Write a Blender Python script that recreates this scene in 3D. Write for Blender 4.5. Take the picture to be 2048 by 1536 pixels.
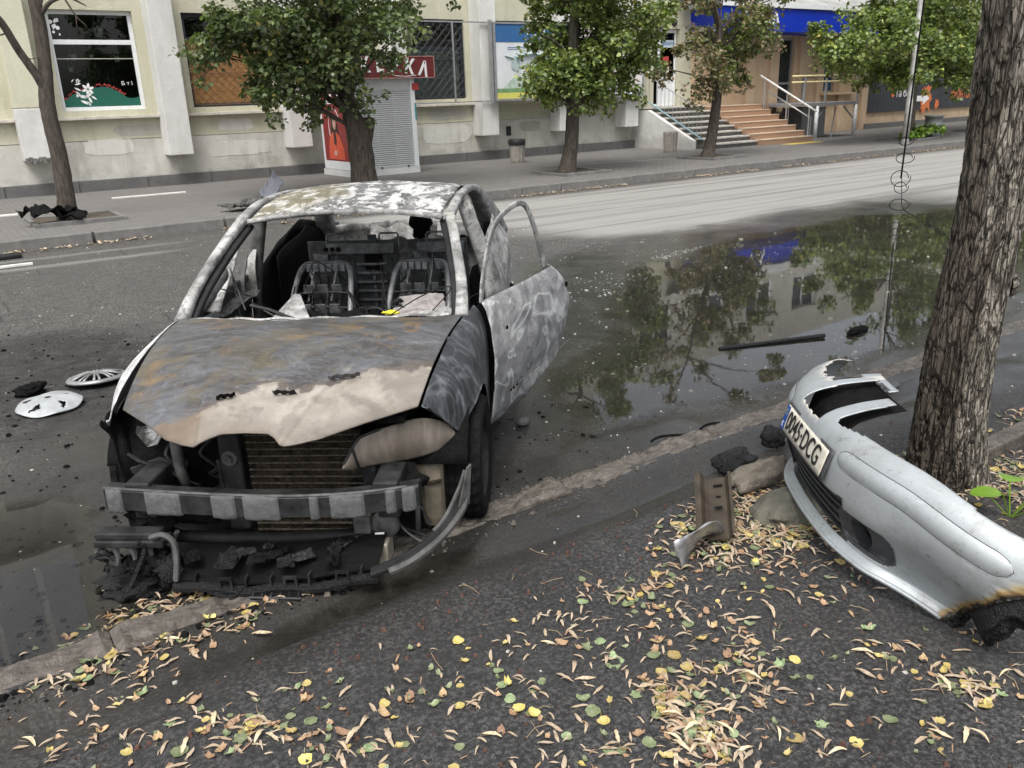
import bpy, bmesh, math, random
import numpy as np
from mathutils import Matrix, Vector
R_ = math.radians
random.seed(7)
rng = np.random.default_rng(11)
scene = bpy.context.scene
C = scene.collection
for o in list(bpy.data.objects):
    bpy.data.objects.remove(o)

# ------------------------------------------------------------------ camera
# world frame: X along the street (to the right), Y across it towards the shops, Z up, road at z = 0
cd = bpy.data.cameras.new('camera'); cam = bpy.data.objects.new('camera', cd); C.objects.link(cam)
cd.sensor_fit = 'HORIZONTAL'; cd.sensor_width = 36.0; cd.lens = 29.215
cd.clip_start = 0.05; cd.clip_end = 2000
rt = Vector((0.81933514, -0.57233038, -0.03358359)); up_ = Vector((0.21147459, 0.24725615, 0.94559129)); fw = Vector((0.53288688, 0.78185825, -0.32361899))
mw = Matrix.Identity(4)
for i in range(3):
    mw[i][0] = rt[i]; mw[i][1] = up_[i]; mw[i][2] = -fw[i]
mw.translation = Vector((0, 0, 1.8482))
cam.matrix_world = mw
scene.camera = cam

# ------------------------------------------------------------------ sky, sun, exposure (bright overcast)
SUN_EL, SUN_AZ = 62.0, 225.0       # azimuth of the sun, degrees counter-clockwise from +X
w = bpy.data.worlds.new('World'); scene.world = w; w.use_nodes = True
wn, wl = w.node_tree.nodes, w.node_tree.links
wn.clear()
sky = wn.new('ShaderNodeTexSky'); sky.sky_type = 'NISHITA'; sky.sun_disc = False
sky.sun_elevation = R_(SUN_EL); sky.sun_rotation = R_(90 - SUN_AZ)
sky.air_density = 1.0; sky.dust_density = 6.0; sky.ozone_density = 1.0; sky.altitude = 100
hs = wn.new('ShaderNodeHueSaturation'); hs.inputs['Saturation'].default_value = 0.3
bg = wn.new('ShaderNodeBackground'); bg.inputs['Strength'].default_value = 0.15
wo = wn.new('ShaderNodeOutputWorld')
wl.new(sky.outputs[0], hs.inputs['Color']); wl.new(hs.outputs[0], bg.inputs[0]); wl.new(bg.outputs[0], wo.inputs[0])
sd = bpy.data.lights.new('sun', 'SUN'); sd.energy = 1.0; sd.angle = R_(28); sd.color = (1.0, 0.96, 0.9)
sun = bpy.data.objects.new('sun', sd); C.objects.link(sun)
sv = Vector((math.cos(R_(SUN_EL)) * math.cos(R_(SUN_AZ)), math.cos(R_(SUN_EL)) * math.sin(R_(SUN_AZ)), math.sin(R_(SUN_EL))))
sun.rotation_euler = sv.to_track_quat('Z', 'Y').to_euler(); sun.location = (0, 0, 30)
scene.view_settings.view_transform = 'Standard'; scene.view_settings.look = 'None'
scene.view_settings.gamma = 1.0; scene.view_settings.use_curve_mapping = False
scene.view_settings.exposure = 0.78
scene.render.resolution_x, scene.render.resolution_y = 1024, 768
scene.render.engine = 'CYCLES'

# ------------------------------------------------------------------ numpy noise
def _h(ix, iy, iz):
    n = (ix * 374761393 + iy * 668265263 + iz * 2147483647 % 4294967296) & 0xffffffff
    n = (n ^ (n >> 13)) * 1274126177 & 0xffffffff
    n = (n ^ (n >> 16)) * 2246822519 & 0xffffffff
    return ((n ^ (n >> 15)) & 0xffff) / 65535.0
def vnoise(P):
    P = np.asarray(P, float); i = np.floor(P).astype(np.int64); f = P - i; f = f * f * (3 - 2 * f)
    x, y, z = i[..., 0] + 1000, i[..., 1] + 1000, i[..., 2] + 1000
    r = 0
    for dx in (0, 1):
        wx = f[..., 0] if dx else 1 - f[..., 0]
        for dy in (0, 1):
            wy = f[..., 1] if dy else 1 - f[..., 1]
            for dz in (0, 1):
                wz = f[..., 2] if dz else 1 - f[..., 2]
                r = r + _h(x + dx, y + dy, z + dz) * wx * wy * wz
    return r
def fbm(P, scale=1.0, oct=4, gain=0.5):
    P = np.asarray(P, float) * scale; a, s, t = 1.0, 0.0, 0.0
    for o in range(oct):
        s = s + a * vnoise(P + 17.3 * o); t += a; a *= gain; P = P * 2.03
    return s / t
def sstep(a, b, x):
    t = np.clip((np.asarray(x, float) - a) / (b - a), 0, 1); return t * t * (3 - 2 * t)

# ------------------------------------------------------------------ material helper
class Mat:
    def __init__(s, name):
        s.m = bpy.data.materials.new(name); s.m.use_nodes = True
        s.n, s.l = s.m.node_tree.nodes, s.m.node_tree.links; s.n.clear()
        s.out = s.n.new('ShaderNodeOutputMaterial')
        s.tc = s.n.new('ShaderNodeTexCoord'); s.obj = s.tc.outputs['Object']
    def put(s, sock, v):
        if v is None: return
        if isinstance(v, bpy.types.NodeSocket): s.l.new(v, sock)
        elif isinstance(v, (tuple, list)): sock.default_value = tuple(v) + ((1,) if len(v) == 3 and len(sock.default_value) == 4 else ())
        else:
            try: sock.default_value = v
            except Exception: sock.default_value = (v, v, v, 1)
    def mapping(s, scale=(1, 1, 1), loc=(0, 0, 0), rot=(0, 0, 0), vec=None):
        m = s.n.new('ShaderNodeMapping'); s.l.new(vec or s.obj, m.inputs[0])
        m.inputs['Scale'].default_value = scale; m.inputs['Location'].default_value = loc; m.inputs['Rotation'].default_value = rot
        return m.outputs[0]
    def noise(s, scale=5, detail=5, rough=0.55, dist=0.0, vec=None):
        t = s.n.new('ShaderNodeTexNoise'); s.l.new(vec or s.obj, t.inputs['Vector'])
        for k, v in (('Scale', scale), ('Detail', detail), ('Roughness', rough), ('Distortion', dist)): t.inputs[k].default_value = v
        return t.outputs['Fac']
    def voro(s, scale=5, feat='F1', vec=None, out='Distance', rand=1.0):
        t = s.n.new('ShaderNodeTexVoronoi'); t.feature = feat; s.l.new(vec or s.obj, t.inputs['Vector'])
        t.inputs['Scale'].default_value = scale; t.inputs['Randomness'].default_value = rand
        return t.outputs[out]
    def ramp(s, fac, stops, interp='LINEAR'):
        r = s.n.new('ShaderNodeValToRGB'); s.put(r.inputs[0], fac); e = r.color_ramp; e.interpolation = interp
        while len(e.elements) < len(stops): e.elements.new(0.5)
        for el, (p, c) in zip(e.elements, stops):
            el.position = p; el.color = (c, c, c, 1) if not isinstance(c, (tuple, list)) else tuple(c) + (1,)
        return r.outputs[0]
    def mix(s, fac, a, b, mode='MIX'):
        x = s.n.new('ShaderNodeMix'); x.data_type = 'RGBA'; x.blend_type = mode
        s.put(x.inputs[0], fac); s.put(x.inputs[6], a); s.put(x.inputs[7], b); return x.outputs[2]
    def math(s, op, a, b=0.0, clamp=False):
        x = s.n.new('ShaderNodeMath'); x.operation = op; x.use_clamp = clamp; s.put(x.inputs[0], a); s.put(x.inputs[1], b); return x.outputs[0]
    def attr(s, name, out='Fac'):
        a = s.n.new('ShaderNodeAttribute'); a.attribute_name = name; return a.outputs[out]
    def sep(s, vec=None):
        x = s.n.new('ShaderNodeSeparateXYZ'); s.l.new(vec or s.obj, x.inputs[0]); return x.outputs
    def bump(s, h, strength=0.3, dist=0.01, normal=None):
        b = s.n.new('ShaderNodeBump'); s.put(b.inputs['Height'], h); b.inputs['Strength'].default_value = strength
        b.inputs['Distance'].default_value = dist
        if normal: s.l.new(normal, b.inputs['Normal'])
        return b.outputs[0]
    def bsdf(s, base, rough=0.7, metal=0.0, normal=None, spec=0.5, coat=None, coat_rough=0.03, coat_normal=None, trans=None, alpha=None, sss=None):
        p = s.n.new('ShaderNodeBsdfPrincipled'); s.put(p.inputs['Base Color'], base); s.put(p.inputs['Roughness'], rough)
        s.put(p.inputs['Metallic'], metal); s.put(p.inputs['Specular IOR Level'], spec)
        if normal: s.l.new(normal, p.inputs['Normal'])
        if coat is not None: s.put(p.inputs['Coat Weight'], coat); s.put(p.inputs['Coat Roughness'], coat_rough); p.inputs['Coat IOR'].default_value = 1.33
        if coat_normal: s.l.new(coat_normal, p.inputs['Coat Normal'])
        if trans is not None: s.put(p.inputs['Transmission Weight'], trans)
        s.l.new(p.outputs[0], s.out.inputs[0]); s.p = p
        return s.m
def simple(name, col, rough=0.7, metal=0.0, var=0.25, scale=12, bump=0.15, spec=0.5, dist=0.004):
    m = Mat(name); n = m.noise(scale, 6, 0.6)
    c = m.mix(m.ramp(n, [(0.3, 0.0), (0.7, 1.0)]), tuple(x * (1 - var) for x in col), tuple(min(1, x * (1 + var)) for x in col))
    b = m.bump(m.noise(scale * 5, 4), bump, dist)
    r = m.ramp(n, [(0.3, max(0, rough - 0.08)), (0.7, min(1, rough + 0.08))])
    return m.bsdf(c, r, metal, b, spec)

# ------------------------------------------------------------------ object helpers
WM = {}
def wm(o): return WM.get(o.name, Matrix.Identity(4)) if o else Matrix.Identity(4)
def tag(o, label=None, cat=None, group=None, kind=None):
    if label: o['label'] = label
    if cat: o['category'] = cat
    if group: o['group'] = group
    if kind: o['kind'] = kind
    return o
def thing(name, label, cat, loc=(0, 0, 0), rotz=0.0, group=None, mat=None):
    o = bpy.data.objects.new(name, None); C.objects.link(o); o.empty_display_size = 0.2
    M = mat if mat is not None else Matrix.Translation(loc) @ Matrix.Rotation(rotz, 4, 'Z')
    o.matrix_world = M; WM[o.name] = M
    return tag(o, label, cat, group)
def structure(name):
    o = bpy.data.objects.new(name, None); C.objects.link(o); WM[o.name] = Matrix.Identity(4); o['kind'] = 'structure'; return o
def link_mesh(name, me, mat, parent=None):
    o = bpy.data.objects.new(name, me); C.objects.link(o)
    if mat is not None and len(me.materials) == 0: me.materials.append(mat)
    if parent: o.parent = parent; WM[o.name] = wm(parent)
    return o
class G:
    """collects geometry, then becomes one mesh object"""
    def __init__(s): s.v = []; s.f = []; s.n = 0; s.at = {}
    def add(s, v, f):
        v = [tuple(map(float, p)) for p in v]
        s.f += [tuple(i + s.n for i in q) for q in f]; s.v += v; s.n += len(v); return s
    def box(s, a, b, rot=None, top=1.0):
        x0, y0, z0 = a; x1, y1, z1 = b
        v = [(x0, y0, z0), (x1, y0, z0), (x1, y1, z0), (x0, y1, z0), (x0, y0, z1), (x1, y0, z1), (x1, y1, z1), (x0, y1, z1)]
        if top != 1.0:
            cx, cy = (x0 + x1) / 2, (y0 + y1) / 2
            v = v[:4] + [(cx + (p[0] - cx) * top, cy + (p[1] - cy) * top, p[2]) for p in v[4:]]
        if rot is not None: v = [tuple(rot @ Vector(p)) for p in v]
        return s.add(v, [(0, 3, 2, 1), (4, 5, 6, 7), (0, 1, 5, 4), (1, 2, 6, 5), (2, 3, 7, 6), (3, 0, 4, 7)])
    def tube(s, pts, r, seg=8, caps=True, flat=1.0):
        pts = [Vector(p) for p in pts]; n = len(pts); rr = r if isinstance(r, (list, tuple, np.ndarray)) else [r] * n
        v = []; ref = None
        for i, p in enumerate(pts):
            t = (pts[min(i + 1, n - 1)] - pts[max(i - 1, 0)]).normalized()
            if ref is None: ref = Vector((0, 0, 1)) if abs(t.z) < 0.9 else Vector((1, 0, 0))
            a = t.cross(ref).normalized(); b = a.cross(t).normalized(); ref = b
            for k in range(seg):
                th = 2 * math.pi * k / seg; v.append(p + (a * math.cos(th) + b * math.sin(th) * flat) * rr[i])
        f = [(i * seg + k, i * seg + (k + 1) % seg, (i + 1) * seg + (k + 1) % seg, (i + 1) * seg + k) for i in range(n - 1) for k in range(seg)]
        if caps: f += [tuple(range(seg - 1, -1, -1)), tuple((n - 1) * seg + k for k in range(seg))]
        return s.add(v, f)
    def cyl(s, a, b, r, r2=None, seg=16): return s.tube([a, b], [r, r if r2 is None else r2], seg)
    def lathe(s, prof, c=(0, 0, 0), seg=24, axis='z', caps=False):
        v = []
        for r, h in prof:
            for k in range(seg):
                t = 2 * math.pi * k / seg; x, y = r * math.cos(t), r * math.sin(t)
                p = (x, y, h) if axis == 'z' else ((x, h, y) if axis == 'y' else (h, x, y))
                v.append((p[0] + c[0], p[1] + c[1], p[2] + c[2]))
        n = len(prof); f = [(i * seg + k, i * seg + (k + 1) % seg, (i + 1) * seg + (k + 1) % seg, (i + 1) * seg + k) for i in range(n - 1) for k in range(seg)]
        if caps: f += [tuple(range(seg - 1, -1, -1)), tuple((n - 1) * seg + k for k in range(seg))]
        return s.add(v, f)
    def grid(s, P, wrap=False):
        P = np.asarray(P, float); a, b = P.shape[:2]
        s_f = []
        for i in range(a - 1):
            for j in range(b if wrap else b - 1):
                s_f.append((i * b + j, i * b + (j + 1) % b, (i + 1) * b + (j + 1) % b, (i + 1) * b + j))
        return s.add(P.reshape(-1, 3), s_f)
    def prism(s, poly, fn0, fn1):
        """2-D outline extruded between two mappings"""
        n = len(poly); v = [fn0(*p) for p in poly] + [fn1(*p) for p in poly]
        f = [tuple(range(n)), tuple(range(2 * n - 1, n - 1, -1))] + [(i, i + n, (i + 1) % n + n, (i + 1) % n) for i in range(n)]
        return s.add(v, f)
    def obj(s, name, mat, parent=None, smooth=False, bevel=0.0, solid=0.0, sub=0, world=False, off=-1.0, **kw):
        V = s.v
        if world and parent is not None:
            inv = wm(parent).inverted(); V = [tuple(inv @ Vector(p)) for p in V]
        me = bpy.data.meshes.new(name); me.from_pydata(V, [], s.f); me.validate()
        bm = bmesh.new(); bm.from_mesh(me); bmesh.ops.recalc_face_normals(bm, faces=bm.faces)
        if kw.pop('up', False):
            for fc in bm.faces:
                if fc.normal.z < 0: fc.normal_flip()
        bm.to_mesh(me); bm.free()
        for k, a in s.at.items():
            at = me.attributes.new(k, 'FLOAT', 'POINT'); at.data.foreach_set('value', np.asarray(a, np.float32))
        if smooth: me.polygons.foreach_set('use_smooth', [True] * len(me.polygons))
        o = link_mesh(name, me, mat, parent)
        if solid: md = o.modifiers.new('solid', 'SOLIDIFY'); md.thickness = solid; md.offset = off
        if sub: md = o.modifiers.new('sub', 'SUBSURF'); md.levels = sub; md.render_levels = sub
        if bevel: md = o.modifiers.new('bevel', 'BEVEL'); md.width = bevel; md.segments = 2; md.limit_method = 'ANGLE'
        return tag(o, **kw)
def copy_of(src, parent=None, loc=None):
    c = src.copy(); C.objects.link(c)
    if parent is not None: c.parent = parent
    if loc is not None: c.location = loc
    WM[c.name] = wm(parent) if parent else Matrix.Identity(4)
    return c
FONT = None
def text_part(name, txt, size, M, mat, parent=None, extrude=0.004, align='CENTER', bold=0.0, sx=1.0):
    cu = bpy.data.curves.new('t', 'FONT'); cu.body = txt; cu.size = size; cu.extrude = extrude; cu.align_x = align; cu.align_y = 'CENTER'; cu.offset = bold
    t = bpy.data.objects.new('t', cu); C.objects.link(t)
    dg = bpy.context.evaluated_depsgraph_get(); me = bpy.data.meshes.new_from_object(t.evaluated_get(dg))
    bpy.data.objects.remove(t); bpy.data.curves.remove(cu)
    me.transform((wm(parent).inverted() if parent else Matrix.Identity(4)) @ M @ Matrix.Diagonal((sx, 1, 1, 1))); me.materials.clear(); me.name = name
    return link_mesh(name, me, mat, parent)
def face_street(x, y, z):      # text plane that faces -Y (towards the street)
    return Matrix.Translation((x, y, z)) @ Matrix.Rotation(R_(90), 4, 'X')
def catmull(pts, n=8):
    P = np.array(pts, float); Q = np.vstack([2 * P[0] - P[1], P, 2 * P[-1] - P[-2]]); out = []
    for i in range(1, len(Q) - 2):
        for t in np.linspace(0, 1, n, endpoint=False):
            a, b, c, d = Q[i - 1], Q[i], Q[i + 1], Q[i + 2]
            out.append(0.5 * ((2 * b) + (-a + c) * t + (2 * a - 5 * b + 4 * c - d) * t * t + (-a + 3 * b - 3 * c + d) * t ** 3))
    out.append(P[-1]); return np.array(out)
# ================================================================== SETTING
PUD = [(2.62, 3.35), (3.4, 4.3), (3.91, 4.79), (5.08, 5.99), (6.31, 6.83), (8.05, 7.41), (9.16, 7.53), (11.59, 7.64), (13.42, 6.84), (13.6, 5.6), (10.5, 4.2), (7.68, 3.29), (5.84, 3.12), (3.95, 3.06), (3.05, 3.13)]
PUD2 = [(-0.9, 4.9), (-0.13, 4.78), (0.24, 4.59), (0.44, 4.08), (0.40, 3.49), (0.28, 3.12), (0.12, 3.03), (-0.3, 3.04), (-1.0, 3.1)]
def poly_sd(x, y, poly):
    """signed distance, positive inside"""
    P = np.array(poly); x = np.asarray(x, float); y = np.asarray(y, float); d = np.full(x.shape, 1e9); ins = np.zeros(x.shape, bool); n = len(P)
    for i in range(n):
        a, b = P[i], P[(i + 1) % n]; e = b - a
        t = np.clip(((x - a[0]) * e[0] + (y - a[1]) * e[1]) / (e @ e), 0, 1)
        d = np.minimum(d, np.hypot(x - a[0] - t * e[0], y - a[1] - t * e[1]))
        c = ((a[1] > y) != (b[1] > y)); ins ^= c & (x < (b[0] - a[0]) * (y - a[1]) / (b[1] - a[1] + 1e-12) + a[0])
    return np.where(ins, d, -d)
def n2(x, y, s, o=4, z=0.0): return fbm(np.stack([x, y, np.full_like(x, z)], -1), s, o)

def asphalt_mat(name, base, agg, pale=None):
    m = Mat(name); o = m.obj
    fine = m.voro(140, 'F1'); grain = m.noise(260, 3, 0.7); big = m.noise(0.9, 5, 0.6, 0.6); med = m.noise(6, 6, 0.65)
    g2 = m.noise(62, 2, 0.75)
    c = m.mix(m.ramp(grain, [(0.40, 0), (0.60, 1)]), base, agg)
    c = m.mix(m.ramp(g2, [(0.36, 0.75), (0.50, 0.0)]), c, tuple(x * 0.45 for x in base))
    c = m.mix(m.ramp(g2, [(0.51, 0.0), (0.66, 0.7)]), c, tuple(min(1, x * 2.0) for x in agg))
    c = m.mix(m.ramp(fine, [(0.0, 0.7), (0.10, 0.0)]), c, tuple(min(1, x * 2.6) for x in agg))
    c = m.mix(m.ramp(m.voro(26, 'F1'), [(0.0, 0.6), (0.04, 0.6), (0.06, 0.0)]), c, tuple(min(1, x * 1.9) for x in agg))
    c = m.mix(m.ramp(med, [(0.38, 0.0), (0.72, 0.45)]), c, tuple(x * 0.6 for x in base))
    patch = m.ramp(m.noise(0.45, 4, 0.5, 0.8), [(0.44, 0.0), (0.50, 0.35), (0.62, 0.0)]); c = m.mix(patch, c, tuple(x * 0.5 for x in agg))
    crk = m.voro(0.8, 'DISTANCE_TO_EDGE', m.mix(0.12, o, m.n.new('ShaderNodeTexNoise').outputs['Color'])); crm = m.math('MULTIPLY', m.ramp(crk, [(0.0, 1.0), (0.007, 0.0)]), m.ramp(m.noise(0.7, 3), [(0.48, 0.0), (0.56, 0.9)])); c = m.mix(crm, c, tuple(x * 0.3 for x in base))
    if pale:
        st = m.noise(1.0, 6, 0.7, 0.15, m.mapping((0.10, 4.0, 1), rot=(0, 0, R_(5))))
        pm = m.math('MULTIPLY', m.attr('pale'), m.ramp(st, [(0.38, 0.45), (0.52, 1.0)]))
        pc = m.mix(m.ramp(grain, [(0.35, 0), (0.65, 1)]), tuple(x * 0.78 for x in pale), pale)
        c = m.mix(pm, c, pc)
    soot = m.math('MULTIPLY', m.attr('soot'), m.ramp(m.noise(5, 6, 0.7, 0.8), [(0.3, 0.35), (0.62, 1.0)]))
    c = m.mix(soot, c, (0.009, 0.0085, 0.0085))
    mud = m.math('MULTIPLY', m.attr('mud'), m.ramp(m.noise(9, 8, 0.75), [(0.35, 0.1), (0.65, 0.8)]))
    c = m.mix(mud, c, (0.052, 0.043, 0.033))
    wet = m.attr('wet')
    wet2 = m.math('MULTIPLY', wet, m.ramp(m.noise(2.2, 6, 0.65, 0.5), [(0.30, 0.55), (0.6, 1.0)]))
    c = m.mix(wet2, c, m.mix(0.72, c, (0.009, 0.008, 0.0065)))
    h = m.math('ADD', m.math('MULTIPLY', fine, -0.5), m.math('ADD', m.math('MULTIPLY', grain, 0.5), m.math('MULTIPLY', m.noise(40, 4), 0.7)))
    b = m.bump(h, 0.55, 0.006)
    cb = m.bump(m.math('ADD', m.noise(38, 3, 0.6), m.math('MULTIPLY', m.noise(120, 2), 0.5)), 0.30, 0.004)
    r = m.mix(wet2, 0.9, 0.55)
    return m.bsdf(c, r, 0, b, 0.35, coat=m.math('MULTIPLY', wet2, 0.95), coat_rough=m.ramp(wet2, [(0.3, 0.30), (0.9, 0.05)]), coat_normal=cb)
M_road = asphalt_mat('asphalt_road', (0.032, 0.031, 0.029), (0.125, 0.121, 0.113), (0.30, 0.294, 0.278))
M_walk = asphalt_mat('asphalt_footway', (0.018, 0.018, 0.019), (0.066, 0.065, 0.064))

def sheet(name, xs, ys, zf, mat, attrs):
    X, Y = np.meshgrid(xs, ys, indexing='ij'); Z = zf(X, Y); g = G(); g.grid(np.stack([X, Y, Z], -1))
    for k, f in attrs.items(): g.at[k] = f(X, Y).ravel()
    return g.obj(name, mat, smooth=True)
ground = G().add([(-400, -400, -0.06), (600, -400, -0.06), (600, 600, -0.06), (-400, 600, -0.06)], [(0, 1, 2, 3)]).obj('ground', simple('bare_ground', (0.12, 0.11, 0.09)), kind='structure')

def f_wet(x, y):
    nz = (n2(x, y, 1.3, 4) - 0.5) * 1.0
    a = sstep(-0.55, 0.25, poly_sd(x, y, PUD) + nz * 0.7)
    b = sstep(-0.7, 0.1, poly_sd(x, y, PUD2) + nz * 0.5)
    # damp skirt around the wreck
    cx, cy = x - 1.9, y - 4.6
    u = cx * math.cos(R_(52)) + cy * math.sin(R_(52)); v = -cx * math.sin(R_(52)) + cy * math.cos(R_(52))
    c = sstep(1.25, 0.75, np.hypot(u / 2.6, v / 1.35) + nz * 0.35) * 0.75
    d = sstep(4.0, 3.1, y + nz) * sstep(-3, 0, x) * 0.65
    WP = [(-2.5, 2.8), (-2.5, 5.0), (0.1, 5.3), (1.2, 6.2), (3.2, 7.3), (5.0, 8.0), (8.0, 8.3), (13.0, 8.2), (15.0, 5.0), (12.0, 2.8)]
    e = sstep(-0.5, 0.5, poly_sd(x, y, WP) + nz * 1.4) * 0.92
    return np.clip(np.maximum.reduce([a, b, c, d, e]), 0, 1)
def f_soot(x, y):
    nz = (n2(x, y, 1.6, 4, 3.0) - 0.5)
    cx, cy = x - 1.75, y - 5.2; u = cx * math.cos(R_(52)) + cy * math.sin(R_(52)); v = -cx * math.sin(R_(52)) + cy * math.cos(R_(52))
    a = sstep(1.15, 0.6, np.hypot(u / 2.9, v / 1.45) + nz * 0.5)
    b = sstep(0.5, -0.1, np.hypot((x - 0.75) / 1.0, (y - 6.7) / 2.0) - 0.7 + nz * 0.6)
    c = sstep(0.4, -0.2, np.hypot((x - 2.7) / 0.9, (y - 3.6) / 0.75) - 0.7 + nz * 0.8)
    return np.clip(np.maximum.reduce([a * 0.9, b * 0.85, c * 0.9]), 0, 1)
def f_pale(x, y):
    nz = (n2(x, y, 0.7, 4, 9.0) - 0.5)
    far = 7.9 + 0 * x
    a = sstep(0.0, 1.0, y - far + nz * 1.6 - np.clip(8.6 - x, 0, 3) * 0.55) * sstep(6.2, 8.2, x + (y - 9) * 0.3 + nz * 2.0) * sstep(13.9, 13.2, y)
    s = sstep(0.16, 0.05, np.abs(y - 12.35 + nz * 0.15)) * sstep(3.2, 2.2, x) * 0.5 + sstep(0.12, 0.03, np.abs(y - 13.1 + nz * 0.1)) * sstep(3.4, 2.6, x) * 0.45
    e = sstep(13, 16, x) * sstep(4.6, 6.4, y)
    return np.clip(np.maximum.reduce([a, s, e * sstep(13.9, 13.2, y)]), 0, 1) * (1 - sstep(-0.35, 0.0, poly_sd(x, y, PUD)))
def f_mud(x, y):
    nz = (n2(x, y, 2.1, 3, 5.0) - 0.5)
    return np.clip(sstep(13.3, 13.9, y + nz * 0.5) * 0.9 + sstep(3.5, 3.0, y + nz * 0.4) * 0.6 + sstep(-0.1, 0.5, poly_sd(x, y, PUD)) * 0.45 + sstep(-0.4, 0.3, poly_sd(x, y, PUD2)) * 0.5, 0, 1)
def z_road(x, y): return (n2(x, y, 0.8, 3, 2.0) - 0.5) * 0.012 - 0.004 * sstep(-0.2, 0.4, poly_sd(x, y, PUD)) - 0.004
xs = np.concatenate([np.linspace(-120, -3, 20), np.arange(-2.5, 14.5, 0.055), np.linspace(15, 40, 60), np.linspace(45, 260, 24)])
ys = np.concatenate([np.arange(2.88, 9.0, 0.055), np.arange(9.0, 14.1, 0.085)])
road = sheet('road', xs, ys, z_road, M_road, dict(wet=f_wet, soot=f_soot, pale=f_pale, mud=f_mud)); tag(road, kind='structure')

# standing water: thin sheets that follow an uneven shore line
mw_ = Mat('puddle_water')
fr = mw_.n.new('ShaderNodeFresnel'); fr.inputs['IOR'].default_value = 1.4
rb = mw_.bump(mw_.math('ADD', mw_.noise(2.0, 2, 0.4, 0.3, mw_.mapping((1, 1.6, 1))), mw_.math('MULTIPLY', mw_.noise(30, 2, 0.5), 0.03)), 0.035, 0.02)
mw_.l.new(rb, fr.inputs['Normal'])
gl = mw_.n.new('ShaderNodeBsdfGlossy'); gl.inputs['Roughness'].default_value = 0.02; gl.inputs['Color'].default_value = (1, 1, 1, 1); mw_.l.new(rb, gl.inputs['Normal'])
tr = mw_.n.new('ShaderNodeBsdfTransparent'); tr.inputs['Color'].default_value = (0.90, 0.89, 0.85, 1)
silt = mw_.ramp(mw_.noise(1.6, 6, 0.7, 0.6), [(0.50, 0.0), (0.72, 0.30)])
df = mw_.n.new('ShaderNodeBsdfDiffuse'); df.inputs['Color'].default_value = (0.085, 0.082, 0.07, 1)
ms0 = mw_.n.new('ShaderNodeMixShader'); mw_.l.new(silt, ms0.inputs[0]); mw_.l.new(tr.outputs[0], ms0.inputs[1]); mw_.l.new(df.outputs[0], ms0.inputs[2])
cov = mw_.ramp(mw_.math('ADD', mw_.math('MULTIPLY', mw_.attr('shore'), 0.95), mw_.math('MULTIPLY', mw_.noise(55, 5, 0.7), 0.55)), [(0.34, 0.0), (0.62, 1.0)])
ms = mw_.n.new('ShaderNodeMixShader'); mw_.l.new(mw_.math('MULTIPLY', fr.outputs[0], cov), ms.inputs[0]); mw_.l.new(ms0.outputs[0], ms.inputs[1]); mw_.l.new(gl.outputs[0], ms.inputs[2]); mw_.l.new(ms.outputs[0], mw_.out.inputs[0])
M_water = mw_.m
def water_sheet(name, poly, z, amp, seed, step=0.06, fade=0.25):
    P = np.array(poly); xs = np.arange(P[:, 0].min() - 0.3, P[:, 0].max() + 0.3, step); ys = np.arange(P[:, 1].min() - 0.3, P[:, 1].max() + 0.3, step)
    X, Y = np.meshgrid(xs, ys, indexing='ij'); S = poly_sd(X, Y, poly) + (n2(X, Y, 1.1 / max(amp, 0.1) * 0.5, 4, seed) - 0.5) * amp * 2
    keep = S > -0.02; idx = -np.ones(X.shape, int); f = []
    g = G(); cell = keep[:-1, :-1] & keep[1:, :-1] & keep[1:, 1:] & keep[:-1, 1:]
    use = np.zeros(X.shape, bool); use[:-1, :-1] |= cell; use[1:, :-1] |= cell; use[1:, 1:] |= cell; use[:-1, 1:] |= cell
    idx[use] = np.arange(use.sum())
    for i, j in zip(*np.nonzero(cell)): f.append((idx[i, j], idx[i + 1, j], idx[i + 1, j + 1], idx[i, j + 1]))
    g.add(np.stack([X[use], Y[use], np.full(use.sum(), z)], -1), f); g.at['shore'] = np.clip(S[use] / fade, 0, 1)
    return g.obj(name, M_water, kind='structure', up=True)
water_sheet('puddle', PUD, 0.006, 0.45, 1.0, 0.06, 0.8)
water_sheet('puddle', PUD2, 0.0065, 0.2, 2.0, 0.04, 0.22)

# far side: kerb stones, footway, wall plinth strip
def far_walk_mat():
    m = Mat('paving'); br = m.n.new('ShaderNodeTexBrick'); m.l.new(m.mapping(rot=(0, 0, R_(0))), br.inputs['Vector'])
    br.inputs['Color1'].default_value = (0.185, 0.178, 0.168, 1); br.inputs['Color2'].default_value = (0.145, 0.140, 0.134, 1); br.inputs['Mortar'].default_value = (0.075, 0.07, 0.066, 1)
    br.inputs['Scale'].default_value = 1; br.inputs['Mortar Size'].default_value = 0.007; br.inputs['Brick Width'].default_value = 0.20; br.inputs['Row Height'].default_value = 0.10
    n = m.noise(0.8, 6, 0.65); c = m.mix(m.ramp(n, [(0.35, 0), (0.7, 1)]), br.outputs[0], (0.14, 0.134, 0.127), 'MIX'); c = m.mix(0.55, br.outputs[0], c)
    c = m.mix(m.ramp(m.noise(9, 6, 0.7), [(0.55, 0), (0.8, 0.5)]), c, (0.075, 0.07, 0.065))
    b = m.bump(m.math('ADD', m.math('MULTIPLY', br.outputs['Fac'], -1.0), m.noise(60, 3)), 0.4, 0.006)
    return m.bsdf(c, 0.85, 0, b, 0.3)
M_pave = far_walk_mat()
G().box((-120, 14.2, -0.05), (260, 22.3, 0.15)).obj('footway', M_pave, kind='structure')
M_kerb = simple('kerb_concrete', (0.15, 0.147, 0.141), 0.85, var=0.3, scale=5)
kerb = structure('kerb')
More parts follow.
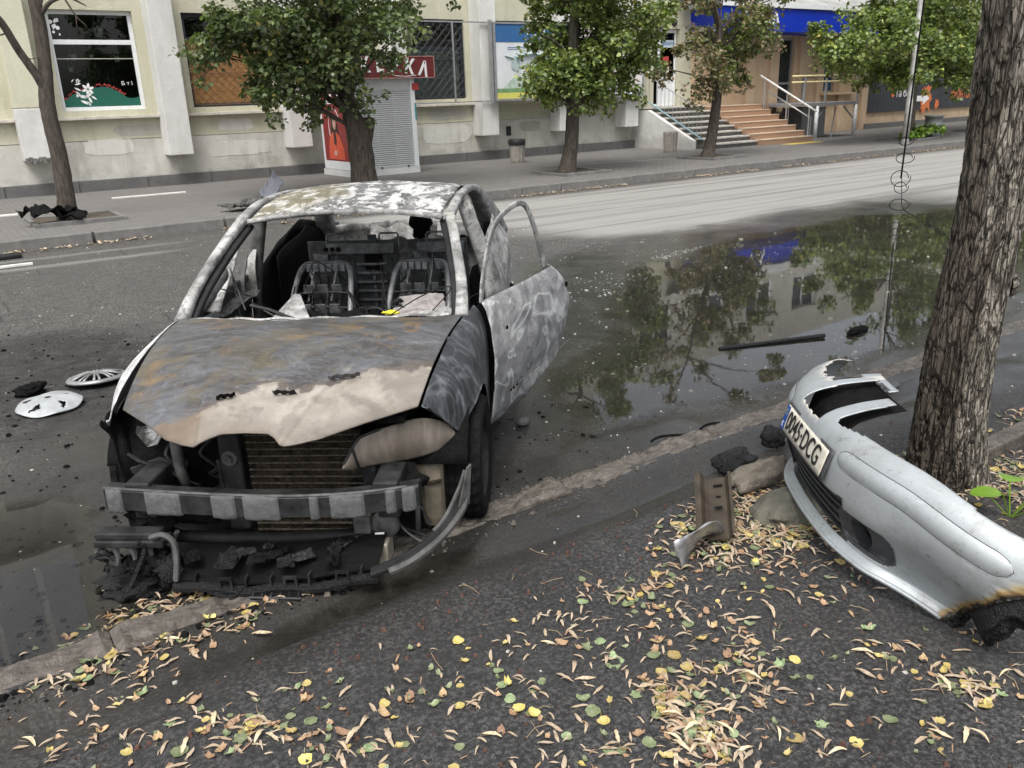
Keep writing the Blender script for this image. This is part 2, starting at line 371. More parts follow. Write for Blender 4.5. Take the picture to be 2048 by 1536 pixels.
g0 = G().box((0.006, 14.05, -0.05), (0.994, 14.195, 0.16)); k0 = g0.obj('kerb_stone', M_kerb, kerb, bevel=0.015); k0.location = (-6, 0, 0)
for i in range(-5, 52):
    k = copy_of(k0, kerb, (i, 0, random.uniform(-0.006, 0.006))); k.rotation_euler = (0, 0, random.uniform(-0.002, 0.002))
G().box((52, 14.05, -0.05), (260, 14.195, 0.155)).obj('kerb_run', M_kerb, kerb)
M_plinth = simple('plinth_grey', (0.115, 0.112, 0.11), 0.85, var=0.25, scale=4)
pl = structure('plinth_strip')
p0 = G().box((0.005, 21.80, 0.1), (1.495, 21.99, 0.40)).obj('plinth_stone', M_plinth, pl, bevel=0.01); p0.location = (-6, 0, 0)
for i in range(-3, 14): copy_of(p0, pl, (i * 1.5, 0, 0))
for i in range(22, 40): copy_of(p0, pl, (i * 1.5 + 0.5, 0, -0.04))
# yellow tactile mat at the foot of the stairs and faint paint lines
M_ytile = simple('yellow_tactile', (0.55, 0.40, 0.08), 0.8)
G().box((23.6, 17.9, 0.15), (25.3, 18.35, 0.156)).obj('tactile_strip', M_ytile, kind='structure')
M_wline = simple('worn_white_paint', (0.42, 0.41, 0.39), 0.85, var=0.3)
G().add([(13.6, 18.1, 0.1535), (19.2, 16.3, 0.1535), (19.2, 16.36, 0.1535), (13.6, 18.17, 0.1535)], [(0, 1, 2, 3)]).obj('painted_line', M_wline, kind='structure')
G().add([(25.5, 17.4, 0.1535), (33, 17.4, 0.1535), (33, 17.46, 0.1535), (25.5, 17.46, 0.1535)], [(0, 1, 2, 3)]).obj('painted_line', M_wline, kind='structure')

# near footway: broken asphalt with a washed-out edge
def z_walk(x, y):
    b = 0.045 + (n2(x, y, 0.7, 3, 4.0) - 0.5) * 0.03 + (n2(x, y, 5.0, 3, 6.0) - 0.5) * 0.010
    tr_ = np.clip(1 - np.abs(y - 2.64 - 0.03 * np.sin(x * 2.1)) / 0.16, 0, 1); b = b - 0.045 * tr_ * sstep(0.3, 0.6, n2(x, y * 0.3, 0.9, 2, 8.0) + 0.18) * sstep(7, 5, x)
    return b
def w_wet(x, y):
    nz = n2(x, y, 1.4, 4, 12.0) - 0.5
    return np.clip(np.maximum(sstep(2.0, 2.75, y + nz * 0.9), 0.35 * sstep(0.45, 0.65, n2(x, y, 0.8, 4, 13.0))), 0, 1)
def w_mud(x, y):
    nz = n2(x, y, 1.8, 4, 14.0) - 0.5
    soil = sstep(0.55, 0.40, np.hypot((x - 4.2) / 1.25, (y - 1.55) / 0.62) * 0.5 + nz * 0.25)
    return np.clip(np.maximum(sstep(2.35, 2.7, y + nz * 0.5) * 0.8, soil * 0.5), 0, 1)
xs2 = np.concatenate([np.linspace(-120, -3, 20), np.arange(-2.5, 7.5, 0.05), np.linspace(8, 30, 50), np.linspace(35, 260, 16)])
ys2 = np.concatenate([np.linspace(-60, -1.2, 14), np.arange(-1.0, 2.92, 0.04)])
walk = sheet('near_footway', xs2, ys2, z_walk, M_walk, dict(wet=w_wet, soot=lambda x, y: 0.35 * sstep(0.5, 0.7, n2(x, y, 1.1, 4, 15.0)), mud=w_mud)); tag(walk, kind='structure')
water_sheet('muddy_puddle', [(0.55, 2.53), (0.74, 2.66), (1.04, 2.70), (1.38, 2.72), (1.64, 2.74), (1.6, 2.64), (1.31, 2.60), (0.99, 2.58), (0.76, 2.54)], 0.034, 0.04, 3.0, 0.012, 0.05)
water_sheet('muddy_puddle', [(2.03, 2.83), (2.41, 2.87), (2.76, 2.84), (2.72, 2.78), (2.32, 2.74), (2.05, 2.75)], 0.036, 0.04, 4.0, 0.012, 0.05)
water_sheet('muddy_puddle', [(4.58, 2.90), (5.19, 2.90), (5.26, 2.8), (4.75, 2.7), (4.48, 2.72)], 0.038, 0.05, 5.0, 0.012, 0.05)
# crumbled near kerb, stone by stone
mk = Mat('crumbled_kerb'); nn = mk.noise(14, 7, 0.7, 0.4)
ck = mk.mix(mk.ramp(nn, [(0.32, 0), (0.68, 1)]), (0.042, 0.036, 0.03), (0.165, 0.147, 0.126))
ck = mk.mix(mk.ramp(mk.noise(45, 5, 0.7), [(0.5, 0), (0.75, 0.7)]), ck, (0.10, 0.075, 0.06))
M_ckerb = mk.bsdf(ck, mk.ramp(mk.noise(5, 4), [(0.4, 0.22), (0.6, 0.7)]), 0, mk.bump(mk.math('ADD', mk.noise(60, 5, 0.7), nn), 0.8, 0.012), 0.5)
nk = structure('near_kerb')
xk = -2.6; ik = 0
while xk < 22:
    L = random.uniform(0.75, 1.1); ruin = 0.75 if xk < 3.0 else (0.25 if xk < 9 else 0.15)
    us = np.linspace(0, 1, 34); vs = np.linspace(0, 1, 13); U, V = np.meshgrid(us, vs, indexing='ij')
    X = xk + 0.002 + U * (L - 0.004); Y = 2.835 + V * 0.19 + 0.015 * ruin * math.sin(xk * 5)
    P3 = np.stack([X, Y, np.zeros_like(X)], -1)
    prof = np.clip(np.minimum(V, 1 - V) / 0.10, 0, 1) ** 0.6 * (0.75 + 0.25 * np.clip(np.minimum(U, 1 - U) / 0.02, 0, 1))
    Z = -0.03 - 0.015 * sstep(0.3, -0.4, X) + prof * (0.080 + (fbm(P3, 9, 5) - 0.5) * 0.075 * ruin + (fbm(P3, 3, 3) - 0.5) * 0.06 * ruin + (fbm(P3, 30, 3) - 0.5) * 0.03)
    Y = Y + (fbm(P3 + 40, 6, 3) - 0.5) * 0.09 * ruin
    o = G().grid(np.stack([X, Y, Z], -1)).obj('kerb_stone', M_ckerb, nk, smooth=False)
    xk += L; ik += 1
# ================================================================== BUILDINGS
def stucco(name, c1, c2, stain=(0.25, 0.24, 0.21), sc=1.0, amt=0.5):
    m = Mat(name); big = m.noise(0.9 * sc, 6, 0.6, 0.3); med = m.noise(7, 6, 0.7); fine = m.voro(55, 'F1')
    c = m.mix(m.ramp(big, [(0.35, 0), (0.65, 1)]), c1, c2)
    drip = m.noise(3.0, 5, 0.6, 0.2, m.mapping((1.3, 1.3, 0.22)))
    c = m.mix(m.ramp(drip, [(0.52, 0.0), (0.75, amt)]), c, stain)
    c = m.mix(m.ramp(m.noise(1.7, 4, 0.55), [(0.50, 0.0), (0.53, 0.18), (0.8, 0.18)]), c, tuple(x * 0.8 for x in c2))
    zz = m.sep()[2]
    sp = m.math('ADD', m.math('MULTIPLY', zz, -1.1), m.math('MULTIPLY', m.noise(2.5, 5, 0.7), 1.8))
    c = m.mix(m.ramp(sp, [(0.30, 0.0), (0.75, 0.45)]), c, tuple(x * 0.75 for x in stain))
    c = m.mix(m.ramp(med, [(0.58, 0), (0.72, 0.25)]), c, stain)
    b = m.bump(m.math('ADD', fine, m.math('MULTIPLY', med, 1.5)), 0.7, 0.012)
    return m.bsdf(c, 0.92, 0, b, 0.2)
M_wframe = simple('white_frame', (0.72, 0.74, 0.76), 0.45, var=0.06)
M_wall = stucco('yellow_stucco', (0.50, 0.487, 0.365), (0.58, 0.567, 0.445), amt=0.35)
M_wall_low = stucco('beige_stucco', (0.47, 0.46, 0.415), (0.62, 0.605, 0.555), (0.24, 0.23, 0.19), 1.6, 0.55)
M_pil = stucco('white_stucco', (0.60, 0.60, 0.575), (0.70, 0.70, 0.675), (0.36, 0.35, 0.31), 1.3, 0.4)
M_pil_y = stucco('pale_yellow_stucco', (0.57, 0.565, 0.42), (0.63, 0.62, 0.49), (0.42, 0.40, 0.31), 1.3, 0.3)
M_orange = stucco('orange_stucco', (0.60, 0.44, 0.29), (0.67, 0.51, 0.355), (0.45, 0.34, 0.24), 1.0, 0.3)
M_sill = simple('sill_stone', (0.52, 0.49, 0.43), 0.8, var=0.2, scale=6)
M_dframe = simple('dark_frame', (0.035, 0.045, 0.06), 0.5)
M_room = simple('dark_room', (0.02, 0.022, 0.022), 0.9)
M_iron = simple('dark_iron', (0.03, 0.032, 0.035), 0.6, 0.3)
M_galv = simple('galvanised_steel', (0.42, 0.43, 0.44), 0.45, 0.7, var=0.15)
M_blackprint = simple('black_print', (0.012, 0.012, 0.013), 0.6)
M_white = simple('white_print', (0.80, 0.80, 0.80), 0.6, var=0.05)
M_red = simple('dark_red_print', (0.135, 0.02, 0.022), 0.5, var=0.1)
M_redbright = simple('red_print', (0.42, 0.05, 0.045), 0.55, var=0.1)
M_blue = simple('blue_print', (0.03, 0.12, 0.30), 0.5, var=0.06)
M_yellow = simple('yellow_print', (0.62, 0.60, 0.14), 0.55, var=0.08)
M_green = simple('green_film', (0.01, 0.105, 0.075), 0.5, var=0.05)
M_teal = simple('teal_print', (0.05, 0.26, 0.28), 0.5, var=0.1)
M_orng = simple('orange_print', (0.62, 0.17, 0.05), 0.55, var=0.1)
mg = Mat('window_glass'); frg = mg.n.new('ShaderNodeFresnel'); frg.inputs['IOR'].default_value = 1.5
gg = mg.n.new('ShaderNodeBsdfGlossy'); gg.inputs['Roughness'].default_value = 0.02; tg = mg.n.new('ShaderNodeBsdfTransparent'); tg.inputs['Color'].default_value = (0.80, 0.84, 0.82, 1)
mgx = mg.n.new('ShaderNodeMixShader'); mg.l.new(frg.outputs[0], mgx.inputs[0]); mg.l.new(tg.outputs[0], mgx.inputs[1]); mg.l.new(gg.outputs[0], mgx.inputs[2]); mg.l.new(mgx.outputs[0], mg.out.inputs[0])
M_glass = mg.m
M_bglass = simple('blue_tinted_glass', (0.04, 0.10, 0.17), 0.08, var=0.1, bump=0.0)

def wall_cells(g, x0, x1, z0, z1, y0, y1, holes):
    zc = sorted({z0, z1, *[h[k] for h in holes for k in (2, 3) if z0 < h[k] < z1]})
    for a, b in zip(zc[:-1], zc[1:]):
        hs_ = sorted([h for h in holes if h[2] < b - 1e-6 and h[3] > a + 1e-6]); x = x0
        for h in hs_:
            if h[0] > x: g.box((x, y0, a), (h[0], y1, b))
            x = max(x, h[1])
        if x < x1: g.box((x, y0, a), (x1, y1, b))

shop = thing('shop_building', 'long pale yellow stucco shop building with sloping white pilasters and barred windows', 'building', (10, 22, 0))
WIN = [(-0.1, 1.35), (3.0, 4.8), (5.89, 7.85), (8.9, 10.75), (11.9, 13.75), (14.75, 16.6), (17.6, 19.2)]
holes = [(a, b, 1.93, 4.06) for a, b in WIN] + [(21.30, 22.50, 1.44, 3.95)]
g = G(); wall_cells(g, -40, 23.1, 1.28, 4.75, 22.0, 22.5, holes); g.obj('wall', M_wall, shop, world=True)
g = G(); g.box((-40, 21.96, 0.1), (20.75, 22.48, 1.262)); g.obj('wall_base', M_wall_low, shop, world=True)
# upper storeys (seen in the water)
UPW = [(x, x + 1.7, z, z + 1.5) for z in (5.7, 8.9, 12.0) for x in [a * 2.97 + 0.05 for a in range(-9, 24)] if not (z > 8 and x < 1.2) and not (x > 31 and z < 8) and not (x > 17.5 and z > 8)]
g = G(); wall_cells(g, -40, 80, 4.752, 8.4, 22.0, 22.45, UPW); wall_cells(g, 1.25, 18.6, 8.4, 15, 22.0, 22.45, [h_ for h_ in UPW if h_[0] > 1.25]); g.obj('upper_wall', stucco('upper_stucco', (0.46, 0.45, 0.40), (0.54, 0.53, 0.47), (0.28, 0.27, 0.24)), shop, world=True)
gw = G().box((0, 22.2, 0), (1.7, 22.24, 1.5)); gf = G().box((0, 22.15, 0), (1.7, 22.26, 0.07)).box((0, 22.15, 1.43), (1.7, 22.26, 1.5)).box((0, 22.15, 0.071), (0.07, 22.26, 1.429)).box((1.63, 22.15, 0.071), (1.7, 22.26, 1.429)).box((0.82, 22.15, 0.071), (0.88, 22.26, 1.429))
w0 = None
for (a, b, z0, z1) in UPW:
    if not (-8 < a < 45): continue
    if w0 is None:
        w0 = gf.obj('upper_window_frame', M_wframe, shop, world=True); p0 = gw.obj('pane', M_dframe, w0, world=True); base = w0.location.copy(); first = (a, z0); w0.location = (a, 0, z0); continue
    c_ = copy_of(w0, shop, (a, 0, z0)); d_ = copy_of(p0, c_)
lo = G().box((-40, 21.7, 8.41), (1.24, 22.4, 8.75)).obj('parapet', M_pil, shop, world=True)
for x in (-3.0, -1.9, -0.8, 0.3): G().box((x, 21.75, 8.751), (x + 0.14, 21.9, 12.6)).obj('roof_post', M_wframe, lo, world=True)
# pilasters
PX = [-0.95, 2.27, 5.30, 8.33, 11.30, 14.20, 17.05, 19.80]
for i, x in enumerate(PX):
    a, b = x - 0.28, x + 0.28; zb = 0.86 if x > 3 else 0.93
    def pil(z0, z1, mat, nm):
        g = G(); y0 = 21.42
        ch = 0.03
        v = [(a, y0, z0), (b, y0, z0), (b, 21.998, z0), (a, 21.998, z0), (a, y0, z1), (b, y0, z1), (b, 21.998, z1), (a, 21.998, z1)]
        if nm == 'pilaster_foot': v[0] = (a, y0 + 0.02, z0 + 0.0); v[3] = (a, 21.998, z0 - 0.02)
        g.add(v, [(0, 3, 2, 1), (4, 5, 6, 7), (0, 1, 5, 4), (1, 2, 6, 5), (2, 3, 7, 6), (3, 0, 4, 7)])
        return g.obj(nm, mat, shop, world=True, bevel=0.02)
    if i in (1,):
        pil(2.02, 4.3, M_pil_y, 'pilaster'); pil(zb, 2.018, M_pil, 'pilaster_foot'); pil(4.302, 4.74, M_pil, 'pilaster_head')
    else: pil(zb, 4.74, M_pil, 'pilaster')
# chipped end of the left pilaster
Pb = []
g = G()
for k in range(9):
    x = 2.0 + k * 0.065; g.box((x, 21.40, 0.90 + 0.03 * math.sin(k * 2.3)), (x + 0.075, 21.6, 0.99 + 0.02 * math.sin(k * 1.7)))
g.obj('broken_edge', M_kerb, shop, world=True)
# repair patches and stains on the wall base
M_patch = [stucco('repair_patch_a', (0.60, 0.595, 0.55), (0.66, 0.65, 0.60)), stucco('repair_patch_b', (0.40, 0.39, 0.345), (0.48, 0.465, 0.41))]
prg = np.random.default_rng(4)
for k, (px_, pz_, pw, ph_) in enumerate(((3.3, 0.95, 1.0, 0.34), (4.0, 1.34, 1.2, 0.24), (6.1, 0.75, 1.5, 0.35), (9.2, 0.6, 0.9, 0.45), (12.2, 0.7, 1.6, 0.5), (15.6, 0.9, 0.8, 0.3), (6.4, 1.36, 0.9, 0.26), (12.4, 1.35, 1.3, 0.3))):
    n_ = 18; t_ = np.linspace(0, 2 * np.pi, n_, endpoint=False); r_ = 1 + prg.uniform(-0.10, 0.10, n_); cx, sx = np.cos(t_), np.sin(t_); q = 5.0
    pts_ = [(px_ + pw / 2 + np.sign(c) * abs(c) ** (2 / q) * pw / 2 * r, pz_ + ph_ / 2 + np.sign(s) * abs(s) ** (2 / q) * ph_ / 2 * r) for c, s, r in zip(cx, sx, r_)]
    yy = 21.998 if pz_ > 1.27 else 21.958
    G().prism(pts_, lambda x, z: (x, yy, z), lambda x, z: (x, yy - 0.004, z)).obj('plaster_patch', M_patch[k % 2], shop, world=True)
# sills
for k, (a, b) in enumerate(WIN):
    xl = PX[k] + 0.282; xr = PX[k + 1] - 0.282 if k + 1 < len(PX) else 20.7
    n = 3; st = [xl + (xr - xl) * j / n for j in range(n + 1)]
    for j in range(n): G().box((st[j] + 0.003, 21.82, 1.735), (st[j + 1] - 0.003, 22.2, 1.80 + 0.004 * (j % 2))).obj('sill_slab', M_sill, shop, world=True, bevel=0.008)
    G().box((a - 0.1, 21.985, 1.80), (b + 0.1, 22.3, 1.925)).obj('sill_apron', M_wall, shop, world=True)

def window(a, b, z0, z1, frame, mid, lab=None, fw_=0.085, y=22.12):
    g = G(); g.box((a, y, z0), (b, y + 0.09, z0 + fw_)).box((a, y, z1 - fw_), (b, y + 0.09, z1)).box((a, y, z0 + fw_ + .001), (a + fw_, y + 0.09, z1 - fw_ - .001)).box((b - fw_, y, z0 + fw_ + .001), (b, y + 0.09, z1 - fw_ - .001))
    if mid: g.box((a + fw_ + .001, y + 0.004, mid - 0.05), (b - fw_ - .001, y + 0.086, mid + 0.05))
    w_ = g.obj('window', frame, shop, world=True, bevel=0.006)
    G().box((a + fw_, y + 0.05, z0 + fw_), (b - fw_, y + 0.058, z1 - fw_)).obj('pane', M_glass, w_, world=True)
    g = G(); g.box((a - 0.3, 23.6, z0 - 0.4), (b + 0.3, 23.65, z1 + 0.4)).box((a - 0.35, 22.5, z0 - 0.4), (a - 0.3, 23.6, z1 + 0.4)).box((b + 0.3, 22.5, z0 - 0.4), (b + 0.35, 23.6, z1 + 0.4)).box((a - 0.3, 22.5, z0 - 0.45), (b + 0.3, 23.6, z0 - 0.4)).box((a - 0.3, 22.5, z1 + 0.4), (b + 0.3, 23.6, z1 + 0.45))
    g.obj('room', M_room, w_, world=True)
    return w_
# window 1: florist window with films, pots on cords behind the glass
w1 = window(3.0, 4.8, 1.93, 4.06, M_wframe, 3.40)
M_pot = simple('white_pot', (0.55, 0.56, 0.56), 0.5)
Y1 = 22.166
g = G(); pts = [(3.09, 2.02)] + [(x, z) for x, z in catmull([(3.09, 2.16), (3.35, 2.32), (3.75, 2.42), (4.02, 2.44), (4.25, 2.34), (4.45, 2.20), (4.6, 2.19), (4.714, 2.22)], 5)] + [(4.714, 2.02)]
g.prism(pts, lambda x, z: (x, Y1, z), lambda x, z: (x, Y1 - 0.003, z)); g.obj('green_film', M_green, w1, world=True)
g = G(); edge = catmull([(3.12, 2.2), (3.35, 2.35), (3.75, 2.45), (4.02, 2.47), (4.25, 2.37), (4.4, 2.26)], 9)
for k, (x, z) in enumerate(edge):
    r = random.uniform(0.008, 0.022); zz = z + random.uniform(-0.02, 0.035)
    g.prism([(x + r * math.cos(t), zz + r * math.sin(t)) for t in np.linspace(0, 6.28, 6)[:-1]], lambda x, z: (x, Y1 - 0.004, z), lambda x, z: (x, Y1 - 0.006, z))
g.obj('red_dots', M_redbright, w1, world=True)
g = G()
def petal(cx, cz, L, wd, ang, y=Y1 - 0.008):
    p = [(0, 0), (L * 0.35, wd * 0.5), (L * 0.7, wd * 0.42), (L, 0), (L * 0.7, -wd * 0.42), (L * 0.35, -wd * 0.5)]
    p = [(cx + x * math.cos(ang) - z * math.sin(ang), cz + x * math.sin(ang) + z * math.cos(ang)) for x, z in p]
    g.prism(p, lambda x, z: (x, y, z), lambda x, z: (x, y - 0.002, z))
fx, fz = 3.62, 2.40
for k in range(6): petal(fx + 0.012 * math.cos(k * 1.047 + .3), fz + 0.012 * math.sin(k * 1.047 + .3), 0.13, 0.062, k * 1.047 + 0.3)
for k in range(5): petal(3.44 + 0.006 * math.cos(k * 1.256), 2.58 + 0.006 * math.sin(k * 1.256), 0.05, 0.025, k * 1.256)
for (x, z, L, wd, a_) in [(3.36, 2.50, .14, .035, .2), (3.34, 2.44, .16, .04, -.5), (3.36, 2.36, .15, .05, -.9), (3.40, 2.26, .20, .07, -.2), (3.52, 2.22, .20, .06, .5), (3.42, 2.16, .22, .06, -.45), (3.60, 2.24, .16, .05, -1.2), (3.66, 2.26, .15, .04, -.7), (3.30, 2.55, .09, .02, .9), (3.56, 2.14, .12, .05, -1.0), (3.36, 2.22, .12, .05, 1.2)]: petal(x, z, L, wd, a_)
g.obj('flower_print', M_white, w1, world=True)
g = G()
for k in range(16):
    x, z, r = 3.10 + random.uniform(0, 0.2), random.uniform(3.50, 3.93), random.choice([0.012, 0.018, 0.03, 0.042])
    g.prism([(x + r * math.cos(t), z + r * math.sin(t)) for t in np.linspace(0, 6.28, 11)[:-1]], lambda x, z: (x, Y1 - 0.001 - 0.0004 * k, z), lambda x, z: (x, Y1 - 0.003 - 0.0004 * k, z))
g.obj('dot_print', M_white, w1, world=True)
text_part('lettering', 'Б т і', 0.11, face_street(4.48, Y1 - 0.004, 2.51), M_white, w1, 0.001, sx=1.2)
G().box((3.09, Y1 - 0.004, 3.045), (4.71, Y1, 3.06)).obj('film_strip', M_sill, w1, world=True)
pots = G()
for (x, z, s) in [(4.12, 3.62, 1.5), (3.5, 3.10, 1.05), (3.88, 3.12, 0.7), (4.42, 3.06, 1.0), (3.40, 2.84, 0.85)]:
    p = thing('hanging_pot', 'white plant pot hanging inside the florist window, %s' % {1.5: 'largest and topmost', 1.05: 'left of a row', 0.7: 'smallest one', 1.0: 'right of a row', 0.85: 'lowest one'}[s], 'plant pot', (x, 22.5, z), group='pots hanging in the florist window')
    G().lathe([(0.03 * s, -0.06 * s), (0.05 * s, -0.06 * s), (0.072 * s, 0.05 * s), (0.078 * s, 0.06 * s), (0.06 * s, 0.055 * s)], seg=14).obj('pot', M_pot, p, smooth=True)
    gc = G()
    for dx in (-0.065, 0.065): gc.tube([(dx * s, 0, 0.05 * s), (0, 0, 0.42 * s)], 0.003, 4)
    gc.obj('cord', M_pot, p)
    gl_ = G()
    for k in range(22):
        a_ = random.uniform(0, 6.28); L = random.uniform(0.05, 0.22) * s; dz = random.uniform(-0.15, 0.14) * s
        gl_.add([(0, 0, 0.05 * s), (math.cos(a_) * L * .6, math.sin(a_) * L * .6, 0.09 * s + dz * .4), (math.cos(a_) * L, math.sin(a_) * L, 0.06 * s + dz), (math.cos(a_ + .25) * L * .6, math.sin(a_ + .25) * L * .6, 0.07 * s + dz * .4)], [(0, 1, 2, 3)])
    gl_.obj('plant', simple('indoor_leaf', (0.03, 0.07, 0.025)) if 'indoor_leaf' not in bpy.data.materials else bpy.data.materials['indoor_leaf'], p)
# window 2: chipboard behind a wire grille
w2 = window(5.89, 7.85, 1.93, 4.06, M_dframe, 3.48)
mo = Mat('brown_board'); br = mo.mix(mo.ramp(mo.voro(42, 'F1'), [(0.1, 0), (0.8, 1)]), (0.24, 0.115, 0.035), (0.40, 0.22, 0.085)); br = mo.mix(mo.ramp(mo.noise(18, 6, .7), [(0.4, 0), (0.7, .7)]), br, (0.17, 0.08, 0.03))
M_board = mo.bsdf(br, 0.6, 0, mo.bump(mo.voro(30, 'F1'), 0.5, 0.01))
G().box((5.98, 22.135, 2.0), (7.76, 22.155, 3.43)).obj('board', M_board, w2, world=True)
def grille(a, b, z0, z1, y, pitch, r, parent, mat):
    g = G(); n = int((b - a + z1 - z0) / pitch) + 1; h = z1 - z0
    for k in range(n):
        s = k * pitch
        for sg in (0, 1):
            # diagonal clipped to the rectangle
            x0, x1 = s - h, s; zz0, zz1 = 0, h
            p, q = [x0, zz0], [x1, zz1]
            W_ = b - a
            if q[0] < 0 or p[0] > W_: continue
            if p[0] < 0: p = [0, -x0]
            if q[0] > W_: q = [W_, h - (x1 - W_)]
            P = [(p[0], p[1]), (q[0], q[1])]
            if sg: P = [(W_ - u, v) for u, v in P]
            (u0, v0), (u1, v1) = P
            m_ = max(1, int(abs(u1 - u0) / (pitch / 2)))
            pts_ = [(a + u0 + (u1 - u0) * t / m_, y + (0.006 if sg else 0) , z0 + v0 + (v1 - v0) * t / m_) for t in range(m_ + 1)]
            g.tube(pts_, r, 4)
    for zz in (z0, (z0 + z1) / 2, z1): g.tube([(a, y - 0.008, zz), (b, y - 0.008, zz)], r * 1.6, 4)
    for xx in (a, b): g.tube([(xx, y - 0.008, z0), (xx, y - 0.008, z1)], r * 1.6, 4)
    return g.obj('grille', mat, parent, world=True)
grille(5.95, 7.8, 1.98, 3.46, 22.10, 0.21, 0.006, w2, simple('rusty_wire', (0.14, 0.075, 0.035), 0.8))
w3b = window(8.9, 10.75, 1.93, 4.06, M_dframe, 3.48)
w3 = window(11.9, 13.75, 1.93, 4.06, M_dframe, 3.30)
M_blind = simple('grey_blind', (0.52, 0.54, 0.56), 0.7, var=0.2, scale=3)
G().box((11.99, 22.185, 2.0), (13.66, 22.195, 3.25)).obj('blind', M_blind, w3, world=True)
grille(11.93, 13.72, 1.97, 4.03, 22.06, 0.24, 0.010, w3, M_iron)
gs = G()
for k in range(6):
    for j in range(5):
        x = 12.05 + j * 0.35 + (k % 2) * 0.1; z = 2.15 + k * 0.33
        gs.tube([(x, 22.05, z), (x + .05, 22.05, z + .05), (x + .1, 22.05, z), (x + .15, 22.05, z + .05), (x + .2, 22.05, z)], 0.008, 4)
gs.obj('scrollwork', M_iron, w3, world=True, kind='stuff')
for a, b in (WIN[0], WIN[5], WIN[6]): window(a, b, 1.93, 4.06, M_dframe, 3.48)
# thin steel frame in front of window 3 and the billboard on its own frame
bf = thing('advert_frame', 'thin galvanised steel frame standing before the barred window left of the billboard', 'frame', (12.9, 21.3, 1.8))
g = G()
for x in (11.1, 12.95, 14.18): g.box((x - 0.02, 21.30, 1.82), (x + 0.02, 21.34, 3.95))
for z in (1.83, 3.94): g.box((11.0, 21.345, z - 0.018), (14.2, 21.38, z + 0.018))
g.obj('tube_frame', M_galv, bf, world=True)
bb = thing('billboard', 'large billboard with blue header and green safety picture partly behind the second leafy tree', 'billboard', (17, 21.25, 1.8))
G().box((14.30, 21.22, 1.87), (20.02, 21.30, 3.90)).obj('panel', simple('billboard_white', (0.66, 0.69, 0.71), 0.5, var=0.08, scale=2), bb, world=True)
g = G().box((14.22, 21.19, 1.82), (20.08, 21.32, 1.868)).box((14.22, 21.19, 3.902), (20.08, 21.32, 3.95)).box((14.22, 21.19, 1.869), (14.298, 21.32, 3.901)).box((20.022, 21.19, 1.869), (20.08, 21.32, 3.901)).box((14.12, 21.2, 1.75), (14.19, 21.3, 4.0))
g.obj('frame', M_galv, bb, world=True)
G().box((14.31, 21.212, 3.42), (17.10, 21.219, 3.895)).obj('header', M_blue, bb, world=True)
text_part('lettering', 'ЗЕЛ', 0.34, face_street(15.75, 21.206, 3.69), M_white, bb, 0.002, bold=0.012)
text_part('lettering', 'ПРО', 0.14, face_street(16.0, 21.206, 3.49), M_white, bb, 0.002, bold=0.005)
G().box((14.72, 21.214, 3.27), (15.35, 21.219, 3.285)).box((14.72, 21.214, 3.22), (15.15, 21.219, 3.235)).obj('small_print', M_blue, bb, world=True)
G().prism([(14.45, 2.1), (15.0, 2.55), (15.55, 2.1)], lambda x, z: (x, 21.218, z), lambda x, z: (x, 21.214, z)).obj('tent_picture', simple('pale_green_print', (0.42, 0.52, 0.45)), bb, world=True)
G().box((14.31, 21.212, 2.05), (17.1, 21.2175, 2.16)).obj('grass_band', simple('grass_print', (0.16, 0.30, 0.13)), bb, world=True)
G().box((14.31, 21.212, 1.88), (16.02, 21.2175, 2.045)).obj('yellow_band', M_yellow, bb, world=True)
G().box((16.03, 21.212, 1.88), (18.2, 21.2175, 2.045)).obj('blue_box', M_blue, bb, world=True)
text_part('lettering', '«ПЕРЕ', 0.15, face_street(16.75, 21.206, 1.965), M_white, bb, 0.002)
G().prism([(15.5, 2.12), (15.72, 2.62), (15.95, 2.12)], lambda x, z: (x, 21.212, z), lambda x, z: (x, 21.208, z)).obj('marker_cone', M_yellow, bb, world=True)
text_part('lettering', '3', 0.34, face_street(15.73, 21.203, 2.36), M_blackprint, bb, 0.002)
G().tube([(14.62, 21.21, 3.05), (14.9, 21.21, 2.98)], 0.035, 6, flat=0.12).tube([(15.0, 21.212, 3.0), (15.3, 21.212, 3.08), (15.7, 21.212, 3.1), (16.1, 21.212, 2.9), (16.5, 21.212, 2.6), (16.6, 21.212, 2.5)], 0.09, 8, flat=0.08).obj('tool_picture', M_teal, bb, world=True)
g = G()
for k, (r, z) in enumerate([(0.16, 2.80), (0.12, 2.93)]): g.prism([(14.98 + r * math.cos(t), z + r * math.sin(t)) for t in np.linspace(0, 6.28, 19)[:-1]], lambda x, z: (x, 21.2065 - k * .003, z), lambda x, z: (x, 21.205 - k * .003, z))
g.obj('bulb_picture', simple('grey_print', (0.38, 0.48, 0.48)), bb, world=True)
G().box((17.2, 21.212, 2.06), (19.98, 21.2175, 3.89)).obj('right_poster', simple('pale_poster', (0.66, 0.62, 0.60), 0.6, var=0.2, scale=1.5), bb, world=True)
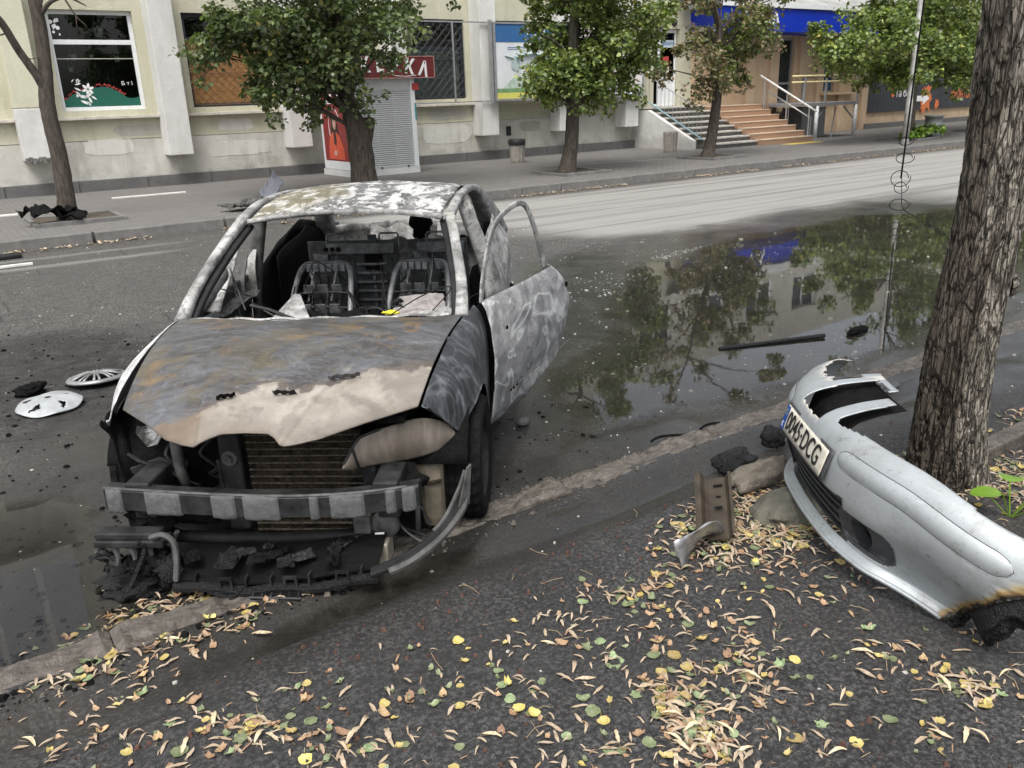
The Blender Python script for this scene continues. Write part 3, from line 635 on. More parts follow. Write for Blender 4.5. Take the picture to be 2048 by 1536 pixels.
# door with notices
dr = thing('shop_door', 'white plastic glazed door with a closed notice at the top of the concrete stairs', 'door', (21.9, 22.2, 1.44))
g = G().box((21.32, 22.15, 1.45), (22.48, 22.22, 1.53)).box((21.32, 22.15, 3.83), (22.48, 22.22, 3.94)).box((21.32, 22.15, 1.531), (21.40, 22.22, 3.829)).box((22.40, 22.15, 1.531), (22.48, 22.22, 3.829)).box((21.62, 22.14, 1.531), (21.72, 22.22, 3.829)).box((21.721, 22.145, 2.33), (22.399, 22.22, 2.42))
g.obj('frame', M_wframe, dr, world=True, bevel=0.008)
G().box((21.721, 22.17, 1.531), (22.399, 22.2, 2.329)).obj('lower_panel', M_wframe, dr, world=True)
G().box((21.721, 22.18, 2.421), (22.399, 22.19, 3.829)).box((21.401, 22.18, 1.531), (21.619, 22.19, 3.829)).obj('pane', M_glass, dr, world=True)
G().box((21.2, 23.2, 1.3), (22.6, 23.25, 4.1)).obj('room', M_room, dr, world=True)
G().box((21.76, 22.165, 3.36), (22.36, 22.172, 3.60)).obj('notice', simple('pale_blue_print', (0.48, 0.58, 0.66)), dr, world=True)
text_part('lettering', 'ЗАКРЫТО', 0.15, face_street(22.06, 22.16, 3.48), M_blue, dr, 0.002, sx=0.8)
G().box((21.85, 22.165, 2.78), (22.15, 22.172, 3.08)).obj('red_notice', M_redbright, dr, world=True)
G().box((21.86, 22.165, 2.50), (22.16, 22.172, 2.74)).obj('paper_notice', M_white, dr, world=True)
G().tube([(21.70, 22.13, 2.3), (21.80, 22.05, 2.45), (21.80, 22.05, 2.7), (21.70, 22.13, 2.85)], 0.018, 6).obj('handle', M_wframe, dr, world=True, smooth=True)
G().lathe([(0.0, -0.06), (0.1, -0.06), (0.14, 0.0), (0.12, 0.03), (0.0, 0.03)], (22.2, 22.0, 4.15), 14, 'y').obj('door_lamp', M_iron, dr, world=True)

# concrete stairs, slab by slab
M_step = simple('worn_step', (0.40, 0.385, 0.35), 0.85, var=0.3, scale=7); M_riser = simple('dark_riser', (0.13, 0.125, 0.115), 0.9, var=0.3, scale=6)
cs = thing('concrete_stairs', 'worn grey concrete stairs leading up to the white shop door', 'stairs', (21.7, 20, 0.15))
N = 8; zt = 1.44; y0, dy = 18.75, 0.34
for k in range(N):
    z1 = 0.15 + (zt - 0.15) * (k + 1) / N; ya = y0 + k * dy; xa = 20.45 + (0 if k > 1 else 0.35 - 0.1 * k)
    G().box((xa + 0.05, ya + 0.06, 0.12), (22.92, 22.0, z1 - 0.055)).obj('riser', M_riser, cs, world=True)
    xm = 21.7 + random.uniform(-0.3, 0.3)
    for (a, b) in ((xa, xm - 0.004), (xm + 0.004, 22.94)):
        o = G().box((a, ya, z1 - 0.054), (b, ya + dy + 0.06 if k < N - 1 else 22.0, z1)).obj('tread', M_step, cs, world=True, bevel=0.012)
G().add([(20.28, 21.95, 0.1), (20.28, 19.15, 0.1), (20.28, 19.15, 0.42), (20.28, 21.2, 1.36), (20.28, 21.95, 1.36), (20.445, 21.95, 0.1), (20.445, 19.15, 0.1), (20.445, 19.15, 0.42), (20.445, 21.2, 1.36), (20.445, 21.95, 1.36)],
    [(0, 1, 2, 3, 4), (5, 9, 8, 7, 6), (0, 5, 6, 1), (1, 6, 7, 2), (2, 7, 8, 3), (3, 8, 9, 4), (4, 9, 5, 0)]).obj('cheek_wall', M_pil, cs, world=True)
# steel balustrade on the left of the stairs
M_bluerail = simple('pale_blue_paint', (0.22, 0.36, 0.42), 0.55, var=0.2)
rl = thing('stair_railing', 'thin painted steel railing with close bars on the concrete stairs', 'railing', (20.5, 20, 0.5))
def rail_z(y): return 1.44 + min(0, (y - 21.4)) * 0.475
G().tube([(20.5, 21.95, 2.42), (20.5, 21.4, 2.42), (20.5, 18.95, 1.28)], 0.018, 6).obj('handrail', M_galv, rl, world=True)
G().tube([(20.5, 21.4, 1.62), (20.5, 18.95, 0.46)], 0.022, 6).obj('lower_rail', M_bluerail, rl, world=True)
for k in range(17):
    y = 21.9 - k * 0.18; zt_ = 2.42 if y > 21.4 else 2.42 - (21.4 - y) * 0.465; zb = 1.45 if y > 21.4 else max(0.2, 1.6 - (21.4 - y) * 0.475)
    G().tube([(20.5, y, zb), (20.5, y, zt_)], 0.008, 5).obj('baluster', M_galv, rl, world=True)

# orange shop
osb = thing('orange_shop', 'orange plastered shop with a blue fascia sign and raised entrance', 'building', (28, 22, 0.15))
g = G(); wall_cells(g, 23.102, 33.6, 0.1, 4.75, 22.0, 22.5, [(27.75, 28.75, 1.35, 3.75), (30.6, 31.4, 1.7, 3.62)]); g.obj('wall', M_orange, osb, world=True)
for a, b in ((25.9, 26.35), (27.2, 27.7), (28.95, 29.35), (30.1, 30.5), (31.6, 32.0), (33.2, 33.62)): G().box((a, 21.86, 0.15), (b, 21.998, 3.78)).obj('wall_rib', M_orange, osb, world=True)
G().box((23.0, 20.62, 3.80), (33.2, 21.998, 4.56)).obj('fascia', simple('royal_blue', (0.004, 0.03, 0.42), 0.35, var=0.06, bump=0.03), osb, world=True)
G().box((22.9, 20.55, 4.565), (33.3, 21.998, 4.70)).obj('coping', M_wframe, osb, world=True)
G().add([(22.1, 20.6, 4.705), (33.3, 20.6, 4.705), (33.3, 22.0, 5.4), (22.1, 22.0, 5.4)], [(0, 1, 2, 3)]).obj('canopy_roof', simple('grey_roof', (0.32, 0.32, 0.31), var=0.3, scale=2), osb, world=True)
text_part('sign_letters', 'КА', 0.62, face_street(25.55, 20.60, 4.17), M_white, osb, 0.01, bold=0.015)
g = G().box((27.78, 22.1, 1.36), (27.86, 22.2, 3.74)).box((28.64, 22.1, 1.36), (28.72, 22.2, 3.74)).box((27.861, 22.1, 3.64), (28.639, 22.2, 3.74)).box((27.861, 22.1, 2.05), (28.639, 22.2, 2.13)).box((27.861, 22.1, 1.36), (28.639, 22.2, 1.46))
dd = g.obj('entrance_door', M_galv, osb, world=True)
G().box((27.861, 22.14, 1.461), (28.639, 22.15, 2.049)).box((27.861, 22.14, 2.131), (28.639, 22.15, 3.639)).obj('pane', simple('dark_door_glass', (0.02, 0.022, 0.025), 0.1), dd, world=True)
bw = G().box((30.62, 22.12, 1.72), (31.38, 22.16, 3.6)).obj('blue_window', M_bglass, osb, world=True)
G().box((30.6, 22.05, 1.70), (31.4, 22.119, 1.76)).box((30.6, 22.05, 2.9), (31.4, 22.119, 2.95)).box((30.6, 22.05, 3.56), (31.4, 22.119, 3.62)).obj('frame', M_galv, bw, world=True)
G().box((30.3, 21.7, 1.6), (32.6, 22.0, 1.68)).obj('ledge', M_orange, osb, world=True)
text_part('wall_lettering', '101', 0.3, face_street(32.5, 21.99, 2.9), simple('pale_paint', (0.62, 0.55, 0.42)), osb, 0.004)
# tiled orange stairs
mt = Mat('orange_tile'); ct = mt.mix(mt.ramp(mt.noise(30, 5, .7), [(0.3, 0), (0.7, 1)]), (0.27, 0.165, 0.105), (0.38, 0.245, 0.165))
M_tile = mt.bsdf(ct, 0.5, 0, mt.bump(mt.noise(40, 4), 0.2, 0.004)); M_nose = simple('pale_nosing', (0.50, 0.40, 0.30), 0.6)
ot = thing('tiled_stairs', 'orange tiled stairs with pale nosings beside the grey concrete stairs', 'stairs', (24.3, 20, 0.15))
N = 7
for k in range(N):
    z1 = 0.15 + 1.25 * (k + 1) / N; ya = 18.55 + k * 0.37
    G().box((22.96, ya, 0.12), (25.55 if k < N - 1 else 25.9, 22.0, z1 - 0.024)).obj('riser', M_tile, ot, world=True)
    G().box((22.96, ya - 0.015, z1 - 0.023), (25.56, ya + 0.40 if k < N - 1 else 22.0, z1)).obj('tread', M_nose, ot, world=True)
# stair handrail
hr = thing('stair_handrail', 'slanting white tube handrail on the right of the orange tiled stairs', 'railing', (25.5, 19.5, 0.15))
G().tube([(25.5, 20.9, 2.36), (25.5, 18.45, 1.12)], 0.035, 8).obj('handrail', simple('white_rail', (0.66, 0.66, 0.66), 0.4), hr, world=True, smooth=True)
G().tube([(25.5, 20.6, 1.85), (25.5, 18.7, 0.92)], 0.026, 8).obj('lower_rail', M_galv, hr, world=True, smooth=True)
for y in (20.7, 19.7, 18.75):
    G().tube([(25.5, y, 0.2 + max(0, (y - 18.6)) * 0.5), (25.5, y, 2.36 - (20.9 - y) * 0.506)], 0.024, 6).obj('post', M_galv, hr, world=True)
    G().tube([(25.62, y, 0.2), (25.62, y, 1.85 - (20.6 - y) * 0.49)], 0.014, 6).obj('post', M_galv, hr, world=True)
# steel access platform
ap = thing('access_platform', 'raised grey steel access platform with yellow top rails before the orange shop', 'platform', (27.4, 20, 0.15))
M_gsteel = simple('grey_steel', (0.30, 0.31, 0.32), 0.5, 0.4, var=0.2)
G().box((25.95, 19.25, 1.27), (29.05, 21.8, 1.37)).obj('deck', M_gsteel, ap, world=True)
M_yrail = simple('cream_yellow_paint', (0.64, 0.56, 0.30), 0.5)
for z in (2.28, 2.08): G().tube([(25.2, 19.3, z + .0), (29.0, 19.3, z)], 0.03, 8).obj('rail', M_yrail, ap, world=True, smooth=True)
G().tube([(29.0, 19.3, 2.28), (29.0, 21.7, 2.28)], 0.03, 8).obj('rail', M_gsteel, ap, world=True, smooth=True)
for x, y in ((25.9, 19.3), (27.1, 19.3), (29.0, 19.3), (29.0, 21.7)):
    G().box((x - 0.03, y - 0.03, 1.371), (x + 0.03, y + 0.03, 2.25)).obj('rail_post', M_gsteel, ap, world=True)
for x, y in ((26.65, 19.28), (28.95, 19.28), (28.95, 21.7)): G().cyl((x, y, 0.14), (x, y, 1.268), 0.07, seg=10).obj('leg', simple('white_leg', (0.60, 0.62, 0.63), 0.5) if 'white_leg' not in bpy.data.materials else bpy.data.materials['white_leg'], ap, world=True, smooth=True)
for p in ([(26.65, 19.33, 0.75), (27.3, 19.4, 1.2)], [(28.95, 19.33, 0.75), (28.4, 19.4, 1.2)], [(27.75, 19.4, 0.15), (27.9, 19.4, 1.2)]): G().tube(p, 0.03, 6).obj('brace', M_gsteel, ap, world=True)
G().box((27.2, 20.3, 0.15), (28.6, 21.2, 1.2)).obj('meter_box', M_gsteel, ap, world=True)
# dark banner wall
bw_ = thing('banner_wall', 'low ochre wall carrying a long black printed banner right of the orange shop', 'wall', (45, 22, 0.15))
G().box((33.602, 22.05, 0.1), (80, 22.5, 4.75)).obj('wall', M_orange, bw_, world=True)
G().box((33.62, 21.95, 0.80), (62, 22.02, 4.2)).obj('banner', simple('charcoal_banner', (0.032, 0.036, 0.042), 0.45, var=0.25, scale=1.2, bump=0.4, dist=0.05), bw_, world=True)
def splash(cx, cz, r, seed):
    g = G(); n = 40; pts = []
    for k in range(n):
        t = 6.283 * k / n; q = fbm(np.array([[math.cos(t) * 2, math.sin(t) * 2, seed]]), 1.7, 3)[0]; rr = r * (0.45 + 1.1 * q) * (1.25 if k % 5 == 0 else 0.9)
        pts.append((cx + rr * math.cos(t) * 0.75, cz + rr * math.sin(t)))
    g.prism(pts, lambda x, z: (x, 21.945, z), lambda x, z: (x, 21.94, z)); g.obj('orange_splash', M_orng, bw_, world=True)
splash(38.2, 1.25, 0.62, 1); splash(39.2, 0.98, 0.22, 3); splash(35.6, 1.62, 0.22, 4); splash(35.6, 3.2, 0.25, 5); splash(41.6, 2.9, 0.4, 6)
G().prism([(37.45, 1.16), (38.0, 1.16), (38.0, 1.0), (38.5, 1.27), (38.0, 1.54), (38.0, 1.40), (37.45, 1.40)], lambda x, z: (x, 21.936, z), lambda x, z: (x, 21.93, z)).obj('arrow', M_white, bw_, world=True)
text_part('lettering', 'Та ба', 0.42, face_street(36.3, 21.94, 1.52), M_white, bw_, 0.003)
text_part('lettering', 'ФРОНТОМ', 0.52, face_street(41.25, 21.94, 1.36), M_orng, bw_, 0.003, bold=0.012, sx=0.72)
text_part('lettering', 'СЕРЕ', 0.42, face_street(41.9, 21.94, 1.98), M_white, bw_, 0.003)
text_part('lettering', 'ш', 0.42, face_street(36.2, 21.94, 3.2), M_white, bw_, 0.003)

# ------------------------------------------------------------------ kiosk
M_kpan = simple('kiosk_white', (0.62, 0.63, 0.62), 0.5, var=0.1, scale=3)
ks = thing('kiosk', 'white kiosk with a closed roller shutter, red side poster and dark red sign', 'kiosk', (9.75, 20.4, 0.15))
x0, x1, ya, yb = 8.86, 10.68, 19.62, 21.38
G().box((x0, ya, 0.17), (x1, yb, 2.5)).obj('body', M_kpan, ks, world=True, bevel=0.01)
g = G().box((x0 - 0.03, ya - 0.04, 0.15), (x1 + 0.03, yb + 0.03, 0.30)); g.obj('base', M_kpan, ks, world=True)
for x in (x0 - 0.012, x1 - 0.108): G().box((x, ya - 0.05, 0.301), (x + 0.12, ya - 0.002, 2.45)).obj('corner_post', M_wframe, ks, world=True, bevel=0.006)
M_slat = simple('shutter_grey', (0.47, 0.485, 0.49), 0.5, 0.2, var=0.08)
prof = [(0.0, 0.0), (-0.012, 0.008), (-0.016, 0.025), (-0.012, 0.042), (0.0, 0.048)]
gsl = G().add([(x0 + 0.115, ya - 0.012 + a, b) for a, b in prof] + [(x1 - 0.115, ya - 0.012 + a, b) for a, b in prof], [(0, 1, 6, 5), (1, 2, 7, 6), (2, 3, 8, 7), (3, 4, 9, 8)])
sl = gsl.obj('slat', M_slat, ks, world=True); sl.location.z += 0.33
for k in range(1, 37): copy_of(sl, ks, (sl.location.x, sl.location.y, sl.location.z + 0.05 * k))
G().box((x0 + 0.115, ya - 0.04, 0.301), (x1 - 0.115, ya - 0.004, 0.34)).obj('shutter_rail', M_slat, ks, world=True)
for x in (9.6, 10.35): G().box((x, ya - 0.06, 0.31), (x + 0.05, ya - 0.041, 0.35)).obj('lock', M_iron, ks, world=True)
sg = G().box((8.25, ya - 0.16, 2.44), (11.24, ya - 0.05, 2.95)).obj('sign', M_red, ks, world=True, bevel=0.006)
g = G().box((8.25, ya - 0.168, 2.44), (11.24, ya - 0.161, 2.455)).box((8.25, ya - 0.168, 2.935), (11.24, ya - 0.161, 2.95)).box((11.225, ya - 0.168, 2.456), (11.24, ya - 0.161, 2.934)).box((8.25, ya - 0.168, 2.456), (8.265, ya - 0.161, 2.934)); g.obj('border', simple('sign_border', (0.45, 0.25, 0.22)), sg, world=True)
for k, ch in enumerate('ЦУКЕРКА'):
    t = (k - 3) / 3; x = 9.72 + t * 1.2
    text_part('letter', ch, 0.46, Matrix.Translation((x, ya - 0.172, 2.74 - 0.11 * t * t)) @ Matrix.Rotation(R_(14) * t, 4, 'Y') @ Matrix.Rotation(R_(90), 4, 'X'), M_white, sg, 0.004, bold=0.018, sx=0.80)
G().tube([(9.9, ya - 0.165, 2.58), (10.1, ya - 0.165, 2.5), (10.4, ya - 0.165, 2.48), (10.7, ya - 0.165, 2.5)], 0.007, 5).obj('flourish', M_white, sg, world=True)
G().box((10.62, ya - 0.07, 2.16), (10.80, ya - 0.052, 2.32)).obj('red_tag', M_redbright, ks, world=True)
G().box((10.66, ya - 0.066, 1.45), (10.70, ya - 0.052, 1.85)).obj('teal_tag', M_teal, ks, world=True)
# side poster (faces -X)
ps = G().box((x0 - 0.02, 19.74, 0.52), (x0 - 0.004, 21.2, 2.95)).obj('side_poster', simple('poster_red', (0.25, 0.03, 0.027), 0.45, var=0.1, scale=2), ks, world=True)
for (a, b, c, d) in ((19.66, 19.735, 0.31, 2.6), (21.205, 21.3, 0.31, 2.6), (19.736, 21.204, 0.31, 0.515)): G().box((x0 - 0.03, a, c), (x0 - 0.004, b, d)).obj('poster_frame', M_wframe, ks, world=True)
XP = x0 - 0.022
def side_shape(nm, pts, mat, lay):
    G().prism(pts, lambda y, z: (XP - 0.002 * lay, y, z), lambda y, z: (XP - 0.002 * lay - 0.0015, y, z)).obj(nm, mat, ps, world=True)
M_skin = simple('print_skin', (0.55, 0.34, 0.27)); M_hair = simple('print_hair', (0.045, 0.022, 0.018)); M_jack = simple('print_jacket', (0.60, 0.10, 0.05))
side_shape('printed_hair', [(20.62, 1.62), (20.5, 1.68), (20.36, 1.62), (20.30, 1.4), (20.24, 1.1), (20.34, 1.0), (20.5, 1.1), (20.66, 1.0), (20.74, 1.12), (20.68, 1.4)], M_hair, 1)
side_shape('printed_jacket', [(20.95, 0.56), (20.9, 0.9), (20.78, 1.15), (20.6, 1.22), (20.4, 1.22), (20.2, 1.12), (20.02, 0.85), (19.98, 0.56)], M_jack, 2)
side_shape('printed_hair', [(20.56, 1.3), (20.44, 1.3), (20.40, 1.0), (20.46, 0.88), (20.56, 0.95)], M_hair, 3)
side_shape('printed_face', [(20.56, 1.56), (20.46, 1.58), (20.38, 1.52), (20.37, 1.4), (20.42, 1.3), (20.48, 1.28), (20.55, 1.34), (20.585, 1.46)], M_skin, 4)
side_shape('printed_hand', [(20.62, 0.72), (20.5, 0.80), (20.42, 0.74), (20.46, 0.66), (20.58, 0.64)], M_skin, 4)
g = G(); g.tube([(XP - 0.004, 20.48 + 0.34 * math.cos(t), 1.36 + 0.42 * math.sin(t)) for t in np.linspace(-0.6, 2.6, 16)], 0.007, 4); g.obj('printed_outline', M_white, ps, world=True)
side_shape('printed_logo', [(20.1 + 0.13 * math.cos(t), 2.02 + 0.13 * math.sin(t)) for t in np.linspace(0, 6.28, 19)[:-1]], M_white, 1)
for k, (a, b, c, d) in enumerate([(20.3, 20.95, 1.9, 1.99), (20.45, 20.6, 2.08, 2.13), (20.2, 20.6, 0.60, 0.63), (20.3, 20.7, 2.42, 2.5)]): side_shape('printed_line', [(a, c), (b, c), (b, d), (a, d)], M_white, 1)
G().box((x0 - 0.024, 19.75, 2.3), (x0 - 0.0205, 21.19, 2.335)).obj('poster_seam', M_sill, ps, world=True)

# ------------------------------------------------------------------ litter bins, lamp post, vent pipe
M_binc = simple('bin_concrete', (0.29, 0.27, 0.24), 0.9, var=0.25, scale=9)
def fluted_bin(loc, label, bag):
    t = thing('litter_bin', label, 'litter bin', loc, group='litter bins on the far footway')
    seg = 48; prof = [(0.185, 0.0), (0.19, 0.05), (0.20, 0.30), (0.215, 0.55), (0.22, 0.60), (0.195, 0.61), (0.19, 0.35)]
    P = np.array([[((r + (0.012 if k % 4 < 2 and 0 < i < 4 else 0)) * math.cos(6.283 * k / seg), (r + (0.012 if k % 4 < 2 and 0 < i < 4 else 0)) * math.sin(6.283 * k / seg), z) for k in range(seg)] for i, (r, z) in enumerate(prof)])
    G().grid(P, True).obj('shell', M_binc, t)
    if bag:
        G().lathe([(0.232, 0.48), (0.238, 0.55), (0.234, 0.63), (0.20, 0.645), (0.17, 0.60), (0.15, 0.45), (0.0, 0.4)], seg=20).obj('bag_liner', M_blackprint, t, smooth=True)
fluted_bin((14.05, 19.93, 0.15), 'fluted concrete litter bin lined with a black bag by the wall', True)
fluted_bin((19.1, 18.95, 0.15), 'fluted concrete litter bin without a bag beside the stairs', False)
mb = thing('metal_bin', 'round grey metal litter bin with a wide rim near the shrub', 'litter bin', (28.0, 15.7, 0.15))
G().lathe([(0.25, 0), (0.26, 0.02), (0.26, 0.12), (0.275, 0.14), (0.26, 0.16), (0.265, 0.42), (0.28, 0.44), (0.265, 0.46), (0.27, 0.68), (0.32, 0.70), (0.32, 0.74), (0.25, 0.735), (0.24, 0.3)], seg=28).obj('drum', simple('weathered_zinc', (0.21, 0.225, 0.225), 0.5, 0.5, var=0.25), mb, smooth=True)
lp = thing('lamp_post', 'slim galvanised lamp post at the far kerb, its paint scratched', 'lamp post', (25.08, 14.9, 0.15))
G().tube([(0, 0, 0), (0, 0, 1.3), (0, 0, 1.35), (-0.02, 0, 5), (-0.03, 0, 7.6)], [0.105, 0.1, 0.085, 0.08, 0.06], 16).obj('pole', simple('pole_grey', (0.42, 0.42, 0.40), 0.55, 0.4, var=0.35, scale=5), lp, smooth=True)
G().lathe([(0.115, 0.0), (0.115, 0.12), (0.1, 0.14)], seg=16).obj('collar', M_gsteel, lp)
G().tube([(-0.03, 0, 7.5), (-0.05, -0.4, 7.9), (-0.05, -1.2, 8.05)], 0.03, 8).obj('arm', M_gsteel, lp, smooth=True)
G().box((-0.15, -1.75, 8.0), (0.05, -1.15, 8.1)).obj('lantern', M_gsteel, lp, bevel=0.03)
vp = thing('vent_pipe', 'bent rusty pipe stub coming out of the wall base behind the litter bin', 'pipe', (15.4, 21.7, 0.4))
G().tube([(15.2, 21.97, 0.62), (15.2, 21.8, 0.64), (15.32, 21.66, 0.62), (15.40, 21.62, 0.5), (15.41, 21.62, 0.16)], 0.075, 12).obj('elbow', simple('stained_pipe', (0.24, 0.21, 0.16), 0.8, var=0.35), vp, world=True, smooth=True)
G().box((15.08, 21.945, 0.80), (15.26, 21.959, 1.08)).obj('hatch', M_blackprint, vp, world=True)
# ================================================================== TREES
def bark_mat(name, c1, c2, wetc=None):
    m = Mat(name); v = m.mapping((1, 1, 0.22)); n1 = m.noise(22, 6, 0.65, 0.6, v); n2_ = m.noise(70, 5, 0.7, 0.2, v)
    c = m.mix(m.ramp(n1, [(0.35, 0), (0.65, 1)]), c1, c2); c = m.mix(m.ramp(n2_, [(0.55, 0), (0.75, 0.6)]), c, tuple(min(1, x * 1.5) for x in c2))
    try: c = m.mix(m.attr('crack'), c, tuple(x * 0.28 for x in c1))
    except Exception: pass
    if wetc: c = m.mix(m.attr('wetbark'), c, wetc)
    h = m.math('ADD', n1, m.math('MULTIPLY', n2_, 0.6))
    return m.bsdf(c, 0.9, 0, m.bump(h, 0.8, 0.02), 0.25)
M_bark = bark_mat('bark_grey', (0.07, 0.058, 0.047), (0.165, 0.142, 0.12))
M_bark_dark = bark_mat('bark_dark', (0.04, 0.034, 0.028), (0.105, 0.09, 0.075))
def plated_bark(name):
    m = Mat(name); v = m.mapping((1, 1, 0.17)); dv = m.n.new('ShaderNodeVectorMath'); dv.operation = 'ADD'; nt_ = m.n.new('ShaderNodeTexNoise'); m.l.new(v, nt_.inputs['Vector']); nt_.inputs['Scale'].default_value = 16; nt_.inputs['Detail'].default_value = 4
    sc_ = m.n.new('ShaderNodeVectorMath'); sc_.operation = 'SCALE'; m.l.new(nt_.outputs['Color'], sc_.inputs[0]); sc_.inputs['Scale'].default_value = 0.045; m.l.new(v, dv.inputs[0]); m.l.new(sc_.outputs[0], dv.inputs[1]); wv = dv.outputs[0]
    e1 = m.voro(26, 'DISTANCE_TO_EDGE', wv); e2 = m.voro(75, 'DISTANCE_TO_EDGE', wv); n1 = m.noise(60, 6, 0.7, 0.3, v); n2_ = m.noise(7, 4, 0.6)
    pl_ = m.ramp(e1, [(0.0, 0.0), (0.11, 1.0)]); p2 = m.ramp(e2, [(0.0, 0.0), (0.10, 1.0)])
    c = m.mix(m.ramp(n1, [(0.35, 0), (0.65, 1)]), (0.21, 0.185, 0.152), (0.42, 0.385, 0.33)); c = m.mix(m.ramp(n2_, [(0.45, 0.0), (0.7, 0.6)]), c, (0.20, 0.175, 0.14)); c = m.mix(m.ramp(m.noise(3.2, 5, 0.6, 0.5), [(0.50, 0.0), (0.66, 0.55)]), c, (0.085, 0.082, 0.05)); c = m.mix(p2, tuple((0.15, 0.132, 0.112)), c); c = m.mix(pl_, (0.06, 0.051, 0.042), c)
    c = m.mix(m.math('MULTIPLY', m.attr('wetbark'), 0.9), c, m.mix(pl_, (0.012, 0.009, 0.007), (0.05, 0.038, 0.027)))
    h = m.math('ADD', m.math('MULTIPLY', pl_, 1.6), m.math('ADD', m.math('MULTIPLY', p2, 0.6), m.math('MULTIPLY', n1, 0.7)))
    return m.bsdf(c, 0.9, 0, m.bump(h, 1.0, 0.012), 0.25)
M_bark_near = plated_bark('bark_linden') if True else bark_mat('bark_linden', (0.07, 0.058, 0.048), (0.21, 0.188, 0.162), (0.04, 0.031, 0.023))
def trunk_mesh(path, rad, seg=20, step=5, amp=0.12, seed=0.0):
    P = catmull(path, step); r = catmull([(a, 0, 0) for a in rad], step)[:, 0]; V = []
    for i, p in enumerate(P):
        t = P[min(i + 1, len(P) - 1)] - P[max(0, i - 1)]; t = t / np.linalg.norm(t)
        a = np.cross(t, [0.0, 1.0, 0.1]); a /= np.linalg.norm(a); b = np.cross(t, a)
        th = np.linspace(0, 2 * np.pi, seg, endpoint=False)
        ring = p + r[i] * (np.cos(th)[:, None] * a + np.sin(th)[:, None] * b)
        q = ring.copy(); q[:, 2] *= 0.3; ring = p + (ring - p) * (1 + (fbm(q + seed, 9 / max(0.3, r[i] * 6), 3) - 0.5)[:, None] * amp * 2)
        V.append(ring)
    return np.array(V)
def leaf_cloud(clumps, nper, size, cols, seed=0, flat=0.5, droop=0.6):
    """clumps: list of (centre, radius). every leaf is a small folded heart-shaped face pair"""
    r = np.random.default_rng(seed); N = len(clumps) * nper
    c = np.repeat(np.array([k[0] for k in clumps], float), nper, 0); rad = np.repeat(np.array([k[1] for k in clumps], float), nper, 0)
    d = r.normal(size=(N, 3)); d /= np.linalg.norm(d, axis=1, keepdims=True); rr = r.random(N) ** 0.45
    pos = c + d * (rad * rr)[:, None] * np.array([1, 1, 0.72])
    # leaf frame
    ax = r.normal(size=(N, 3)); ax[:, 2] = ax[:, 2] * flat - droop; ax += d * 0.7; ax /= np.linalg.norm(ax, axis=1, keepdims=True)
    nrm = r.normal(size=(N, 3)) * 0.55 + np.array([0, 0, 0.9]) + d * 0.5; s = np.cross(ax, nrm); s /= np.linalg.norm(s, axis=1, keepdims=True); nn = np.cross(s, ax)
    L = size * (0.65 + 0.7 * r.random(N)); W = L * (0.82 + 0.2 * r.random(N))
    shape = [(0, 0, 0), (0.22, 0.5, 0.10), (0.62, 0.40, 0.08), (1.0, 0, -0.06), (0.62, -0.40, 0.08), (0.22, -0.5, 0.10)]
    V = np.empty((N, 6, 3))
    for k, (a, b, h) in enumerate(shape): V[:, k] = pos + ax * (a * L)[:, None] + s * (b * W)[:, None] + nn * (h * L)[:, None]
    base = np.arange(N) * 6
    F = np.concatenate([np.stack([base, base + 1, base + 2, base + 3], 1), np.stack([base, base + 3, base + 4, base + 5], 1)], 0)
    me = bpy.data.meshes.new('leaves'); me.vertices.add(N * 6); me.vertices.foreach_set('co', V.reshape(-1))
    nF = len(F); me.loops.add(nF * 4); me.loops.foreach_set('vertex_index', F.reshape(-1).astype(np.int32)); me.polygons.add(nF)
    me.polygons.foreach_set('loop_start', (np.arange(nF) * 4).astype(np.int32)); me.update(calc_edges=True); me.validate()
    pick = r.choice(len(cols), N, p=np.array([k[1] for k in cols]) / sum(k[1] for k in cols))
    col = np.array([k[0] for k in cols])[pick] * (0.85 + 1.15 * r.random((N, 1)) ** 1.5)
    cc = np.concatenate([col, np.ones((N, 1))], 1); at = me.color_attributes.new('Col', 'FLOAT_COLOR', 'POINT'); at.data.foreach_set('color', np.repeat(cc, 6, 0).reshape(-1).astype(np.float32))
    return me
ml = Mat('leaf'); lc = ml.attr('Col', 'Color')
pb = ml.n.new('ShaderNodeBsdfPrincipled'); ml.l.new(lc, pb.inputs['Base Color']); pb.inputs['Roughness'].default_value = 0.42; pb.inputs['Specular IOR Level'].default_value = 0.6
tl = ml.n.new('ShaderNodeBsdfTranslucent'); ml.l.new(ml.mix(1.0, lc, (1.3, 1.35, 0.6), 'MULTIPLY'), tl.inputs['Color'])
mm = ml.n.new('ShaderNodeMixShader'); mm.inputs[0].default_value = 0.32; ml.l.new(pb.outputs[0], mm.inputs[1]); ml.l.new(tl.outputs[0], mm.inputs[2]); ml.l.new(mm.outputs[0], ml.out.inputs[0])
M_leaf = ml.m
GREEN = [((0.075, 0.105, 0.045), 5), ((0.10, 0.135, 0.055), 4), ((0.15, 0.18, 0.07), 1), ((0.20, 0.17, 0.05), 0.12)]
LIGHT = [((0.09, 0.13, 0.04), 4), ((0.13, 0.175, 0.05), 4), ((0.20, 0.24, 0.07), 2), ((0.24, 0.21, 0.06), 0.15)]
DRY = [((0.11, 0.125, 0.06), 5), ((0.18, 0.15, 0.09), 3), ((0.26, 0.195, 0.125), 2), ((0.12, 0.095, 0.065), 1)]
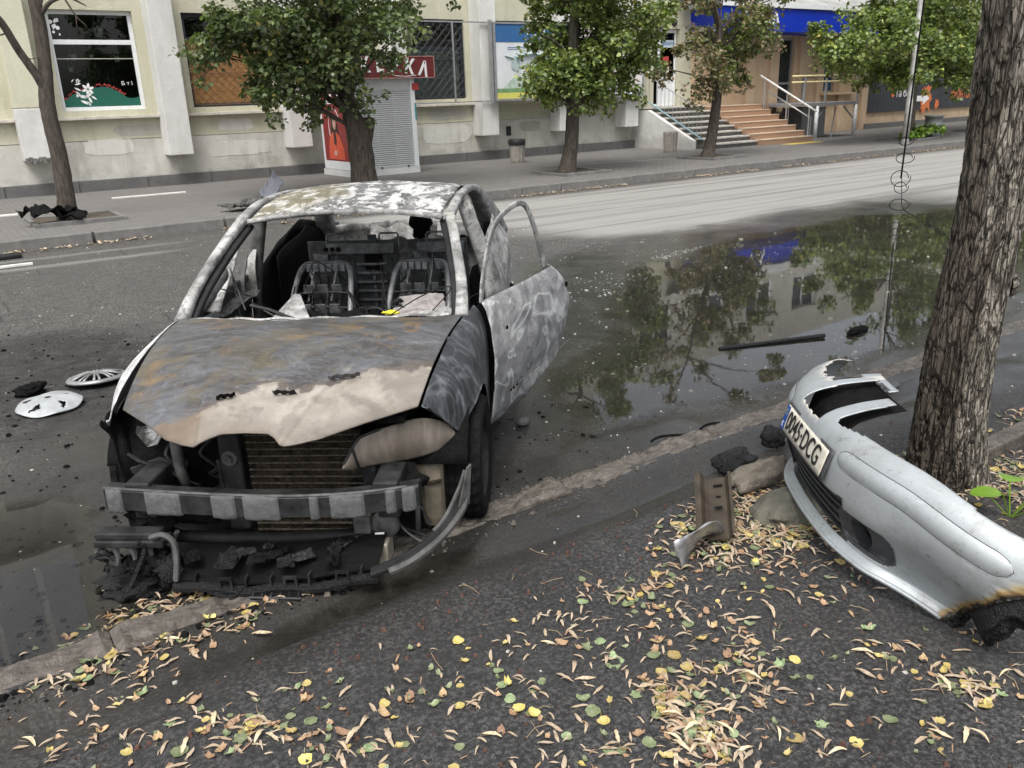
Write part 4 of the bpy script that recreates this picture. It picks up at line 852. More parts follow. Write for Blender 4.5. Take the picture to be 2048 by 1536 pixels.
def tree(name, label, base, path, rad, clumps, nper, size, cols, seed, bark, limbs, group, pit=None):
    t = thing(name, label, 'tree', (base[0], base[1], base[2]), group=group)
    G().grid(trunk_mesh(path, rad, 22, 8, 0.10, seed), True).obj('trunk', bark, t, smooth=True, world=True)
    gl_ = G()
    for lp_, lr in limbs: gl_.grid(trunk_mesh(lp_, lr, 9, 5, 0.08, seed + 3), True)
    if limbs: gl_.obj('limbs', bark, t, smooth=True, world=True)
    if clumps:
        me = leaf_cloud(clumps, nper, size, cols, int(seed * 10)); me.transform(wm(t).inverted()); o = link_mesh('crown', me, M_leaf, t)
        rs = np.random.default_rng(int(seed * 7)); cen = np.mean([k[0] for k in clumps], 0); sp_ = []; tw = G()
        for c_, r_ in clumps:
            for _ in range(2):
                d_ = rs.normal(size=3); d_ += (np.array(c_) - cen) / np.linalg.norm(np.array(c_) - cen) * 1.2; d_[2] -= 0.35; d_ /= np.linalg.norm(d_); e_ = np.array(c_) + d_ * r_ * rs.uniform(0.9, 1.5); sp_.append((tuple(e_), rs.uniform(0.10, 0.2)))
                tw.tube([tuple(c_), tuple((np.array(c_) + e_) / 2 + rs.normal(0, 0.04, 3)), tuple(e_)], [0.012, 0.008, 0.003], 4)
        me = leaf_cloud(sp_, 16, size, cols, int(seed * 13)); me.transform(wm(t).inverted()); link_mesh('sprigs', me, M_leaf, o)
        for c_, r_ in clumps[::2]:
            zt3 = max(path[3][2], c_[2] - 0.9); k3 = int(np.argmin([abs(p[2] - zt3) for p in path])); a3 = np.array(path[k3]); tw.tube([tuple(a3), tuple(a3 * 0.5 + np.array(c_) * 0.5 + np.array([0, 0, 0.12])), tuple(c_)], [0.03, 0.02, 0.008], 5)
        tw.obj('twigs', bark, t, world=True, kind='stuff')
    return t
def clumps_in(env, n, seed, rmin=0.35, rmax=0.7):
    """env: list of (centre, radii) ellipsoids; clumps are kept near their skin"""
    r = np.random.default_rng(seed); out = []
    for (c, rad), k in zip(env, n):
        for _ in range(k):
            d = r.normal(size=3); d /= np.linalg.norm(d); q = (0.30 + 0.85 * r.random() ** 0.75)
            out.append((tuple(np.array(c) + d * np.array(rad) * q), r.uniform(rmin, rmax)))
    return out
TG = 'street trees along the far footway'
# dead-looking left tree
tree('bare_tree', 'bare forked tree with a thin dark trunk in front of the florist window', (2.0, 16.1, 0.15),
     [(1.95, 16.1, 0.10), (1.97, 16.1, 0.45), (2.00, 16.1, 1.2), (1.98, 16.1, 2.0), (2.06, 16.1, 2.6), (2.10, 16.1, 3.4), (2.05, 16.1, 4.6), (1.8, 16.3, 6.0)],
     [0.22, 0.15, 0.13, 0.12, 0.105, 0.10, 0.08, 0.05], [], 0, 0, GREEN, 1.0, M_bark_dark,
     [([(2.02, 16.08, 2.15), (1.92, 16.05, 2.45), (1.72, 16.0, 2.85), (1.55, 15.9, 3.25), (1.3, 15.8, 3.6), (1.0, 15.7, 4.4)], [0.075, 0.07, 0.06, 0.055, 0.05, 0.03]),
      ([(2.12, 16.08, 3.35), (2.3, 15.95, 3.55), (2.55, 15.9, 3.62), (2.8, 15.85, 3.5)], [0.04, 0.032, 0.022, 0.008]),
      ([(2.5, 15.9, 3.62), (2.62, 15.88, 3.35), (2.75, 15.86, 3.2)], [0.016, 0.012, 0.004]), ([(2.62, 15.88, 3.35), (2.60, 15.86, 3.18)], [0.01, 0.004]),
      ([(2.12, 16.08, 3.4), (2.25, 16.0, 3.7), (2.5, 16.0, 3.85), (2.85, 16.0, 3.6)], [0.03, 0.022, 0.016, 0.005]),
      ([(1.75, 16.0, 2.83), (1.85, 15.98, 2.72), (2.0, 15.98, 2.75)], [0.014, 0.01, 0.004]),
      ([(1.62, 15.95, 3.1), (1.45, 15.9, 3.05), (1.35, 15.9, 3.15)], [0.014, 0.01, 0.004])], TG)
# big pollarded tree behind the car
env = [((7.2, 16.2, 4.5), (2.9, 2.1, 2.0)), ((7.2, 16.1, 2.85), (2.0, 1.6, 1.0)), ((5.95, 16.2, 2.75), (1.2, 1.0, 0.85)), ((8.9, 16.2, 3.1), (1.15, 1.0, 0.6)), ((7.2, 16.3, 7.0), (2.2, 2.0, 1.8))]
cl = [k for k in clumps_in(env, [60, 40, 24, 12, 26], 5, 0.26, 0.5) if not (k[0][0] + k[1] > 8.5 and k[0][2] - 0.7 * k[1] < 3.05) or (k[0][0] + k[1] < 8.75 and k[0][2] < 2.35)]
cl = [k for k in cl if not (k[0][0] - k[1] < 5.3 and k[0][2] < 2.75)]
tree('leafy_tree', 'leafy dark green tree with a thick lopped trunk in front of the kiosk', (7.55, 16.3, 0.15),
     [(7.60, 16.3, 0.10), (7.58, 16.3, 0.4), (7.56, 16.3, 0.95), (7.54, 16.3, 1.35), (7.44, 16.3, 1.62), (7.36, 16.3, 2.0), (7.28, 16.3, 2.8), (7.2, 16.3, 4.2), (7.2, 16.3, 6.5)],
     [0.33, 0.27, 0.255, 0.245, 0.19, 0.155, 0.14, 0.11, 0.05], cl, 175, 0.090, GREEN, 2.0, M_bark_dark,
     [([(7.62, 16.25, 1.05), (7.70, 16.22, 1.40), (7.76, 16.2, 1.56), (7.77, 16.2, 1.60)], [0.16, 0.15, 0.125, 0.08]),
      ([(7.3, 16.3, 2.6), (6.7, 16.2, 3.2), (6.0, 16.1, 3.6)], [0.07, 0.05, 0.02]), ([(7.25, 16.3, 2.7), (7.9, 16.3, 3.4), (8.8, 16.2, 3.8)], [0.07, 0.05, 0.02]), ([(7.25, 16.3, 3.2), (7.2, 15.6, 4.0), (7.1, 15.0, 4.6)], [0.06, 0.045, 0.02])], TG)
# round tree before the billboard
env = [((13.05, 15.9, 2.55), (1.5, 1.3, 0.8)), ((13.5, 15.9, 3.6), (1.7, 1.5, 1.1)), ((14.0, 15.9, 3.9), (1.9, 1.4, 0.8)), ((13.2, 15.9, 5.6), (1.9, 1.7, 1.9)), ((12.3, 15.8, 2.3), (0.9, 0.8, 0.45)), ((14.2, 15.9, 2.5), (0.75, 0.7, 0.5))]
cl = [k for k in clumps_in(env, [38, 38, 18, 30, 12, 9], 6, 0.24, 0.45) if not (k[0][0] - k[1] < 12.05 and 2.75 < k[0][2] < 3.95)]
tree('leafy_tree', 'leafy tree with a slim leaning trunk standing before the billboard', (12.72, 15.9, 0.15),
     [(12.62, 15.9, 0.10), (12.68, 15.9, 0.4), (12.78, 15.9, 0.9), (12.82, 15.9, 1.6), (12.84, 15.9, 2.4), (12.9, 15.9, 3.6), (13.0, 15.9, 5.5)],
     [0.26, 0.19, 0.165, 0.15, 0.135, 0.11, 0.05], cl, 170, 0.088, LIGHT, 3.0, M_bark_dark,
     [([(12.84, 15.9, 2.2), (13.3, 15.8, 2.8), (13.9, 15.7, 3.2)], [0.05, 0.035, 0.015]), ([(12.86, 15.9, 2.6), (12.4, 15.9, 3.0), (11.9, 15.9, 3.2)], [0.05, 0.035, 0.015])], TG)
# drying tree before the stairs
env = [((18.2, 16.3, 3.6), (1.7, 1.3, 1.0)), ((17.5, 16.3, 2.4), (0.9, 0.8, 0.75)), ((18.6, 16.3, 2.7), (0.8, 0.8, 0.7)), ((19.9, 16.3, 3.3), (1.1, 0.9, 0.5)), ((18.4, 16.3, 5.4), (2.1, 1.8, 1.7))]
cl = clumps_in(env, [24, 13, 12, 7, 24], 7, 0.20, 0.40)
half = len(cl) // 2
tt = tree('drying_tree', 'thin tree with browning leaves standing before the stairs', (17.95, 16.3, 0.15),
     [(17.85, 16.3, 0.10), (17.92, 16.3, 0.4), (18.05, 16.3, 1.0), (18.14, 16.3, 1.9), (18.08, 16.3, 2.7), (18.12, 16.3, 3.4), (17.7, 16.3, 4.3), (17.4, 16.3, 5.5)],
     [0.24, 0.165, 0.14, 0.125, 0.11, 0.095, 0.07, 0.03], cl, 60, 0.092, DRY, 4.0, M_bark_dark,
     [([(18.1, 16.3, 3.2), (18.5, 16.3, 3.6), (19.0, 16.3, 4.2), (19.3, 16.3, 5.0)], [0.08, 0.07, 0.055, 0.03]), ([(18.1, 16.3, 2.7), (17.6, 16.3, 2.95), (17.1, 16.3, 2.8)], [0.045, 0.03, 0.01]), ([(18.4, 16.3, 3.5), (19.2, 16.3, 3.6), (20.2, 16.3, 3.6)], [0.045, 0.035, 0.012])], TG)
me = leaf_cloud([c for k, c in enumerate(cl) if c[0][0] > 18.0], 80, 0.092, LIGHT, 77); me.transform(wm(tt).inverted()); link_mesh('green_foliage', me, M_leaf, tt)
# right-hand trees
env = [((26.6, 16.1, 3.3), (3.3, 1.8, 1.0)), ((24.4, 16.1, 3.3), (2.2, 1.3, 0.8)), ((26.0, 16.1, 2.35), (1.9, 1.2, 0.5)), ((27.5, 16.1, 5.6), (3.2, 2.4, 2.2)), ((28.6, 16.0, 2.6), (1.8, 1.2, 0.8))]
cl = clumps_in(env, [50, 17, 16, 46, 22], 8, 0.30, 0.56)
tree('spreading_tree', 'wide spreading light green tree behind the lamp post', (27.25, 16.1, 0.15),
     [(27.2, 16.1, 0.10), (27.25, 16.1, 0.5), (27.2, 16.1, 1.6), (27.1, 16.1, 2.6), (27.2, 16.1, 4.5), (27.3, 16.1, 6.5)], [0.25, 0.17, 0.15, 0.14, 0.1, 0.04], cl, 150, 0.108, LIGHT, 5.0, M_bark_dark,
     [([(27.1, 16.1, 2.4), (26, 16.1, 3.2), (24.6, 16.1, 3.6)], [0.08, 0.055, 0.02]), ([(27.1, 16.1, 2.5), (28.2, 16.0, 3.2), (29.4, 16, 3.6)], [0.07, 0.05, 0.02])], TG)
env = [((32.6, 16.6, 3.9), (3.0, 2.0, 1.3)), ((31.4, 16.5, 2.7), (1.6, 1.3, 0.7)), ((33, 16.8, 6.0), (3.2, 2.4, 2.2))]
cl = clumps_in(env, [40, 16, 36], 9, 0.4, 0.7)
tree('spreading_tree', 'green street tree half hidden by the near trunk', (33.2, 16.8, 0.15),
     [(33.1, 16.8, 0.10), (33.15, 16.8, 0.5), (33.5, 16.8, 1.6), (33.7, 16.8, 2.6), (33.4, 16.8, 4.5), (33.3, 16.8, 6.5)], [0.38, 0.26, 0.21, 0.19, 0.13, 0.05], cl, 120, 0.13, LIGHT, 6.0, M_bark_dark, [], TG)
env = [((40, 16.6, 4.6), (3.4, 2.4, 2.2))]
tree('spreading_tree', 'farthest street tree beyond the near trunk', (40, 16.6, 0.15), [(40, 16.6, 0.1), (40, 16.6, 1.5), (40, 16.6, 3), (40, 16.6, 6)], [0.25, 0.18, 0.15, 0.06], clumps_in(env, [46], 10, 0.5, 0.8), 90, 0.16, LIGHT, 7.0, M_bark_dark, [], TG)
# tree pits with kerb frames
M_soil = simple('pit_soil', (0.085, 0.07, 0.052), 0.95, var=0.4, scale=25, bump=0.7, dist=0.02)
for (x, y, lab) in ((2.05, 16.05, 'square concrete tree pit frame round the bare tree'), (7.6, 16.25, 'square concrete tree pit frame behind the burnt car'), (12.75, 15.85, 'square concrete tree pit frame under the tree by the billboard'), (18.0, 16.25, 'square concrete tree pit frame under the drying tree'), (27.3, 16.1, 'square concrete tree pit frame with green shrubs in it'), (33.1, 16.7, 'square concrete tree pit frame at the far right tree')):
    p = thing('tree_pit', lab, 'tree pit', (x, y, 0.15), random.uniform(-0.03, 0.03), group='tree pits in the far footway')
    for a, b in (((-0.62, -0.68, -0.02), (0.62, -0.60, 0.07)), ((-0.62, 0.60, -0.02), (0.62, 0.68, 0.05)), ((-0.70, -0.68, -0.02), (-0.622, 0.68, 0.06)), ((0.622, -0.68, -0.02), (0.70, 0.68, 0.06))): G().box(a, b).obj('border', M_kerb, p, bevel=0.008)
    X, Y = np.meshgrid(np.linspace(-0.62, 0.62, 22), np.linspace(-0.60, 0.60, 22), indexing='ij'); G().grid(np.stack([X, Y, 0.012 + 0.03 * n2(X + x, Y + y, 4, 4)], -1)).obj('soil', M_soil, p)
# shrubs at the lamp post
for (x, y, s, lab) in ((27.75, 15.75, 0.5, 'small bright green shrub growing in the tree pit behind the lamp post'), (26.85, 15.8, 0.3, 'low green weeds left of the lamp post in the tree pit')):
    t = thing('shrub', lab, 'shrub', (x, y, 0.17))
    me = leaf_cloud([((random.uniform(-0.45, 0.45) * s * 2, random.uniform(-0.3, 0.3) * s * 2, s * random.uniform(0.2, 0.7)), 0.2 * (s + .3)) for _ in range(14)], 40, 0.11, [((0.13, 0.22, 0.03), 3), ((0.18, 0.26, 0.05), 2)], int(s * 100)); link_mesh('foliage', me, M_leaf, t)
    gsm = G()
    for k in range(7): gsm.tube([(0, 0, -0.02), (random.uniform(-.3, .3) * s, random.uniform(-.2, .2) * s, s * 0.6)], 0.008, 5)
    gsm.obj('stems', M_bark_dark, t)

# ------------------------------------------------------------------ the near linden trunk with deep furrowed bark
nt = thing('near_tree', 'thick furrowed linden trunk in the right foreground behind the torn bumper', 'tree', (3.82, 1.84, 0.0))
path = catmull([(3.82, 1.86, -0.08), (3.80, 1.86, 0.12), (3.775, 1.86, 0.40), (3.79, 1.86, 0.78), (3.865, 1.86, 1.3), (3.875, 1.86, 1.75), (3.86, 1.86, 2.3), (3.90, 1.87, 4.2), (3.9, 1.9, 6.5)], 46)
rads = catmull([(a, 0, 0) for a in (0.20, 0.172, 0.157, 0.146, 0.142, 0.142, 0.135, 0.12, 0.09)], 46)[:, 0]
S = 220; th = np.linspace(0, 2 * np.pi, S, endpoint=False); n = len(path); V = np.empty((n, S, 3)); CR = np.empty((n, S)); WB = np.empty((n, S))
for i in range(n):
    p, r = path[i], rads[i]; cs_ = np.stack([np.cos(th), np.sin(th)], 1)
    flare = 1 + 0.16 * np.exp(-max(p[2], 0) / 0.16) * (0.5 + 0.5 * np.sin(th * 5 + 1.2)) * 1.3
    q = np.stack([cs_[:, 0] * 1.0, cs_[:, 1] * 1.0, np.full(S, p[2] * 0.55)], 1)
    wv = q + 0.14 * np.stack([fbm(q + 9, 5, 3) - .5] * 3, 1) * np.array([1, 1, 0.3])
    ridge = 1 - np.abs(2 * fbm(wv * np.array([1, 1, 0.45]), 12.0, 2) - 1) * 2.2; ridge = np.clip(ridge, -0.2, 1)
    crack = sstep(0.72, 0.97, ridge); cross = sstep(0.62, 0.72, fbm(np.stack([cs_[:, 0] * 3, cs_[:, 1] * 3, np.full(S, p[2] * 16)], 1), 1.6, 3))
    fine = fbm(np.stack([cs_[:, 0] * r * 40, cs_[:, 1] * r * 40, np.full(S, p[2] * 22)], 1), 1.0, 3) - 0.5
    disp = -0.016 * crack - 0.007 * cross + 0.012 * fine + 0.02 * (fbm(np.stack([cs_[:, 0], cs_[:, 1], np.full(S, p[2])], 1), 2.0, 2) - 0.5)
    rr = r * flare + disp
    V[i] = np.c_[p[0] + cs_[:, 0] * rr, p[1] + cs_[:, 1] * rr, np.full(S, p[2])]; CR[i] = np.clip(crack * 0.9 + cross * 0.35, 0, 1)
    # dark damp streak on the side facing the wreck, wider towards the root
    ang = np.angle(np.exp(1j * (th - R_(170)))); wid = 0.85 + 0.55 * np.exp(-max(p[2], 0) / 0.25) - 0.12 * p[2]
    WB[i] = sstep(0.25, -0.15, np.abs(ang) - wid + (fbm(q, 4, 3) - 0.5) * 1.3) * (0.85 if p[2] < 1.2 else max(0, 0.85 - (p[2] - 1.2) * 0.3))
g = G(); g.grid(V, True); g.at['crack'] = CR.ravel(); g.at['wetbark'] = WB.ravel(); g.obj('trunk', M_bark_near, nt, smooth=True, world=True)
G().lathe([(0.0, 0.012), (0.02, 0.014), (0.045, 0.010), (0.055, -0.005), (0.07, -0.03)], seg=14).obj('knot', M_bark_near, nt, smooth=True).matrix_basis = Matrix.Translation((0.04 + 0.15 * math.cos(R_(-42)), 0.02 + 0.15 * math.sin(R_(-42)), 0.98)) @ Matrix.Rotation(R_(-42), 4, 'Z') @ Matrix.Rotation(R_(90), 4, 'Y')
gl_ = G()
for lp_, lr in (([(3.93, 1.87, 3.9), (4.6, 2.2, 4.8), (5.4, 2.6, 5.6)], [0.09, 0.07, 0.03]), ([(3.95, 1.87, 4.2), (3.4, 2.4, 5.0), (2.8, 2.9, 5.8)], [0.09, 0.06, 0.03]), ([(3.95, 1.87, 4.6), (4.0, 1.1, 5.6), (4.1, 0.4, 6.3)], [0.08, 0.06, 0.03])): gl_.grid(trunk_mesh(lp_, lr, 9, 5, 0.1, 5.0), True)
gl_.obj('limbs', M_bark_near, nt, smooth=True, world=True)
cl = clumps_in([((3.9, 1.9, 6.6), (2.6, 2.4, 1.6))], [46], 12, 0.4, 0.7)
me = leaf_cloud(cl, 70, 0.13, LIGHT, 88); me.transform(wm(nt).inverted()); link_mesh('crown', me, M_leaf, nt)
# ================================================================== BURNT CAR
# car frame: x forward, y to the car's left, z up; its origin lies below the front axle (the shell sags 75 mm)
def burnt(name, stops, scale=3.0, dist=2.2, lines=0.0, rust=None, rust_amt=0.5, rough=(0.45, 0.8), metal=0.25, flake=None, aniso=(1, 1, 1), grime=None):
    m = Mat(name); v = m.mapping(aniso)
    n1 = m.noise(scale, 7, 0.6, dist, v); n2_ = m.noise(scale * 6, 6, 0.65, 0.8, v)
    c = m.ramp(m.math('ADD', m.math('MULTIPLY', n1, 0.82), m.math('MULTIPLY', n2_, 0.18)), stops)
    if lines:      # tide marks left where the paint burnt off in contours
        s = m.math('ABSOLUTE', m.math('SINE', m.math('MULTIPLY', m.noise(scale * 0.75, 3, 0.45, 1.6, v), 17.0)))
        c = m.mix(m.math('MULTIPLY', m.ramp(s, [(0.0, 1.0), (0.14, 0.75), (0.5, 0.0)]), lines), c, (0.60, 0.61, 0.61))
        s2 = m.math('ABSOLUTE', m.math('SINE', m.math('MULTIPLY', m.noise(scale * 1.6, 4, 0.5, 2.4, v), 13.0)))
        c = m.mix(m.math('MULTIPLY', m.ramp(s2, [(0.0, 1.0), (0.4, 0.0)]), lines * 0.5), c, (0.09, 0.093, 0.097))
    if rust:
        rm = m.ramp(m.noise(scale * 1.9, 6, 0.68, 1.2, m.mapping(aniso, (3.1, 1.7, 0.4))), [(0.56, 0.0), (0.66, rust_amt)])
        c = m.mix(rm, c, m.mix(m.noise(40, 4), rust, tuple(x * 0.55 for x in rust)))
    if flake:
        fm = m.ramp(m.noise(scale * 4.5, 7, 0.75, 0.6), [(0.52, 0.0), (0.56, 1.0)])
        c = m.mix(m.math('MULTIPLY', fm, flake[1]), c, flake[0])
    if grime:
        zz = m.sep()[2]; gm = m.ramp(m.math('ADD', m.math('MULTIPLY', zz, -1.6), m.math('ADD', m.noise(4, 5, .6), 0.42)), [(0.2, 0), (0.7, grime[1])]); c = m.mix(gm, c, grime[0])
    sp = m.ramp(m.noise(150, 4, 0.7), [(0.62, 0.0), (0.72, 0.5)]); c = m.mix(sp, c, tuple(x * 0.4 for x in stops[0][1]))
    b = m.bump(m.math('ADD', n2_, m.math('MULTIPLY', m.noise(90, 5, 0.7), 0.5)), 0.35, 0.004)
    return m.bsdf(c, m.ramp(n2_, [(0.3, rough[0]), (0.7, rough[1])]), metal, b, 0.45), m
M_shell, _ = burnt('ash_white_steel', [(0.32, (0.07, 0.07, 0.068)), (0.45, (0.22, 0.22, 0.215)), (0.60, (0.45, 0.45, 0.44))], 4.0, 1.0, 0.0, (0.30, 0.24, 0.13), 0.35, (0.6, 0.9), 0.0, ((0.05, 0.05, 0.05), 0.55))
M_doorm, _ = burnt('door_tide_marks', [(0.32, (0.10, 0.103, 0.107)), (0.44, (0.21, 0.213, 0.217)), (0.55, (0.34, 0.343, 0.347)), (0.68, (0.52, 0.52, 0.52))], 2.4, 2.4, 0.9, None, 0.3, (0.5, 0.8), 0.1, grime=((0.05, 0.05, 0.05), 0.7))
M_fend, _ = burnt('fender_burnt_blue', [(0.32, (0.025, 0.027, 0.03)), (0.50, (0.05, 0.053, 0.06)), (0.60, (0.125, 0.132, 0.145)), (0.72, (0.33, 0.345, 0.37))], 3.2, 2.6, 0.10, None, 0.3, (0.32, 0.62), 0.35, aniso=(1.4, 1.4, 0.8))
M_fend_w, _ = burnt('fender_ash', [(0.30, (0.28, 0.28, 0.28)), (0.5, (0.52, 0.52, 0.52)), (0.7, (0.66, 0.66, 0.66))], 9.0, 0.8, 0.0, None, 0.3, (0.55, 0.85), 0.0, ((0.2, 0.2, 0.21), 0.5), (1, 1, 1))
M_char = simple('charred_black', (0.008, 0.008, 0.008), 0.8, var=0.6, scale=30, bump=0.8, dist=0.012, spec=0.1)
M_charm = simple('sooty_metal', (0.016, 0.0163, 0.017), 0.6, 0.0, var=0.7, scale=14, bump=0.6, spec=0.25)
M_grey = simple('scorched_steel', (0.025, 0.026, 0.027), 0.55, 0.1, var=0.65, scale=12, bump=0.5, spec=0.3)
M_greyl = simple('pale_scorched_steel', (0.088, 0.088, 0.086), 0.6, 0.1, var=0.6, scale=14, bump=0.5, spec=0.35)
M_foam = simple('foam_ash', (0.10, 0.103, 0.106), 0.95, var=0.25, scale=40, bump=0.8, dist=0.006)
M_melt = simple('melted_plastic', (0.010, 0.0105, 0.012), 0.32, var=0.5, scale=26, bump=1.0, dist=0.016, spec=0.4)
M_tyre = simple('burnt_tyre', (0.009, 0.009, 0.009), 0.9, var=0.5, scale=40, bump=0.6, spec=0.12)
mh = Mat('hood_burnt'); vv = mh.mapping((2.1, 0.75, 1)); h1 = mh.noise(2.2, 12, 0.66, 2.2, vv); h2 = mh.noise(9, 12, 0.72, 1.0, vv)
hc = mh.ramp(mh.math('ADD', mh.math('MULTIPLY', h1, 0.7), mh.math('MULTIPLY', h2, 0.3)), [(0.30, (0.045, 0.041, 0.037)), (0.44, (0.078, 0.074, 0.071)), (0.54, (0.118, 0.121, 0.128)), (0.65, (0.18, 0.19, 0.208)), (0.80, (0.28, 0.29, 0.305))])
sw = mh.math('ABSOLUTE', mh.math('SINE', mh.math('MULTIPLY', mh.noise(2.6, 4, 0.5, 2.2, vv), 26.0)))
hc = mh.mix(mh.math('MULTIPLY', mh.ramp(sw, [(0, 1), (0.4, 0)]), 0.22), hc, (0.30, 0.32, 0.36)); hc = mh.mix(mh.ramp(mh.noise(14, 10, .8, 0.6, vv), [(0.55, 0.0), (0.74, 0.4)]), hc, (0.34, 0.355, 0.385)); hc = mh.mix(mh.ramp(mh.noise(7, 8, .75, 1.2, vv), [(0.54, 0.0), (0.74, 0.75)]), hc, (0.035, 0.033, 0.032))
olive = mh.ramp(mh.noise(3.4, 6, .65, 1.5, mh.mapping((1, 1, 1), (5, 2, 1))), [(0.52, 0), (0.66, 0.6)]); hc = mh.mix(olive, hc, (0.165, 0.135, 0.075))
hc = mh.mix(mh.math('MULTIPLY', mh.attr('rust'), mh.ramp(mh.noise(9, 8, .75, 1.2), [(0.46, 0.0), (0.62, 0.75)])), hc, mh.mix(mh.noise(30, 4), (0.31, 0.205, 0.09), (0.20, 0.128, 0.062)))
ashc = mh.mix(mh.ramp(mh.noise(6, 6, .6, .6), [(0.35, 0), (0.65, 1)]), (0.21, 0.188, 0.16), (0.33, 0.305, 0.268))
ashc = mh.mix(mh.ramp(mh.noise(80, 3), [(0.62, 0), (0.7, 0.5)]), ashc, (0.14, 0.115, 0.09))
hc = mh.mix(mh.attr('brown'), hc, mh.mix(mh.noise(14, 5), (0.13, 0.10, 0.075), (0.27, 0.21, 0.155)))
hc = mh.mix(mh.attr('ash'), hc, ashc)
hc = mh.mix(mh.math('MULTIPLY', mh.attr('edge'), 0.85), hc, (0.10, 0.085, 0.07))
hb = mh.bump(mh.math('ADD', mh.math('MULTIPLY', mh.attr('ash'), 1.2), mh.math('ADD', mh.math('MULTIPLY', h2, 0.5), mh.math('MULTIPLY', mh.noise(120, 4), 0.3))), 0.5, 0.004)
M_hood = mh.bsdf(hc, mh.mix(mh.attr('ash'), mh.ramp(h2, [(0.3, 0.28), (0.7, 0.5)]), 0.85), mh.mix(mh.attr('ash'), 0.3, 0.0), hb, 0.5)

car = thing('burnt_car', 'burnt-out silver hatchback with bare steel seats, scorched hood and open door', 'car', (1.231, 3.520, -0.075), R_(-128.288))
def mir(g):   # mirrored copy of collected geometry (y -> -y)
    h = G(); h.v = [(x, -y, z) for x, y, z in g.v]; h.f = [tuple(reversed(f)) for f in g.f]; h.n = g.n; return h
# ---- hood
def hood_pt(s, t):
    a = np.abs(0.615 * s)
    uf = np.interp(a, [0, 0.085, 0.12, 0.155, 0.22, 0.30, 0.44, 0.615], [0.685, 0.69, 0.72, 0.768, 0.752, 0.715, 0.575, 0.42])
    zf = np.interp(a, [0, 0.10, 0.155, 0.30, 0.44, 0.615], [0.757, 0.755, 0.745, 0.756, 0.762, 0.768])
    ur = -0.245 - 0.155 * s ** 2; zr = 0.970 - 0.030 * s ** 2
    y = s * (0.615 + 0.095 * t ** 0.9); u = uf + (ur - uf) * t; e = 1.5 + 0.9 * s ** 2
    z = zf + (zr - zf) * (1 - (1 - t) ** e) + 0.012 * (1 - s ** 2) * np.sin(np.pi * t)
    vc = 0.155 + 0.19 * np.clip(t / 0.65, 0, 1); z = z + 0.012 * sstep(0.018, -0.004, np.abs(y) - vc) * sstep(1.0, 0.55, t)
    return u, y, z
nu, nv = 190, 150
S_, T_ = np.meshgrid(np.linspace(-1, 1, nu), np.linspace(0, 1, nv), indexing='ij'); U, Y, Z = hood_pt(S_, T_); P3 = np.stack([U, Y, np.zeros_like(U)], -1)
Z = Z + (fbm(P3, 4.5, 3) - 0.5) * 0.016 * np.sin(np.pi * np.clip(T_, 0, 1)) + 0.008 * sstep(0.85, 1.0, T_) * np.sin(Y * 9) * 0.6
bnd = np.interp(Y, [-0.6, -0.42, -0.30, -0.16, -0.05, 0.06, 0.16, 0.24, 0.34, 0.48, 0.60], [0.9, 0.66, 0.60, 0.52, 0.44, 0.41, 0.46, 0.44, 0.345, 0.27, 0.22]) + (fbm(P3, 11, 5) - 0.5) * 0.16 + (fbm(P3 + 3, 34, 4) - 0.5) * 0.07
over = U - bnd; ash = sstep(0.0, 0.012, over) * sstep(-0.22, -0.12, Y + (fbm(P3 + 5, 9, 4) - .5) * .15); brown = sstep(-0.004, 0.01, over) * (1 - sstep(-0.30, -0.06, Y)) + 0.4 * sstep(-0.06, 0.0, over)
ash = np.maximum(ash, sstep(0.60, 0.625, fbm(P3 + 21, 17, 5)) * sstep(-0.10, -0.01, over) * sstep(-0.3, -0.1, Y)); ash = ash * (1 - 0.35 * sstep(0.575, 0.63, fbm(P3 + 9, 12, 6)))
brown = np.clip(np.maximum(brown, ash * sstep(0.05, 0.0, T_ - 0.03) * 0.7), 0, 1)
ash = ash * (1 - 0.55 * sstep(0.12, 0.0, T_))
spots = [(0.33, -0.56, .10, .05), (0.22, -0.57, .09, .035), (-0.28, -0.50, .07, .09), (-0.20, -0.42, .05, .12), (0.10, -0.26, .12, .035), (0.02, 0.0, .03, .08), (-0.02, 0.16, .03, .09), (0.0, 0.36, .05, .05), (-0.27, 0.46, .05, .14), (-0.16, 0.50, .12, .05), (-0.1, 0.22, .03, .10), (0.30, -0.46, .03, .12), (0.05, 0.44, .07, .05)]
rust = np.zeros_like(U)
for (a, b, ra, rb_) in spots: rust = np.maximum(rust, sstep(1.25, 0.55, np.hypot((U - a) / ra, (Y - b) / rb_) + (fbm(P3 + 7, 14, 3) - .5) * 0.9))
edge = sstep(0.02, 0.0, T_) * 0.6
g = G(); g.grid(np.stack([U, Y, Z], -1))
for k, a in (('ash', ash), ('brown', brown), ('rust', rust), ('edge', edge)): g.at[k] = a.ravel()
hood = g.obj('hood', M_hood, car, smooth=True, solid=0.006)
